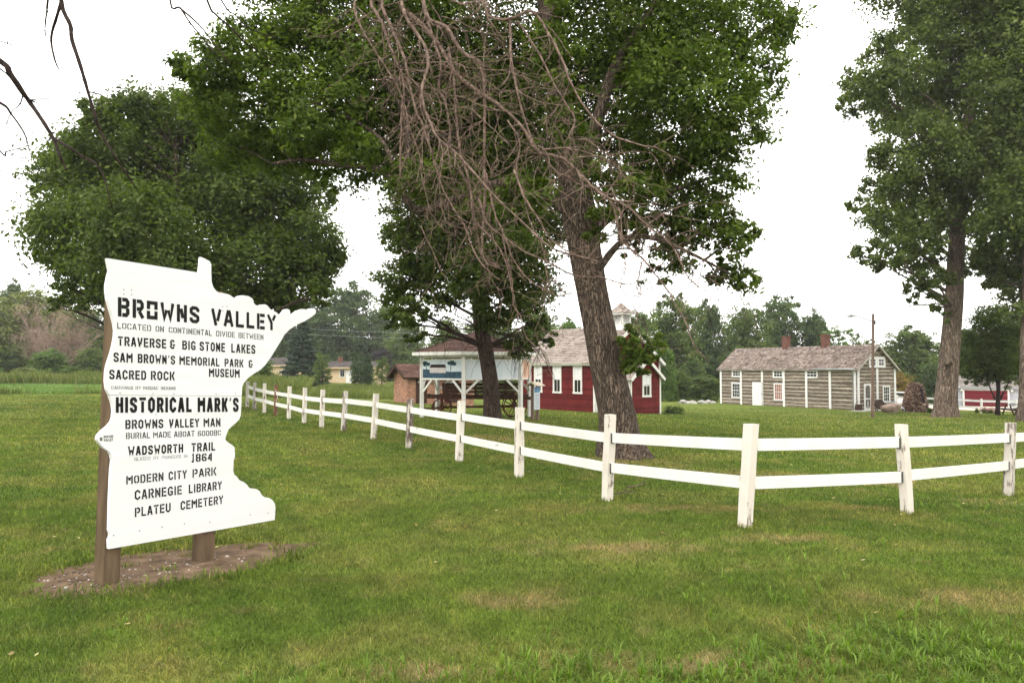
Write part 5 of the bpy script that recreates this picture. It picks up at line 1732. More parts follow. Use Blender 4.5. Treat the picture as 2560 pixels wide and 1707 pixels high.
# ------------------------------------------------------------------ boulder, cobble monument, rocks, rack, grindstone
def rock_mesh(mb, c, rx, ry, rz, rng, n=14, m=9, rough=.16, flat=0.0, r=.5, mi=0):
    ph = [(rng.uniform(-1, 1), rng.uniform(-1, 1), rng.uniform(-1, 1), rng.uniform(0, 6.28), rng.uniform(.3, 1)) for _ in range(7)]
    def rad(d):
        s = 1
        for (a, b, cc, p, am) in ph: s += rough * am * math.sin(3.2 * (a * d[0] + b * d[1] + cc * d[2]) + p) * .5
        return s
    b0 = len(mb.v)
    for i in range(m + 1):
        th = math.pi * i / m
        for j in range(n):
            a = 2 * math.pi * j / n
            d = (math.sin(th) * math.cos(a), math.sin(th) * math.sin(a), math.cos(th))
            s = rad(d)
            z = d[2] * rz * s
            if flat and z > flat * rz: z = flat * rz + (z - flat * rz) * .25
            mb.v.append((c[0] + d[0] * rx * s, c[1] + d[1] * ry * s, c[2] + z))
    for i in range(m):
        for j in range(n):
            j2 = (j + 1) % n
            mb.f.append((b0 + i * n + j, b0 + (i + 1) * n + j, b0 + (i + 1) * n + j2, b0 + i * n + j2)); mb.m.append(mi); mb.r.append(r); mb.sm.append(True)
def build_boulder():
    rng = random.Random(2)
    Y = 57; x = xpx(2224, Y); zg = gz(x, Y)
    mb = MB()
    n, m_ = 30, 16
    for i in range(m_ + 1):
        t_ = i / m_                      # bottom 0 .. top 1
        z = zg - .12 + .78 * t_
        wl = .30 + .34 * min(1, t_ * 1.6) if t_ < .9 else .56
        for j in range(n):
            a = 2 * math.pi * j / n
            rx = (.38 + .34 * min(1, t_ * 1.9)) * (1 if t_ < .86 else .92 - (t_ - .86) * 3.5)
            ry = (.34 + .20 * min(1, t_ * 1.7)) * (1 if t_ < .86 else .9 - (t_ - .86) * 3.5)
            k = 1 + .07 * math.sin(3 * a + 4 * t_) + .05 * math.sin(7 * a - 3 * t_ + 1) + .025 * rng.uniform(-1, 1)
            tilt = .07 * math.cos(a) * (t_ > .8)
            mb.v.append((x + .02 + rx * k * math.cos(a) - .06 * t_, Y + ry * k * math.sin(a), z + tilt))
    for i in range(m_):
        for j in range(n):
            j2 = (j + 1) % n
            mb.f.append((i * n + j, i * n + j2, (i + 1) * n + j2, (i + 1) * n + j)); mb.m.append(0); mb.r.append(.5); mb.sm.append(True)
    mb.f.append(tuple(m_ * n + j for j in range(n))); mb.m.append(0); mb.r.append(.5); mb.sm.append(False)
    o = mb.build('boulder', M['rock'], None, off=(x, Y, zg)); o.location = (x, Y, zg)
    tag(o, 'large flat-topped pinkish boulder by the log cabin gable', 'boulder')
build_boulder()
def build_monument():
    rng = random.Random(12)
    Y = 58.7; x = xpx(2286.5, Y); zg = gz(x, Y)
    H = 2.22
    root = thing('stone_monument', (x, Y, zg), 'beehive-shaped cobblestone monument with a narrow dark plaque slot', 'monument')
    prof = lambda t_: .90 * (1 - .50 * t_ ** 1.6) if t_ < .9 else .90 * (1 - .50 * .9 ** 1.6) * (1 - ((t_ - .9) / .1) ** 2 * .55)
    mb = MB()
    n, m_ = 28, 14
    for i in range(m_ + 1):
        t_ = i / m_
        for j in range(n):
            a = 2 * math.pi * j / n; r = prof(t_) - .05
            mb.v.append((x + r * math.cos(a), Y + r * math.sin(a), zg - .15 + (H + .13) * t_))
    for i in range(m_):
        for j in range(n):
            j2 = (j + 1) % n
            mb.f.append((i * n + j, i * n + j2, (i + 1) * n + j2, (i + 1) * n + j)); mb.m.append(1); mb.r.append(.5); mb.sm.append(True)
    mb.f.append(tuple(m_ * n + j for j in range(n))); mb.m.append(1); mb.r.append(.5); mb.sm.append(False)
    z = .02
    while z < H:
        t_ = z / H; r = prof(t_)
        k = int(2 * math.pi * r / .115)
        for j in range(k):
            a = 2 * math.pi * (j + rng.uniform(-.25, .25)) / k + z * 3
            px_, py_ = x + r * math.cos(a), Y + r * math.sin(a)
            ang = math.atan2(py_ - Y, px_ - x)
            if abs(ang + 1.32) < .12 and .6 < z < 1.75: continue
            s = rng.uniform(.042, .066)
            rock_mesh(mb, (px_, py_, zg + z + rng.uniform(-.015, .015)), s * 1.1, s * 1.1, s * .8, rng, 7, 4, .2, r=rng.random())
        z += .088
    for j in range(10):
        a = rng.uniform(0, 6.28); r = rng.uniform(0, .35)
        rock_mesh(mb, (x + r * math.cos(a), Y + r * math.sin(a), zg + H - .02), .07, .07, .05, rng, 7, 4, .2, r=rng.random())
    mb.build('stonework', [shingle_mat('cobble', (.065, .036, .026), (.16, .095, .07), (.33, .235, .185)), pmat('dark_mortar', (.030, .020, .016), (.06, .042, .034), 8, .95)], root)
    mb = MB()
    d = V(math.cos(-1.32), math.sin(-1.32), 0); s = V(-d.y, d.x, 0)
    mb.obox(V(x, Y, zg + 1.17) + d * .70, s * .095, d * .04 , ZU * .55)
    mb.build('plaque', pmat('bronze_plaque', (.012, .010, .012), (.03, .026, .028), 8, .4), root)
    mb = MB(); rock_mesh(mb, V(x, Y, zg + .55) + d * .86, .17, .10, .13, rng, 10, 6, .2)
    mb.build('ledge_stone', M['rock'], root)
build_monument()
def build_small_things():
    rng = random.Random(14)
    # pale rocks between schoolhouse and cabin
    Y = 75
    spots = [(1712, 1.0, .75), (1733, .75, .5), (1751, .8, .65), (1759, .7, .8), (1772, .6, .5), (1781, .6, .45), (1700, .5, .3), (1743, .5, .35)]
    names = ['broad pale rock at the schoolhouse end of the rock row', 'low pale rock between broad and tall ones in the rock row', 'pale block-shaped rock mid rock row', 'tallest pale rock in the row beside the log cabin',
             'small pale rock just before the cabin end of the row', 'last small pale rock at the cabin end of the row', 'tiny flat pale rock at the shrub end of the row', 'tiny pale rock wedged mid rock row']
    for (px, w_, h_), lb in zip(spots, names):
        x = xpx(px, Y); y = Y + rng.uniform(-.4, .4)
        mb = MB(); rock_mesh(mb, (0, 0, h_ * .12), w_ * .5, w_ * .4, h_ * .30, rng, 12, 8, .75)
        o = mb.build('rock', M['whiterock'], None, off=(0, 0, 0)); o.location = (x, y, gz(x, y))
        tag(o, lb, 'rock', 'pale rocks in a row on the lawn')
    # bicycle rack
    Y = 57.6; x0 = xpx(2241, Y)
    zg = gz(x0, Y)
    root = thing('bicycle_rack', (x0, Y, zg), 'grey tubular bicycle rack between boulder and stone monument', 'bicycle rack')
    mb = MB()
    q = lambda a, b, z: V(x0 + a, Y + b, zg + z)
    mb.tube([q(.42, -.25, -.05), q(.42, -.25, .28), q(.36, -.25, .33), q(0, -.25, .33)], .03, 8)
    mb.tube([q(.42, -.25, .30), q(.42, .9, .72), q(0.36, .95, .78), q(-.25, .95, .78), q(-.28, .95, .70), q(-.28, .95, -.05)], .028, 8)
    mb.build('rack_frame', M['galv'], root)
    for k in range(6):
        mb = MB(); a = -.2 + k * .11
        mb.tube([q(a, .95, .04), q(a, .95, .76)], .013, 6); mb.build('rack_bar', M['galv'], root)
    # round grindstone frame by the gable door and the dark can at the corner
    Y = 58.6; x = xpx(2197, Y); zg = gz(x, Y)
    root = thing('grindstone', (x, Y, zg), 'dark round grindstone on a low frame beside the cabin screen door', 'grindstone')
    mb = MB(); c = V(x, Y, zg + .58)
    mb.tube([c - V(0, .07, 0), c - V(0, .05, 0), c + V(0, .05, 0), c + V(0, .07, 0)], [.34, .37, .37, .34], 22); st = mb.build('stone_wheel', pmat('dark_grindstone', (.035, .022, .018), (.075, .05, .042), 9, .9), root)
    for s in (-1, 1):
        mb = MB(); mb.bar(V(x - .3, Y + s * .13, zg - .05), c + V(0, s * .13, 0), .05, .06); mb.bar(V(x + .3, Y + s * .13, zg - .05), c + V(0, s * .13, 0), .05, .06)
        mb.build('trestle', M['wagon'], root)
    mb = MB(); mb.tube([c - V(0, .28, 0), c + V(0, .2, 0)], .018, 6); mb.tube([c - V(0, .28, 0), c - V(.16, .28, .1)], .016, 6); mb.build('crank', M['iron'], root)
    Y = 59.4; x = xpx(2144.5, Y); zg = gz(x, Y)
    root = thing('iron_kettle', (x, Y, zg), 'dark rusted iron kettle standing at the cabin corner downspout', 'kettle')
    mb = MB(); mb.tube([V(x, Y, zg + z) for z in (0, .06, .25, .42, .50, .52)], [.16, .24, .28, .24, .22, .25], 16); mb.build('kettle_body', pmat('rusty_iron', (.03, .018, .014), (.075, .045, .035), 7, .9), root)
    mb = MB(); mb.tube([V(x + .24 * math.cos(a), Y, zg + .48 + .26 * math.sin(a)) for a in np.linspace(0, math.pi, 9)], .014, 6); mb.build('handle', M['iron'], root)
    # concrete step at the screen door
    mb = MB(); x, Y = xpx(2170, 59.2), 59.3; mb.obox(V(x, Y, gz(x, Y) + .02), h2(.891, .454) * 1.6, h2(-.454, .891) * .45, ZU * .06)
    o = mb.build('concrete_slab', M['whiterock']); tag(o, 'low concrete slab at the foot of the cabin screen door', 'slab')
    # picnic table
    Y = 51; x = xpx(2534, Y); zg = gz(x, Y)
    root = thing('picnic_table', (x, Y, zg), 'dark wooden picnic table between two tree trunks', 'picnic table')
    W1 = M['browndoor']
    mb = MB()
    for k in range(4): mb.obox(V(x + .05, Y - .28 + k * .19, zg + .74), V(.62, 0, 0), V(0, .085, 0), V(0, 0, .02))
    mb.build('tabletop', W1, root)
    for s in (-.7, .7):
        mb = MB(); mb.obox(V(x - .05, Y + s, zg + .44), V(.72, 0, 0), V(0, .13, 0), V(0, 0, .02)); mb.build('bench', W1, root)
    for a in (-.42, .42):
        for s in (-1, 1):
            mb = MB(); mb.bar(V(x + a, Y + s * .62, zg), V(x + a, Y + s * .18, zg + .72), .05, .09, side=(1, 0, 0)); mb.build('leg', W1, root)
        mb = MB(); mb.obox(V(x + a + .05, Y, zg + .38), V(.025, 0, 0), V(0, .8, 0), V(0, 0, .045)); mb.build('crossbar', W1, root)
    # fallen sticks
    for (px, py, Y_, L_, lb) in ((1548, 1222, None, .5, 'pale fallen stick on the lawn behind the lower rail'), (1594, 1206, None, .42, 'short pale fallen twig lying farther from the post')):
        d = ray(px, py); k = -CAM_H / d.z; q = EYE + d * k
        mb = MB(); a = rng.uniform(.2, .5); zz = gz(q.x, q.y) + .05
        pts = [V(q.x + L_ * t_ * math.cos(a), q.y + L_ * t_ * math.sin(a) + .02 * math.sin(9 * t_), zz + .03 * t_) for t_ in np.linspace(-.5, .5, 7)]
        mb.tube(pts, [.012, .013, .012, .011, .010, .008, .005], 6)
        mb.tube([pts[4], pts[4] + V(.06, .05, .05), pts[4] + V(.11, .06, .09)], [.008, .006, .003], 5)
        o = mb.build('stick', M['twig'], None, off=(q.x, q.y, zz)); o.location = (q.x, q.y, zz); tag(o, lb, 'stick')
    # second fence by the drive
    root = thing('park_fence', (xpx(2452, 60), 60, gz(xpx(2452, 60), 60)), 'far white two-rail fence between the monument and the garage drive', 'fence')
    pts = []
    for px, Y_ in ((2242, 66), (2303, 63.8), (2377, 62), (2452, 60), (2538.6, 58.6), (2630, 57.2)):
        x = xpx(px, Y_); pts.append(V(x, Y_, gz(x, Y_)))
    for p in pts:
        mb = MB(); mb.obox(p + ZU * .5, V(.06, 0, 0), V(0, .06, 0), ZU * .62); mb.build('post', M['white'], root)
    for p, q in zip(pts[:-1], pts[1:]):
        for z in (.93, .40):
            mb = MB(); d = (q - p).normalized(); rail(mb, p + d * .03 + ZU * z, q - d * .03 + ZU * z, .16, .04); mb.build('rail', M['white'], root)
    # parked white car glimpsed beside the cabin
    Y = 72; x = xpx(2247, Y); zg = gz(x, Y)
    root = thing('parked_car', (x, Y, zg), 'white parked car glimpsed between the cabin corner and the monument', 'car')
    prof = [(-2.1, .35), (2.1, .35), (2.15, .75), (1.9, .92), (1.1, .98), (.5, 1.42), (-1.0, 1.45), (-1.75, 1.0), (-2.15, .92)]
    mb = MB(); mb.prism(prof, V(x, Y - .85, zg), V(1, 0, 0), ZU, 1.7); bd = mb.build('body', M['white'], root)
    mb = MB(); mb.prism([(-.95, 1.0), (.95, 1.0), (.45, 1.36), (-.9, 1.38)], V(x, Y - .853, zg), V(1, 0, 0), ZU, .02); mb.build('side_window', M['dark_glass'], bd)
    for a in (-1.35, 1.35):
        for s in (-.80, .80):
            mb = MB(); c = V(x + a, Y + s, zg + .33); mb.tube([c - V(0, .1, 0), c + V(0, .1, 0)], .33, 18); mb.build('wheel', M['letter'], root)
build_small_things()
# ------------------------------------------------------------------ trees
def leaf_cloud(name, lobes, count, L, Wd, mat, parent, off, seed, cl=36, csig=.15, droop=.25, shell=.45, label=None, quadfold=.18, upw=.95, flat=.62):
    """lobes: (x,y,z,rx,ry,rz); leaf clumps spread through each lobe, thicker towards its skin"""
    g = np.random.default_rng(seed)
    vol = np.array([(l[3] * l[4] * l[5]) ** (2 / 3) for l in lobes]); vol = vol / vol.sum()
    P, Nn, Rv = [], [], []
    for l, f in zip(lobes, vol):
        n = max(cl, int(count * f))
        nc = max(3, n // cl)
        d = g.normal(size=(nc, 3)); d /= np.linalg.norm(d, axis=1)[:, None]
        r = shell + (1.12 - shell) * g.uniform(0, 1, nc) ** .6 + (g.uniform(0, 1, nc) < .10) * g.uniform(.05, .35, nc)
        c = d * r[:, None]
        k = g.integers(0, nc, n)
        sg = csig * g.uniform(.6, 1.5, nc)
        p = c[k] + g.normal(size=(n, 3)) * sg[k][:, None] * np.array([1, 1, flat])
        P.append(p * np.array(l[3:6]) + np.array(l[0:3])); Nn.append(p); Rv.append(g.normal(0, .13, nc)[k])
    P = np.concatenate(P); Nn = np.concatenate(Nn); Rv = np.concatenate(Rv)
    n = len(P)
    nrm = g.normal(size=(n, 3)) * .62 + Nn * .55 + np.array([0, 0, upw])
    nrm /= np.linalg.norm(nrm, axis=1)[:, None] + 1e-9
    a = g.normal(size=(n, 3)); a[:, 2] -= droop * 1.2
    a -= nrm * (a * nrm).sum(1)[:, None]
    a /= np.linalg.norm(a, axis=1)[:, None] + 1e-9
    b = np.cross(nrm, a)
    nn = nrm
    s = g.uniform(.65, 1.3, n)[:, None]
    l2, w2 = L * .5 * s, Wd * .5 * s
    v = np.stack([P + a * l2, P + b * w2 - a * l2 * .1 + nn * w2 * quadfold * 2, P - a * l2, P - b * w2 - a * l2 * .1 + nn * w2 * quadfold * 2], 1).reshape(-1, 3)
    i = np.arange(n) * 4
    q = np.stack([i, i + 1, i + 2, i + 3], 1)
    o = np_mesh(name, v, quads=q, rnd=np.clip(g.normal(.42, .22, n) + Rv, 0, 1), mats=[mat], parent=parent, off=off)
    if label: o['label'] = label
    return o
def curve_pts(pts, n=4):
    """Catmull-Rom through points"""
    P = [Vector(p) for p in pts]
    P = [P[0] * 2 - P[1]] + P + [P[-1] * 2 - P[-2]]
    out = []
    for i in range(1, len(P) - 2):
        for k in range(n):
            t = k / n
            a, b, c, d = P[i - 1], P[i], P[i + 1], P[i + 2]
            out.append(.5 * ((2 * b) + (c - a) * t + (2 * a - 5 * b + 4 * c - d) * t * t + (3 * b - a - 3 * c + d) * t ** 3))
    out.append(P[-2])
    return out
def limb(mb, a, b, r0, r1, rng, bow=.12, n=7, sides=6):
    a, b = Vector(a), Vector(b)
    d = b - a; L = d.length
    j = Vector((rng.uniform(-1, 1), rng.uniform(-1, 1), rng.uniform(-.3, 1))) * L * bow
    pts = []
    for k in range(n + 1):
        t = k / n
        pts.append(a + d * t + j * (4 * t * (1 - t)) * .5 + Vector((rng.uniform(-1, 1), rng.uniform(-1, 1), rng.uniform(-1, 1))) * L * .012)
    rad = [r0 + (r1 - r0) * (k / n) ** .8 for k in range(n + 1)]
    mb.tube(pts, rad, sides, wob=.06, rng=rng)
    return pts
def big_trunk(mb, pts, rng, sides=20, flare=.0, lump=.05, sub=6):
    """pts (Vector, r); smooth curve, root flare at the base"""
    C = curve_pts([p for p, r in pts], sub)
    rs = np.interp(np.linspace(0, len(pts) - 1, len(C)), np.arange(len(pts)), [r for p, r in pts])
    ph = [rng.uniform(0, 6.28) for _ in range(5)]
    b0 = len(mb.v)
    H0 = C[0].z
    for c, r in zip(C, rs):
        h = c.z - H0
        fl = flare * math.exp(-h / .38)
        for k in range(sides):
            a = 2 * math.pi * k / sides
            s = 1 + lump * math.sin(3 * a + ph[0] + h * .5) + lump * .6 * math.sin(5 * a + ph[1] - h * .9) + fl * (1 + .55 * math.sin(5 * a + ph[2]) + .3 * math.sin(8 * a + ph[3]))
            mb.v.append((c.x + r * s * math.cos(a), c.y + r * s * math.sin(a), c.z))
    for i in range(len(C) - 1):
        for k in range(sides):
            k2 = (k + 1) % sides
            mb.f.append((b0 + i * sides + k, b0 + i * sides + k2, b0 + (i + 1) * sides + k2, b0 + (i + 1) * sides + k)); mb.m.append(0); mb.r.append(.5); mb.sm.append(True)
    return C, rs
def px_lobes(L, Y, rng, spread, flat=1.0):
    out = []
    for (px, py, r, *dy) in L:
        y = Y + (dy[0] if dy else rng.uniform(-spread, spread))
        p = at(px, py, y)
        R_ = r * y / FPX
        out.append((p.x, p.y, p.z, R_ * rng.uniform(.95, 1.1), R_ * rng.uniform(.9, 1.2), R_ * flat * rng.uniform(.85, 1.0)))
    return out
def grow_limbs(mb, C, rs, lobes, rng, zmin, r_tip=.02, twigs=4, frac=.5, extra=()):
    for l in lobes:
        c = Vector(l[:3])
        best, bi = None, 0
        for i, p in enumerate(C):
            if p.z < zmin: continue
            hd = math.hypot(c.x - p.x, c.y - p.y)
            sc = abs(p.z - (c.z - .55 * hd)) + (.8 * hd if extra else 0)
            if best is None or sc < best: best, bi = sc, (p, rs[i] * frac)
        for p, r in extra:
            hd = math.hypot(c.x - p.x, c.y - p.y)
            sc = abs(p.z - (c.z - .4 * hd)) + .8 * hd
            if sc < best: best, bi = sc, (p, r * .6)
        a = bi[0]
        ln = (c - a).length
        r0 = min(bi[1], .02 + .016 * ln)
        pts = limb(mb, a, c, r0, r_tip, rng)
        for _ in range(twigs):
            k = rng.randint(3, len(pts) - 1)
            d = Vector((rng.gauss(0, 1), rng.gauss(0, 1), rng.gauss(.1, .7))).normalized()
            e = c + Vector((d.x * l[3], d.y * l[4], d.z * l[5])) * rng.uniform(.6, .95)
            limb(mb, pts[k], e, r_tip * 1.1, r_tip * .35, rng, .1, 5, 5)
def hang_twigs(mb, spots, rng, L=1.2, r=.008, n=3):
    """thin bare shoots hanging from a limb"""
    for p in spots:
        for _ in range(n):
            q = Vector(p); d = Vector((rng.uniform(-1, 1), rng.uniform(-1, 1), rng.uniform(-1.2, -.2))).normalized()
            pts = [q.copy()]
            m_ = 6; l = L * rng.uniform(.5, 1.2) / m_
            for k in range(m_):
                d = (d + Vector((rng.uniform(-.45, .45), rng.uniform(-.45, .45), -.22))).normalized()
                q = q + d * l; pts.append(q.copy())
            mb.tube(pts, [r * (1 - .8 * k / m_) for k in range(m_ + 1)], 4, cap=False)

def build_ash():
    rng = random.Random(31)
    Y = 16.5
    pc = [(1557, 1142, 64, 16.5), (1548, 1085, 50, 16.5), (1542, 1030, 47, 16.5), (1520, 930, 44, 16.5), (1500, 830, 42, 16.5), (1479, 730, 40, 16.5), (1460, 625, 42, 16.5), (1443, 522, 46, 16.5), (1426, 414, 38, 16.6), (1396, 218, 30, 16.7), (1368, 0, 25, 16.8), (1350, -260, 20, 17.0), (1360, -520, 13, 17.2)]
    pts = []
    for (px, py, hw, y) in pc:
        p = at(px, py, y)
        pts.append((p, hw * y / FPX * .97))
    base = pts[0][0]
    zg = gz(base.x, base.y)
    pts[0] = (V(base.x, base.y, zg - .08), .50)
    root = thing('ash_tree', (base.x, base.y, zg), 'huge leaning ash inside the fence with bare dead limb tangled before its crown', 'tree')
    mb = MB()
    C, rs = big_trunk(mb, pts, rng, 28, .32, .035, 7)
    lobes = px_lobes([(475, 165, 45, -1), (515, 175, 65, -1), (580, 150, 85, -.5), (545, 270, 70, -.5), (640, 100, 75, .5), (690, 210, 110, 0), (600, 370, 75, .3), (760, 110, 110, 1), (700, 350, 100, .8), (800, 280, 120, 0), (850, 60, 120, 1.2),
                      (900, 200, 130, .5), (850, 400, 90, 1.4), (950, 340, 110, 1), (1010, 90, 150, 1.5), (1060, 260, 130, 1.8), (1040, 420, 90, 2), (1180, 120, 160, 1.8), (1200, 320, 130, 2), (1170, 470, 90, 2.3), (1310, 210, 140, 2), (1330, 420, 100, 2.2),
                      (1480, 80, 150, 1.6), (1540, 260, 130, 1.4), (1560, 420, 90, 1.4), (1620, 90, 150, .5), (1680, 260, 150, -.4), (1660, 420, 95, 0), (1760, 110, 140, .2), (1800, 280, 120, -.8), (1770, 430, 80, -.2),
                      (1880, 60, 95, .6), (1940, 70, 50, .3), (1890, 200, 75, -.3), (1860, 330, 60, -.6), (1720, 520, 80, .2), (1790, 560, 70, -.4), (1840, 600, 55, -.6), (1700, 620, 65, .5), (1870, 690, 45, -.5), (1800, 680, 40, 0), (1590, 560, 45, .9), (1640, 690, 30, .8),
                      (1580, 848, 34, -.55), (1602, 888, 38, -.6), (1575, 915, 24, -.55), (1625, 850, 30, -.5), (1612, 925, 18, -.5), (1590, 830, 26, -.5), (1590, 870, 34, -.65), (1600, 905, 28, -.6), (1560, 870, 20, -.6),(1640, 870, 24, -.6), (1580, 900, 26, -.7),
                      (1420, 330, 60, -1.3), (1375, 130, 75, -1.2), (1378, 40, 55, -1.5), (1330, 480, 60, -1.4), (1240, 500, 55, -1.3), (1130, 440, 60, -1.2), (1020, 440, 55, -1.0), (900, 370, 60, -1), (1470, 420, 55, -1.4), (1500, 560, 45, -1.2), (1400, 240, 55, -1.5), (1590, 470, 60, -1.2), (1530, 500, 55, .2), (1610, 545, 50, 0), (1575, 620, 30, .4), (1680, 560, 55, .3), (760, 330, 60, -.8), (700, -120, 160, 1), (1000, -150, 200, 1.5), (1350, -200, 220, 1), (1680, -150, 190, .4), (1200, -420, 230, 1), (1550, -420, 210, .6)], Y, rng, 1.5, .92)
    # big boughs
    def bough(pl, r0, r1, y0, y1):
        q = [at(px, py, y0 + (y1 - y0) * i / (len(pl) - 1)) for i, (px, py) in enumerate(pl)]
        q = curve_pts(q, 5)
        mb.tube(q, [r0 + (r1 - r0) * (i / (len(q) - 1)) ** .8 for i in range(len(q))], 12, wob=.05, rng=rng)
        return q
    b1 = bough([(1455, 560), (1380, 500), (1290, 455), (1180, 480), (1090, 520), (1040, 525), (1000, 480), (950, 425), (860, 415), (760, 400), (680, 410)], .15, .035, 16.4, 16.2)
    b2 = bough([(1448, 470), (1500, 280), (1540, 160), (1600, 70), (1680, -60)], .17, .06, 16.6, 16.3)
    b3 = bough([(1460, 600), (1540, 530), (1620, 490), (1700, 470), (1790, 440)], .13, .03, 16.5, 16)
    b4 = bough([(1000, 480), (960, 360), (880, 300), (790, 260), (680, 230), (580, 200)], .06, .02, 16.3, 16.2)
    b6 = bough([(1000, 480), (1020, 380), (1000, 260), (900, 150), (820, 60), (780, -40)], .09, .03, 16.3, 17)
    b5 = bough([(1478, 700), (1560, 600), (1650, 600), (1760, 650), (1850, 700)], .09, .015, 16.4, 16)
    grow_limbs(mb, C, rs, [l for i, l in enumerate(lobes) if l[2] > 4.2 and not (54 <= i < 80 and l[1] < 15.9)], rng, 4.5, .014, 4, .30, [(p, .14 * (1 - k / len(q_)) + .02) for q_ in (b1, b2, b3, b4, b5, b6) for k, p in enumerate(q_)])
    for l in lobes[43:48]:
        limb(mb, C[26], Vector(l[:3]), .03, .008, rng)
    hang_twigs(mb, [b1[k] for k in (14, 18, 22, 26, 30, 34)] + [b5[k] for k in (8, 11, 13, 15, 17, 19)] + [b3[k] for k in (10, 14, 18)], rng, 1.6, .011, 4)
    mb.build('trunk', M['bark_ash'], root)
    cr = leaf_cloud('crown', lobes, 250000, .130, .058, M['leaf_ash'], root, root.location, 5, 42, .16, .35, .35, upw=.75, flat=.8)
    # the dead limb: arches forward above the picture and hangs in a tangle
    rng = random.Random(77)
    dm = MB()
    top = C[-6]
    hubs = {}
    paths = []
    f = lambda pts, ys: [at(px, py, y) for (px, py), y in zip(pts, np.interp(np.linspace(0, 1, len(pts)), np.linspace(0, 1, len(ys)), ys))]
    c1 = lambda l: [(850 + x / 4, y / 4) for x, y in l]
    c5 = lambda l: [(1200 + x / 1.96, y / 1.96) for x, y in l]
    c6 = lambda l: [(1050 + x / 3.36, 300 + y / 3.36) for x, y in l]
    hub = at(1010, -170, 11.4)
    arch = curve_pts([top, at(1200, -520, 15.0), at(1080, -420, 13.0), hub], 6)
    dm.tube(arch, [.13 - .05 * i / (len(arch) - 1) for i in range(len(arch))], 10, wob=.06, rng=rng)
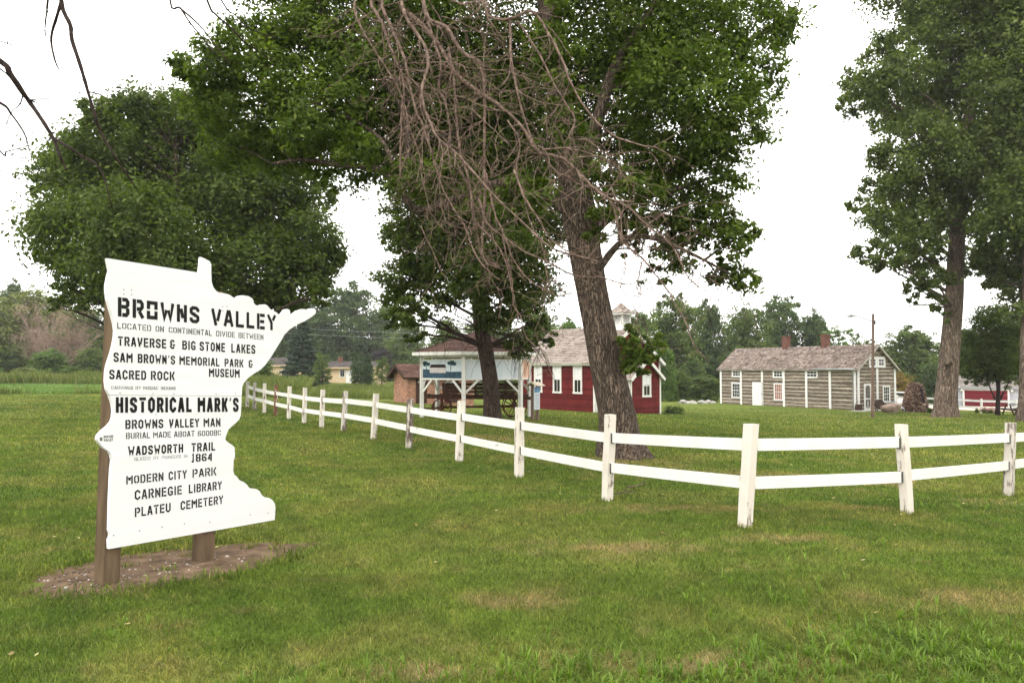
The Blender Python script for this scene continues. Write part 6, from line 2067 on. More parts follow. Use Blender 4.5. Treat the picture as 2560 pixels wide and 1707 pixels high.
    T = [  # traced main stems: points, depth range, start radius
        (c1([(320, 0), (400, 200), (480, 430), (560, 600), (620, 750), (640, 900), (620, 1100), (610, 1330), (600, 1560)]) + [(1000, 450)], (11, 10.6), .040),
        (c1([(420, 0), (470, 180), (530, 330), (600, 480), (660, 620), (700, 900), (780, 1150), (830, 1250), (920, 1560)]) + [(1110, 480), (1160, 560), (1195, 650), (1250, 700)], (11, 10), .036),
        (c1([(610, 0), (690, 230), (830, 440), (890, 640), (840, 800), (830, 1000), (890, 1200), (990, 1400), (1200, 1568)]) + [(1220, 470), (1310, 560), (1380, 620), (1500, 655)], (10.8, 9.6), .040),
        (c1([(840, 0), (880, 190), (1060, 280), (1210, 510), (1380, 620), (1440, 800), (1440, 1200), (1440, 1560)]) + [(1209, 440), (1213, 520), (1205, 640), (1260, 675)], (11.2, 10.2), .050),
        (c1([(880, 200), (950, 460), (1000, 650), (990, 880), (1050, 1000), (1090, 1250), (1100, 1500)]) + c6([(420, 600), (460, 860), (520, 1130), (600, 1200), (690, 1270)]), (11.1, 10.2), .034),
        (c1([(1090, 480), (1140, 800), (1160, 1080), (1170, 1300), (1210, 1560)]) + c6([(430, 560), (440, 800), (560, 950), (700, 1150), (790, 1540)]), (11, 10), .032),
        (c1([(700, 150), (960, 400), (1150, 720), (1330, 880), (1560, 1040), (1800, 1250), (1960, 1500)]) + c6([(1050, 280), (1200, 330), (1330, 440), (1450, 560), (1600, 670), (1800, 690)]), (11.2, 9.4), .048),
        (c1([(1410, 0), (1490, 170), (1700, 190), (1930, 110), (2110, 380), (2250, 650)]) + c5([(440, 400), (520, 540), (640, 660), (780, 710), (865, 722)]), (11, 9.8), .036),
        (c1([(1700, 190), (1710, 600), (1790, 950), (1880, 1300), (1990, 1560)]) + c6([(1000, 250), (1120, 420), (1250, 480), (1400, 560), (1660, 550)]), (10.8, 9.8), .030),
        (c1([(1130, 0), (1330, 40), (1410, 15)]), (11.1, 11), .036),
        (c1([(150, 0), (230, 300), (440, 650), (600, 920), (700, 1250), (800, 1560)]) + c6([(20, 500), (100, 780), (210, 930)]), (11, 10.4), .024),
        (c1([(1780, 220), (1990, 540), (2130, 820), (2280, 1060), (2352, 1200)]) + c6([(1250, 150), (1400, 180), (1560, 280), (1630, 295)]), (10.9, 9.9), .022),
        (c6([(1450, 560), (1600, 700), (1680, 950), (1710, 1040), (1880, 1180), (1990, 1320), (2100, 1470)]) + [(1680, 745), (1710, 800), (1735, 860), (1772, 903)], (9.9, 9.2), .022),
        (c6([(1330, 440), (1500, 600), (1750, 740), (1900, 880), (2080, 1020), (2180, 1180), (2230, 1290), (2340, 1420)]), (9.8, 9.2), .026),
        (c6([(500, 660), (560, 870), (700, 970), (900, 1120), (1060, 1180), (1300, 1310), (1500, 1320), (1700, 1370), (1810, 1370)]), (10.3, 9.6), .022),
        (c6([(550, 450), (620, 760), (700, 950), (780, 1180), (920, 1350), (1080, 1440), (1180, 1480), (1280, 1440)]), (10.3, 9.7), .020),
        (c6([(800, 420), (880, 640), (1000, 840), (1080, 980), (1200, 1080), (1350, 1160), (1490, 1205)]), (10.1, 9.6), .022),
        (c6([(0, 900), (90, 1070), (150, 1220), (210, 1340)]), (10.6, 10.3), .014),
        (c6([(60, 50), (100, 300), (160, 430), (170, 620), (220, 850), (330, 900), (480, 915)]), (10.7, 10.2), .016),
        (c6([(740, 0), (840, 200), (810, 420), (870, 640), (920, 860), (1000, 1000), (1060, 1160), (1060, 1300), (1110, 1440)]), (10.3, 9.8), .018),
        (c6([(690, 960), (730, 1180), (770, 1340), (790, 1545)]) + [(1300, 790), (1312, 840), (1345, 870)], (10.2, 9.8), .016),
        (c6([(1600, 550), (1680, 800), (1700, 1000), (1720, 1250), (1690, 1400), (1750, 1500)]), (9.7, 9.3), .014),
        (c6([(1300, 320), (1480, 310), (1620, 370), (1740, 380), (1950, 335)]), (9.9, 9.5), .014),
        (c6([(1050, 240), (1250, 240), (1430, 280), (1640, 370), (1700, 430), (1880, 455)]), (10, 9.5), .016),
        (c6([(2340, 690), (2100, 760), (1960, 840), (1900, 890)]), (9.4, 9.3), .012),
        (c6([(1910, 890), (2060, 800), (2350, 850)]), (9.3, 9.2), .012),
        (c6([(2090, 1025), (2200, 950), (2350, 920)]), (9.3, 9.2), .010),
        (c6([(1940, 1265), (2000, 1220), (2060, 1212)]), (9.3, 9.2), .009),
        (c1([(1450, 0), (1480, 180), (1480, 300), (1440, 420), (1440, 700), (1480, 900)]), (11, 10.6), .014),
        (c1([(160, 60), (300, 190), (460, 240), (620, 340)]), (11, 10.8), .014),
        (c1([(1010, 160), (1200, 230), (1330, 290), (1480, 340), (1680, 380)]), (11, 10.6), .011),
        (c1([(700, 630), (900, 640), (1100, 620), (1300, 680), (1700, 720), (2050, 860)]), (10.8, 10), .015),
        (c1([(1040, 980), (1200, 970), (1500, 1080), (1800, 1110), (2000, 1010)]), (10.6, 10), .013),
        (c1([(1000, 920), (1230, 830), (1400, 770)]), (10.7, 10.4), .010),
        (c1([(740, 1250), (780, 1050), (880, 940), (980, 900)]), (10.7, 10.5), .013),
        (c1([(1160, 1080), (1300, 1090), (1400, 1180), (1550, 1300), (1690, 1450)]), (10.5, 10), .016),
        (c1([(1620, 970), (1800, 900), (2000, 880), (2150, 920)]), (10.4, 9.9), .012),
        (c1([(1780, 920), (2000, 1010), (2280, 1070)]), (10.2, 9.9), .013),
    ]
    main = []
    for pl, ys, r in T:
        P = f(pl, ys)
        if pl[0][1] <= 1:       # comes from above the frame
            P = [hub + (P[0] - hub) * .45 + V(0, 0, .1)] + P
        P = [p + V(rng.uniform(-1, 1), rng.uniform(-1, 1), rng.uniform(-1, 1)) * .012 for p in P]
        cv = curve_pts(P, 4)
        cv = [p + V(rng.uniform(-1, 1), rng.uniform(-1, 1), rng.uniform(-1, 1)) * .007 for p in cv]
        n = len(cv)
        rad = [max(.0045, .66 * r * (1 - .62 * i / (n - 1)) * rng.uniform(.88, 1.14)) for i in range(n)]
        dm.tube(cv, rad, 7, wob=.10, rng=rng)
        main.append((cv, rad))
    def twig(p, d, L_, r, depth):
        pts = [p.copy()]; m_ = max(4, int(L_ / .10)); q = p.copy()
        bend = Vector((rng.gauss(0, 1), rng.gauss(0, 1), rng.gauss(-.2, .6))) * .10
        for k in range(m_):
            d = (d + bend + Vector((rng.gauss(0, .14), rng.gauss(0, .14), rng.gauss(-.05, .14)))).normalized()
            q = q + d * (L_ / m_); pts.append(q.copy())
            if depth > 0 and rng.random() < .30:
                s = Vector((rng.gauss(0, 1), rng.gauss(0, 1), rng.gauss(0, 1))).normalized()
                twig(q, (d * .6 + s * .9).normalized(), L_ * rng.uniform(.25, .55), r * .6, depth - 1)
        dm.tube(pts, [max(.0028, r * (1 - .65 * k / m_)) for k in range(m_ + 1)], 5, cap=False, wob=.08, rng=rng)
    for cv, rad in main:
        L_ = sum((b - a).length for a, b in zip(cv[:-1], cv[1:]))
        k = int(L_ * 7)
        for _ in range(k):
            i = rng.randint(2, len(cv) - 2)
            d = (cv[i + 1] - cv[i]).normalized()
            s = Vector((rng.gauss(0, 1), rng.gauss(0, .8), rng.gauss(0, .8))).normalized()
            twig(cv[i], (d * .75 + s).normalized(), rng.uniform(.18, .95) * (1.15 if rad[i] > .015 else .8), min(.0085, rad[i] * .5), 2)
        # little spurs at the nodes
        for _ in range(int(L_ * 5)):
            i = rng.randint(1, len(cv) - 2)
            s = Vector((rng.gauss(0, 1), rng.gauss(0, 1), rng.gauss(0, 1))).normalized()
            dm.tube([cv[i], cv[i] + s * (rad[i] + rng.uniform(.015, .05))], [.006, .003], 4, cap=False)
    dm.build('dead_limb', M['twig'], root, label='tangled bare reddish dead branches hanging down')
build_ash()

def build_second_tree():
    rng = random.Random(41)
    Y = 27
    pc = [(1231, 1057, 21), (1226, 955, 19.5), (1215, 880, 19), (1204, 817, 18.5), (1200, 770, 19), (1197, 697, 16), (1192, 588, 14), (1185, 460, 12), (1190, 300, 10), (1200, 100, 7)]
    pts = []
    for (px, py, hw) in pc:
        p = at(px, py, Y); pts.append((p, hw * Y / FPX))
    base = pts[0][0]; zg = gz(base.x, base.y); pts[0] = (V(base.x, base.y, zg - .1), .31)
    root = thing('elm_tree', (base.x, base.y, zg), 'dark-trunked leafy tree standing just before the open shelter', 'tree')
    mb = MB(); C, rs = big_trunk(mb, pts, rng, 18, .22, .04, 5)
    lobes = px_lobes([(1080, 620, 90), (1010, 690, 60), (1190, 600, 110), (1290, 640, 90), (1320, 720, 75), (1030, 780, 48), (985, 800, 28), (1345, 800, 34), (1320, 850, 32), (1260, 770, 70), (1120, 700, 85), (1200, 690, 75), (1000, 740, 40),
                      (1150, 470, 120), (1250, 480, 120), (1050, 540, 90), (1340, 560, 85), (1000, 590, 45), (1380, 850, 22), (1290, 870, 30), (1100, 350, 120), (1280, 330, 120), (1190, 220, 130), (1040, 840, 26)], Y, rng, 2.2, .9)
    grow_limbs(mb, C, rs, lobes, rng, 2.6, .02, 4, .4)
    hs_ = [at(px, py, Y - 1.2 + rng.uniform(-.5, .5)) for px, py in ((1110, 790), (1090, 760), (1130, 800), (1250, 800), (1275, 840), (1300, 860), (1230, 820), (1330, 860), (1350, 870), (1060, 800), (1140, 770))]
    hang_twigs(mb, hs_, rng, 1.7, .013, 6)
    for p in hs_: limb(mb, C[14], p, .03, .012, rng)
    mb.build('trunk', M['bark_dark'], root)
    leaf_cloud('crown', lobes, 95000, .17, .085, M['leaf_elm'], root, root.location, 8, 40, .16, .5, .35)
build_second_tree()

def build_left_tree():
    rng = random.Random(51)
    Y = 35
    base = V(xpx(430, Y), Y, 0); zg = gz(base.x, base.y)
    root = thing('broadleaf_tree', (base.x, base.y, zg), 'big round dark green tree filling the sky behind the white sign', 'tree')
    pts = [(V(base.x, Y, zg - .2), .42), (V(base.x + .1, Y, 2), .34), (V(base.x - .1, Y, 4.5), .28), (V(base.x + .2, Y, 8), .2), (V(base.x, Y, 12), .08)]
    mb = MB(); C, rs = big_trunk(mb, pts, rng, 16, .3, .04, 5)
    lobes = px_lobes([(335, 275, 42), (340, 300, 80), (250, 360, 80), (420, 310, 90), (180, 420, 65), (130, 440, 50), (300, 460, 140), (470, 400, 130), (560, 340, 90), (120, 540, 45), (200, 580, 110), (130, 610, 45), (350, 600, 140), (500, 560, 140), (620, 480, 120), (700, 580, 110),
                      (640, 680, 110), (770, 600, 80), (790, 690, 50), (740, 700, 70), (240, 690, 80), (200, 730, 45), (420, 720, 120), (560, 760, 90), (490, 290, 60), (830, 640, 30), (690, 400, 80), (780, 480, 60), (240, 280, 36), (330, 770, 60), (88, 470, 18), (95, 540, 20), (78, 575, 14), (345, 235, 18), (400, 255, 18), (470, 265, 24), (205, 315, 20), (150, 360, 22), (120, 400, 20), (540, 262, 26), (700, 760, 55), (630, 790, 45), (800, 740, 28), (860, 650, 18), (150, 760, 22), (100, 640, 18)], Y, rng, 3.5, .95)
    grow_limbs(mb, C, rs, lobes, rng, 2.0, .03, 3, .5)
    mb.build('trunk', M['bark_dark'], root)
    leaf_cloud('crown', lobes, 150000, .23, .115, M['leaf_elm'], root, root.location, 18, 40, .15, .25, .4, upw=.65, flat=.9)
build_left_tree()

def build_cottonwoods():
    rng = random.Random(61)
    Y = 44
    pc = [(2362, 1043, 30, 44), (2364, 996, 26, 44), (2370, 937, 24, 44), (2378, 840, 22, 44), (2386, 740, 21, 44), (2390, 640, 19, 44.2), (2400, 500, 17, 44.4), (2420, 330, 14, 44.6), (2435, 120, 11, 45), (2440, -100, 7, 45)]
    pts = []
    for (px, py, hw, y) in pc:
        p = at(px, py, y); pts.append((p, hw * y / FPX))
    base = pts[0][0]; zg = gz(base.x, base.y); pts[0] = (V(base.x, base.y, zg - .12), .66)
    root = thing('cottonwood_tree', (base.x, base.y, zg), 'tall cottonwood with thick pale furrowed trunk and knot beside the stone monument', 'tree', None)
    mb = MB(); C, rs = big_trunk(mb, pts, rng, 24, .22, .03, 6)
    lobes = px_lobes([(2140, 260, 38), (2170, 220, 60), (2200, 130, 45), (2250, 190, 75), (2260, 80, 45), (2240, 290, 65), (2290, 20, 35), (2330, 80, 80), (2330, 220, 85), (2300, 330, 70), (2240, 410, 60), (2190, 395, 32), (2200, 470, 42), (2270, 480, 65), (2340, 420, 80),
                      (2420, 80, 100), (2430, 240, 110), (2430, 400, 100), (2150, 520, 28), (2190, 545, 45), (2250, 560, 60), (2320, 560, 70), (2240, 620, 45), (2150, 640, 28), (2200, 655, 32), (2290, 640, 55), (2330, 690, 42), (2285, 720, 30), (2275, 765, 16), (2330, 760, 24), (2420, 530, 80), (2430, 640, 50), (2370, 790, 18),
                      (2380, -80, 140), (2250, -60, 90), (2480, -100, 130), (2400, -250, 150)], Y, rng, 3.2, .95)
    grow_limbs(mb, C, rs, lobes, rng, 5.2, .03, 3, .42)
    # the burr on the trunk
    p = at(2373, 906, 43.3)
    rock_mesh(mb, p, .26, .22, .17, rng, 12, 8, .35)
    mb.build('trunk', M['bark_cotton'], root)
    leaf_cloud('crown', lobes, 115000, .20, .15, M['leaf_cotton'], root, root.location, 28, 50, .14, .2, .30, upw=.40, flat=1.0)
    # its neighbour at the picture edge
    Y = 40
    pc = [(2575, 1056, 26), (2572, 960, 21), (2574, 850, 20), (2578, 700, 18), (2570, 500, 15), (2590, 250, 11), (2600, 0, 8)]
    pts = []
    for (px, py, hw) in pc:
        p = at(px, py, Y); pts.append((p, hw * Y / FPX))
    base = pts[0][0]; zg = gz(base.x, base.y); pts[0] = (V(base.x, base.y, zg - .12), .6)
    root = thing('cottonwood_tree', (base.x, base.y, zg), 'darker cottonwood cut off by the picture edge behind the picnic table', 'tree')
    mb = MB(); C, rs = big_trunk(mb, pts, rng, 20, .2, .03, 6)
    lobes = px_lobes([(2540, 80, 90), (2520, 220, 90), (2560, 330, 100), (2520, 440, 85), (2580, 520, 90), (2500, 560, 60), (2540, 640, 65), (2500, 700, 40), (2560, 740, 50), (2530, 780, 30), (2640, 400, 120), (2660, 600, 100), (2650, 200, 130), (2600, -20, 130), (2470, 640, 35), (2500, 330, 60)], Y, rng, 2.5, .95)
    grow_limbs(mb, C, rs, lobes, rng, 4.5, .03, 3, .42)
    mb.build('trunk', M['bark_cotton'], root)
    leaf_cloud('crown', lobes, 80000, .21, .16, M['leaf_cotton'], root, root.location, 29, 50, .14, .2, .30, upw=.40, flat=1.0)
    # small tree before the garage
    Y = 50
    p = at(2494, 1038, Y); zg = gz(p.x, p.y)
    root = thing('small_tree', (p.x, p.y, zg), 'small round tree with dark forked trunk before the red garage door', 'tree')
    mb = MB()
    top = at(2496, 975, Y)
    C, rs = big_trunk(mb, [(V(p.x, Y, zg - .1), .16), (at(2495, 1005, Y), .125), (top, .12), (at(2497, 930, Y), .09), (at(2498, 850, Y), .05)], rng, 12, .15, .03, 4)
    for a, b in (((2488, 1000), (2465, 950)), ((2500, 1000), (2522, 950)), ((2494, 985), (2480, 900))):
        limb(mb, at(*a, Y), at(*b, Y), .07, .025, rng)
    lobes = px_lobes([(2440, 900, 40), (2480, 880, 50), (2520, 890, 45), (2500, 820, 55), (2450, 840, 45), (2420, 920, 25), (2540, 930, 25), (2470, 930, 32), (2430, 860, 30), (2510, 935, 25), (2470, 790, 40), (2530, 840, 35), (2410, 880, 20), (2425, 945, 18), (2455, 955, 16), (2530, 950, 18), (2400, 925, 14), (2545, 900, 26)], Y, rng, 1.0, .9)
    grow_limbs(mb, C, rs, lobes, rng, 1.2, .015, 2, .4)
    mb.build('trunk', M['twigdark'], root)
    leaf_cloud('crown', lobes, 30000, .16, .09, M['leaf_elm'], root, root.location, 33, 40, .2, .2, .3)
build_cottonwoods()

# ------------------------------------------------------------------ thin dead branches from a bare tree standing outside the picture
def build_bare_tree():
    rng = random.Random(71)
    bx, by = -7.2, 3.6
    zg = gz(bx, by)
    root = thing('bare_tree', (bx, by, zg), 'bare dark twiggy branches reaching in against the white sky above the sign', 'tree')
    mb = MB()
    C, rs = big_trunk(mb, [(V(bx, by, zg - .1), .30), (V(bx + .1, by, 2), .23), (V(bx + .2, by + .1, 4.2), .19), (V(bx + .1, by + .2, 6.5), .12), (V(bx + .3, by, 9), .04)], rng, 16, .3, .05, 5)
    mb.build('trunk', M['bark_dark'], root)
    mb = MB()
    c1 = lambda l: [(x / 4, y / 4) for x, y in l]
    Y = 5.2
    hubA = at(-170, -160, Y); hubB = at(140, -190, Y); hubC = at(430, -240, Y)
    for a, b, r in ((C[10], hubA, .09), (hubA, hubB, .05), (hubB, hubC, .035), (C[8], at(-160, 60, Y), .05), (C[7], at(-120, 210, Y), .03)):
        limb(mb, a, b, r, r * .5, rng, .08)
    T = [([(-160, 60)] + c1([(0, 610), (100, 740), (230, 930), (290, 1010), (420, 1200), (530, 1380), (600, 1560)]) + [(158, 408), (166, 425)], .017),
         ([(140, -190)] + c1([(610, 0), (700, 250), (720, 400), (810, 680), (880, 920), (950, 1160), (1010, 1330), (1150, 1560)]) + [(310, 425), (340, 470)], .0125),
         (c1([(612, 20), (570, 160), (512, 380), (545, 590), (595, 710)]), .0095),
         ([(140, -190)] + c1([(478, 0), (470, 100), (450, 280), (460, 375)]), .007),
         ([(-120, 210)] + c1([(0, 1030), (110, 1140), (240, 1330), (295, 1510)]), .0085),
         (c1([(230, 950), (200, 1040), (110, 1130), (60, 1250)]), .0045),
         (c1([(535, 1380), (700, 1480), (830, 1568)]) + [(240, 410), (262, 450), (280, 520)], .008),
         ([(430, -240)] + c1([(1700, 0), (1800, 80), (1900, 230), (2090, 460)]) + [(535, 130), (550, 150)], .006),
         (c1([(1790, 75), (1990, 250), (2150, 450), (2240, 560)]) + [(575, 165)], .005),
         ([(430, -240)] + c1([(2070, 0), (2150, 140), (2300, 270), (2352, 330)]) + [(610, 105), (650, 132), (680, 150)], .0065),
         ([(430, -240)] + c1([(2210, 0), (2352, 150)]) + [(620, 70), (648, 82), (690, 95)], .005),
         ([(-160, 60)] + c1([(0, 690), (80, 760), (180, 860)]), .0055),
         ([(-160, 60)] + c1([(0, 415), (60, 435), (130, 455)]), .004),
         (c1([(880, 920), (960, 935), (1035, 965)]), .004), (c1([(290, 1005), (400, 992), (495, 990)]), .004), (c1([(300, 1005), (360, 1025), (415, 1065)]), .0045),
         ([(-120, 210)] + c1([(0, 1510), (60, 1518), (130, 1500), (270, 1465)]), .0055), (c1([(1905, 250), (1900, 220), (1915, 205)]), .003), (c1([(530, 1385), (500, 1390), (475, 1412)]), .004)]
    for pl, r in T:
        P = [at(px, py, Y + .12 * math.sin(px * .02) + rng.uniform(-.03, .03)) for px, py in pl]
        cv = curve_pts(P, 4)
        n = len(cv)
        mb.tube(cv, [1.3 * max(.0024, r * (1 - .7 * i / (n - 1)) * rng.uniform(.9, 1.12)) for i in range(n)], 7, wob=.08, rng=rng)
        for _ in range(n // 4):
            i = rng.randint(1, n - 2)
            s = Vector((rng.gauss(0, 1), rng.gauss(0, .5), rng.gauss(0, 1))).normalized()
            mb.tube([cv[i] - s * .004, cv[i] + s * rng.uniform(.012, .03)], [.0045, .002], 5, cap=False)
    mb.build('branch', M['twigdark'], root)
build_bare_tree()
# ------------------------------------------------------------------ trees and bushes of the background
def proto(kind, seed):
    rng = random.Random(seed)
    root = bpy.data.objects.new(kind, None); link(root); root.empty_display_size = .2
    lobes = []
    if kind in ('broadleaf_tree', 'hardwood_tree'):
        n = 22 if kind == 'broadleaf_tree' else 20
        for i in range(n):
            t_ = (i + .5) / n
            z = 1.3 + 7.6 * t_
            wr = 3.9 * math.sin(math.pi * min(1, .22 + .70 * t_)) ** .7 if kind == 'broadleaf_tree' else 2.9 * math.sin(math.pi * min(1, .30 + .66 * t_)) ** .8
            a = i * 2.4 + rng.uniform(-.4, .4); r = wr * rng.uniform(.35, .85)
            s = rng.uniform(.95, 1.6) * (1.1 - .35 * t_)
            lobes.append((r * math.cos(a), r * math.sin(a), z, s * 1.15, s * 1.15, s))
        lobes += [(0, 0, 9.2, .8, .8, .8), (0, 0, 7.5, 1.3, 1.3, 1.3), (0, 0, 5, 1.9, 1.9, 1.6), (0, 0, 3, 1.9, 1.9, 1.4)]
        cnt, L = 19000, .33
    elif kind == 'loose_tree':
        for i in range(15):
            t_ = (i + .5) / 15
            a = i * 2.4; r = 2.9 * (1 - .45 * t_) * rng.uniform(.5, 1)
            s = rng.uniform(.7, 1.15)
            lobes.append((r * math.cos(a), r * math.sin(a), 2.2 + 7.2 * t_, s, s, s * .9))
        cnt, L = 8000, .28
    else:
        for i in range(16):
            a = i * 2.4; t_ = (i + .5) / 16
            r = 3.0 * (1 - t_ * .75) * rng.uniform(.5, 1.05); s = rng.uniform(1.1, 1.9)
            lobes.append((r * math.cos(a), r * math.sin(a), 1.2 + 7.2 * t_ ** .9, s * 1.1, s * 1.1, s * 1.3))
        cnt, L = 9000, .45
    mb = MB()
    if kind != 'bush':
        C, rs = big_trunk(mb, [(V(0, 0, -.6), .26), (V(.05, 0, 2), .20), (V(-.05, .05, 5), .14), (V(0, 0, 8.6), .04)], rng, 10, .2, .05, 4)
        for l in lobes[::2]:
            k = min(len(C) - 2, max(2, int(len(C) * (l[2] - 1.5) / 9.5)))
            limb(mb, C[k], Vector(l[:3]), .06, .02, rng, sides=4)
    else:
        for k in range(5):
            a = k * 1.26; limb(mb, V(0, 0, -.4), V(1.6 * math.cos(a), 1.6 * math.sin(a), 4.5), .09, .03, rng, sides=4)
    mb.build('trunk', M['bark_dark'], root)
    leaf_cloud('crown', lobes, cnt, L, L * .62, M['leaf_far'], root, (0, 0, 0), seed, 34, .24, .2, .35)
    return root
PROTO = {}
for k, sds in (('broadleaf_tree', (101, 102, 103)), ('hardwood_tree', (111, 112)), ('loose_tree', (121, 122)), ('bush', (131, 132))):
    PROTO[k] = [proto(k, s) for s in sds]
used = set()
def place(kind, var, px, top, wpx, Y, mat, label, group, sink=0.0, rot=None, cat=None):
    pr = PROTO[kind][var % len(PROTO[kind])]
    if pr.name in used: o = copy_tree(pr)
    else: o = pr; used.add(pr.name)
    x = xpx(px, Y); zg = gz(x, Y) - sink
    h = zpx(top, Y) - zg; wd = wpx * Y / FPX
    base = {'broadleaf_tree': (8.6, 10.0), 'hardwood_tree': (6.8, 10.0), 'loose_tree': (6.6, 10.2), 'bush': (8.4, 10.2)}[kind]
    o.location = (x, Y, zg); o.scale = (wd / base[0], wd / base[0], h / base[1])
    o.rotation_euler = (0, 0, rot if rot is not None else (px * 1.7) % 6.28)
    for c in o.children:
        if c.name.startswith('crown'):
            c.material_slots[0].link = 'OBJECT'; c.material_slots[0].material = M[mat]
    tag(o, label, cat or ('bush' if kind == 'bush' else 'tree'), group)
G1, G2, G3, G4 = 'trees behind the meadow', 'trees behind the tan house', 'trees behind the schoolhouse and cabin', 'bushes along the wood edge'
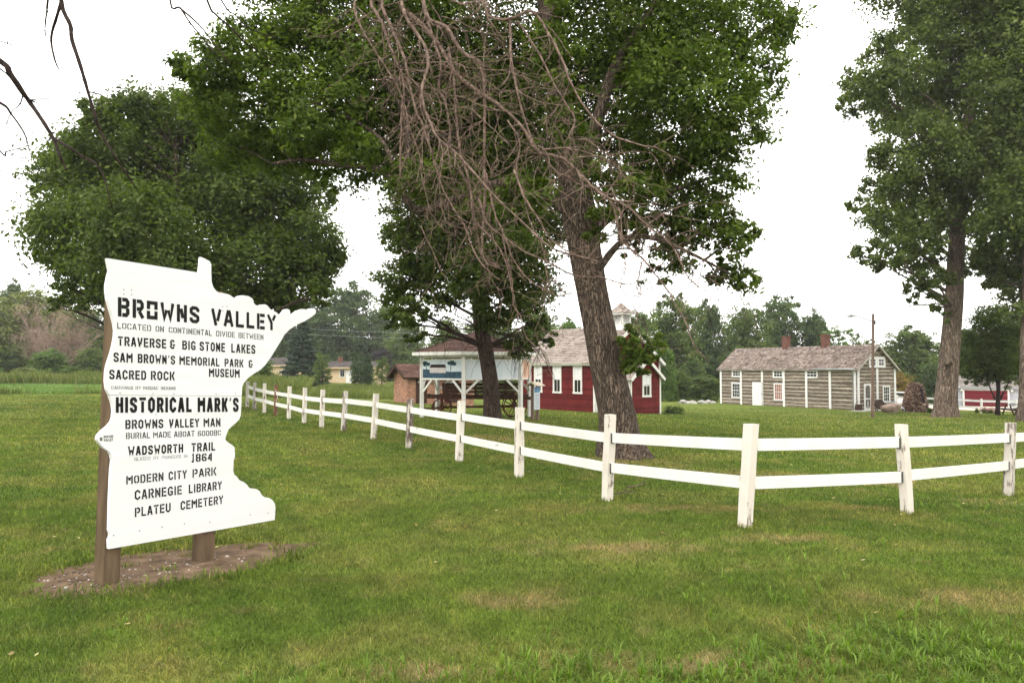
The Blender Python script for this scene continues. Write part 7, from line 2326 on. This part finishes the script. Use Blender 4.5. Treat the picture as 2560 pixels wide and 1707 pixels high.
BT = [
    ('hardwood_tree', 0, 28, 698, 90, 160, 'leaf_fardark', 'small dark treetop standing above the pale willows behind the meadow', G1),
    ('broadleaf_tree', 0, 80, 716, 190, 128, 'leaf_willow', 'pale yellow-green willow behind the dead pink shrub', G1),
    ('broadleaf_tree', 1, -60, 735, 170, 122, 'leaf_willow', 'pale willow cut by the picture edge behind the meadow', G1),
    ('broadleaf_tree', 2, 210, 760, 180, 125, 'leaf_far', 'mid green rounded tree between pink shrub and the sign post', G1),
    ('hardwood_tree', 1, 150, 735, 110, 150, 'leaf_far', 'soft green tree rising just behind the pink dead shrub', G1),
    ('broadleaf_tree', 0, 300, 790, 180, 135, 'leaf_far', 'green tree mostly hidden by the edge of the sign', G1),
    ('broadleaf_tree', 1, 420, 800, 200, 150, 'leaf_fardark', 'dark tree hidden behind the sign panel', G1),
    ('bush', 0, 128, 870, 118, 104, 'leaf_bright', 'round bright green bush before the pink dead shrub', G4),
    ('bush', 1, 228, 868, 90, 106, 'leaf_far', 'green bush touching the sign post edge beside the bright bush', G4),
    ('bush', 0, 20, 862, 120, 112, 'leaf_far', 'green brushy thicket under the willow beside the bright bush', G4),
    ('bush', 1, -70, 860, 130, 110, 'leaf_willow', 'olive brush cut by the picture edge behind the meadow', G4),
    ('bush', 1, 60, 918, 70, 92, 'leaf_willow', 'low olive weed clump standing in the meadow before the willow', G4),
    ('bush', 0, 182, 915, 80, 95, 'leaf_bright', 'low weedy bush in the meadow between bright bush and sign post', G4),
    ('bush', 1, -20, 912, 60, 96, 'leaf_bright', 'low weed clump at the picture edge of the meadow', G4),
    ('broadleaf_tree', 2, 868, 702, 190, 172, 'leaf_fardark', 'big hazy dark tree directly behind the arborvitae and tan house', G2),
    ('broadleaf_tree', 0, 960, 752, 120, 178, 'leaf_far', 'hazy paler tree sloping down beside the big dark one', G2),
    ('broadleaf_tree', 1, 775, 735, 170, 165, 'leaf_fardark', 'dark tree right behind the spruce', G2),
    ('hardwood_tree', 1, 700, 770, 120, 168, 'leaf_far', 'tree glimpsed between sign point and spruce', G2),
    ('broadleaf_tree', 2, 1020, 800, 130, 160, 'leaf_far', 'low hazy tree behind the restroom roof', G2),
    ('hardwood_tree', 0, 955, 868, 70, 135, 'leaf_purple', 'purplish dark small tree behind the end of the tan house', G2),
    ('loose_tree', 0, 806, 878, 52, 88, 'leaf_far', 'slim light green tree standing before the tan house beside the spruce', G2),
    ('loose_tree', 1, 955, 890, 52, 98, 'leaf_far', 'small pale green tree between arborvitae and brick restroom', G2),
    ('bush', 1, 655, 898, 84, 96, 'leaf_bright', 'leafy green bush between the sign edge and tan house', G2),
    ('bush', 0, 725, 940, 80, 84, 'leaf_bright', 'low weedy bush under the spruce', G2),
    ('broadleaf_tree', 0, 1120, 792, 150, 115, 'leaf_far', 'mid green tree behind the shelter roof', G3),
    ('broadleaf_tree', 1, 1230, 775, 160, 128, 'leaf_far', 'green tree behind the shelter peak and dark elm trunk', G3),
    ('broadleaf_tree', 2, 1345, 765, 150, 100, 'leaf_far', 'fresh green tree above the schoolhouse roof', G3),
    ('hardwood_tree', 0, 1420, 795, 110, 92, 'leaf_bright', 'bright green tree over the schoolhouse ridge by the big trunk', G3),
    ('bush', 1, 1075, 905, 120, 84, 'leaf_bright', 'bright low bush behind the brick restroom', G4),
    ('bush', 0, 1240, 930, 150, 78, 'leaf_far', 'leafy bush seen through the open shelter', G4),
    ('broadleaf_tree', 1, 1690, 728, 170, 106, 'leaf_far', 'tall rounded tree between schoolhouse tower and cabin', G3),
    ('hardwood_tree', 1, 1600, 775, 120, 98, 'leaf_far', 'tree just behind the schoolhouse bell tower', G3),
    ('broadleaf_tree', 2, 1775, 745, 130, 118, 'leaf_fardark', 'darker tree filling the gap just before the cabin end', G3),
    ('broadleaf_tree', 0, 1865, 758, 150, 108, 'leaf_far', 'mid green tree above the near third of the cabin roof', G3),
    ('broadleaf_tree', 1, 1950, 733, 170, 122, 'leaf_fardark', 'tallest dark tree above the middle of the cabin roof', G3),
    ('hardwood_tree', 0, 2040, 775, 100, 118, 'leaf_fardark', 'narrow dark tree between the two cabin chimneys', G3),
    ('loose_tree', 0, 2098, 806, 100, 104, 'leaf_bright', 'gappy light green tree over the second cabin chimney', G3),
    ('loose_tree', 1, 2165, 830, 90, 106, 'leaf_far', 'thin ragged tree just behind the lamp pole', G3),
    ('broadleaf_tree', 2, 2285, 812, 190, 104, 'leaf_far', 'broad green tree behind the stone monument', G3),
    ('hardwood_tree', 1, 2215, 862, 100, 112, 'leaf_far', 'low green tree behind the cabin gable peak', G3),
    ('broadleaf_tree', 0, 2410, 815, 170, 120, 'leaf_far', 'green tree behind the garage roof', G3),
    ('broadleaf_tree', 1, 2540, 790, 190, 126, 'leaf_fardark', 'dark tree behind the garage at the picture edge', G3),
    ('bush', 0, 1655, 852, 80, 82, 'leaf_bright', 'yellow-green bushy sapling at the schoolhouse corner', G4),
    ('bush', 1, 1695, 925, 90, 86, 'leaf_far', 'rounded green bush behind the pale rock row', G4),
    ('bush', 0, 1765, 935, 120, 84, 'leaf_far', 'broad low bush at the far cabin corner', G4),
    ('bush', 1, 1730, 900, 90, 96, 'leaf_fardark', 'dark bush at the wood edge over the pale rocks', G4),  # darker far-leaf colour over the whole bush
    ('bush', 0, 2245, 925, 76, 84, 'leaf_orange', 'yellow-brown bush between cabin gable and stone monument', G4),
    ('bush', 1, 2330, 905, 90, 96, 'leaf_fardark', 'dark green bush between monument and cottonwood trunk', G4),
    ('bush', 1, 2323, 1019, 20, 57, 'leaf_bright', 'small low shrub between monument and cottonwood trunk', G4),
    ('bush', 0, 2440, 1020, 12, 59, 'leaf_far', 'small green clump at the base of a far fence post', G4),
]
for a in BT: place(*a)
# flowers by the far fence
def flowers():
    for i, (px, w_, mt, lb) in enumerate(((2462, 20, 'pinkflower', 'pink flowering clump under the far white fence'), (2476, 14, 'pinkflower', 'smaller pink flower clump beside the small tree trunk'))):
        Y = 58.5; x = xpx(px, Y); zg = gz(x, Y)
        root = thing('flower_clump', (x, Y, zg), lb, 'flowers', 'flowers by the far fence')
        R_ = w_ * Y / FPX / 2
        lob = [(x + R_ * a, Y + .1 * a, zg + .16, R_ * .5, .3, .2) for a in (-.7, 0, .7)]
        leaf_cloud('foliage', lob, 500, .10, .05, M['leaf_far'], root, root.location, 60 + i, 20, .3)
        leaf_cloud('blossom', [(l[0], l[1] - .05, l[2] + .1, l[3], l[4], .16) for l in lob], 260, .09, .08, M['pinkflower'], root, root.location, 70 + i, 10, .3)
M['pinkflower'] = leaf_mat('pink_blossom', (.26, .10, .14), (.42, .22, .26), (.60, .45, .45), .3)
flowers()
def corner_shrub():
    Y = 48.6; x = xpx(1682, Y); zg = gz(x, Y)
    root = thing('shrub', (x, Y, zg), 'leafy green shrub at the foot of the schoolhouse corner', 'shrub')
    mb = MB()
    for k in range(6): mb.tube([V(x, Y, zg - .05), V(x + .25 * math.cos(k), Y + .25 * math.sin(k), zg + .3)], [.015, .008], 5)
    mb.build('stem', M['twigdark'], root)
    lob = [(x + a, Y + b, zg + c, .22, .22, .20) for a, b, c in ((-.35, 0, .18), (-.15, -.1, .28), (.1, 0, .30), (.35, -.05, .22), (.5, 0, .14), (0, -.2, .15), (-.25, .1, .3), (.25, -.15, .16))]
    leaf_cloud('foliage', lob, 1500, .26, .03, M['leaf_far'], root, root.location, 66, 12, .35, .4)
corner_shrub()
# spruce
def spruce():
    rng = random.Random(91); g = np.random.default_rng(91)
    Y = 100; x = xpx(757, Y); zg = gz(x, Y)
    H = zpx(790, Y) - zg; Rb = 55 * Y / FPX
    root = thing('spruce_tree', (x, Y, zg), 'dense dark blue-green spruce before the tan house beside the sign point', 'spruce')
    mb = MB(); mb.tube([V(x, Y, zg - .2), V(x, Y, zg + H * .5), V(x, Y, zg + H)], [.22, .13, .02], 8); mb.build('trunk', M['bark_dark'], root)
    lob = []
    for k in range(15):
        t_ = k / 14; z = zg + .5 + (H - .6) * t_; r = Rb * (1 - t_) ** .85 + .15
        m_ = max(4, int(11 * (1 - t_)) + 3)
        for j in range(m_):
            a = 2 * math.pi * (j + rng.random()) / m_
            rr = r * rng.uniform(.45, .95)
            lob.append((x + rr * math.cos(a), Y + rr * math.sin(a), z - .25 * rr + rng.uniform(-.1, .1), .30 + .24 * r * .5, .30 + .24 * r * .5, .22))
    leaf_cloud('crown', lob, 42000, .32, .10, M['leaf_spruce'], root, root.location, 91, 30, .35, .5, .2)
spruce()
def thujas():
    rng = random.Random(95)
    lbs = ['tallest arborvitae column at the door side of the row', 'broad arborvitae column second from the house door', 'slim arborvitae column third from the house door', 'lowest arborvitae column at the restroom end of the row']
    for i, (px, top, w_, lb) in enumerate(((886, 872, 22, lbs[0]), (902, 875, 25, lbs[1]), (916, 880, 18, lbs[2]), (925, 884, 18, lbs[3]))):
        Y = 112 + .4 * i; x = xpx(px, Y); zg = gz(x, Y)
        H = zpx(top, Y) - zg; R_ = w_ * Y / FPX / 2
        root = thing('arborvitae', (x, Y, zg), lb, 'arborvitae', 'arborvitae columns before the tan house')
        mb = MB(); mb.tube([V(x, Y, zg - .2), V(x, Y, zg + H * .8)], [.12, .04], 6); mb.build('trunk', M['bark_dark'], root)
        lob = []
        for k in range(12):
            t_ = k / 11; r = R_ * (1 - t_ ** 2.2 * .9) * (.75 + .25 * min(1, t_ * 4))
            lob.append((x + rng.uniform(-.08, .08), Y, zg + .3 + (H - .35) * t_, r, r, H * .075))
        leaf_cloud('foliage', lob, 4200, .22, .09, M['leaf_thuja'], root, root.location, 95 + i, 16, .22, -.6, .6)
thujas()
# dead pinkish shrub among the willows
def dead_shrub():
    rng = random.Random(97)
    Y = 112; x = xpx(138, Y); zg = gz(x, Y)
    root = thing('dead_shrub', (x, Y, zg), 'dead pinkish twiggy shrub standing out against the green willows', 'shrub')
    H = zpx(752, Y) - zg
    mb = MB()
    def br(p, d, L_, r, dep):
        pts = [p]; q = p.copy()
        for k in range(4):
            d = (d + V(rng.gauss(0, .16), rng.gauss(0, .16), .04)).normalized(); q = q + d * L_ / 4; pts.append(q.copy())
        mb.tube(pts, [r, r * .85, r * .7, r * .55, r * .4], 4, cap=False)
        if dep:
            for k in range(5):
                i = rng.randint(1, 4); s = V(rng.gauss(0, 1), rng.gauss(0, 1), rng.gauss(.3, .6)).normalized()
                br(pts[i], (d + s * .8).normalized(), L_ * rng.uniform(.45, .75), r * .55, dep - 1)
    for k in range(11):
        a = k * .571
        br(V(x, Y, zg), V(math.cos(a) * .5, math.sin(a) * .5, 1).normalized(), H * rng.uniform(.40, .52), .09, 3)
    mb.build('branch', pmat('dead_pink_bark', (.19, .125, .10), (.36, .26, .21), 3, .9), root)
    lob = [(x + rng.uniform(-4, 4), Y + rng.uniform(-2, 2), zg + rng.uniform(.35, .9) * H, 1.2, 1.2, 1.3) for _ in range(22)]
    leaf_cloud('twig_tip', lob, 5000, .5, .06, M['leaf_pink'], root, root.location, 98, 30, .3, -.5)
dead_shrub()
# continuous understory behind everything: one far wood mass
def wood():
    g = np.random.default_rng(123)
    lob = []
    for (p0, p1, Y, hmin, hmax, n) in ((-250, 330, 150, 5, 9, 34), (560, 1080, 182, 5, 10, 30), (1040, 1660, 136, 4, 8, 34), (1560, 2100, 128, 4, 8, 34), (2060, 2760, 138, 4, 8, 36)):
        for i in range(n):
            px = p0 + (p1 - p0) * (i + g.uniform(-.4, .4)) / n; y = Y + g.uniform(-5, 8); x = xpx(px, y); z = gz(x, y)
            h = g.uniform(hmin, hmax)
            lob.append((x, y, z + h * .45, 3.2, 3.0, h * .55)); lob.append((x + g.uniform(-2, 2), y + 2, z + h * .2, 3, 2.5, h * .35))
    o = leaf_cloud('wood_edge', lob, 60000, .62, .38, M['leaf_fardark'], None, (0, 0, 0), 124, 34, .25, .2, .3)
    tag(o, 'far belt of woods closing the view behind the trees', 'woods', kind='stuff')
wood()
# overhead wires before the hazy trees behind the tan house
def wires():
    for k, (z0, lb) in enumerate(((818.5, 'upper thin overhead wire crossing before the hazy trees'), (832, 'lower thin overhead wire crossing before the hazy trees'))):
        Y = 140
        a = at(560, z0 - 9, Y); b = at(1190, z0 + 17, Y)
        pts = [a + (b - a) * t_ - ZU * .9 * 4 * t_ * (1 - t_) * .4 for t_ in np.linspace(0, 1, 16)]
        mb = MB(); mb.tube(pts, .014, 5)
        o = mb.build('overhead_wire', M['galv'], None, off=a); o.location = a
        tag(o, lb, 'wire', 'overhead wires')
wires()
# ------------------------------------------------------------------ summer haze
def haze():
    m = bpy.data.materials.new('haze_air'); m.use_nodes = True
    t = m.node_tree; t.nodes.clear()
    out = t.nodes.new('ShaderNodeOutputMaterial'); pv = t.nodes.new('ShaderNodeVolumePrincipled')
    pv.inputs['Color'].default_value = (.95, .96, .95, 1); pv.inputs['Density'].default_value = HAZE
    pv.inputs['Anisotropy'].default_value = 0.0
    t.links.new(pv.outputs[0], out.inputs['Volume'])
    mb = MB(); mb.obox(V(0, 130, 11), V(410, 0, 0), V(0, 205, 0), ZU * 21)
    o = mb.build('haze', m); tag(o, 'thin summer haze paling the far trees', 'haze', kind='stuff')
HAZE = 0.00026
if HAZE > 0: haze()
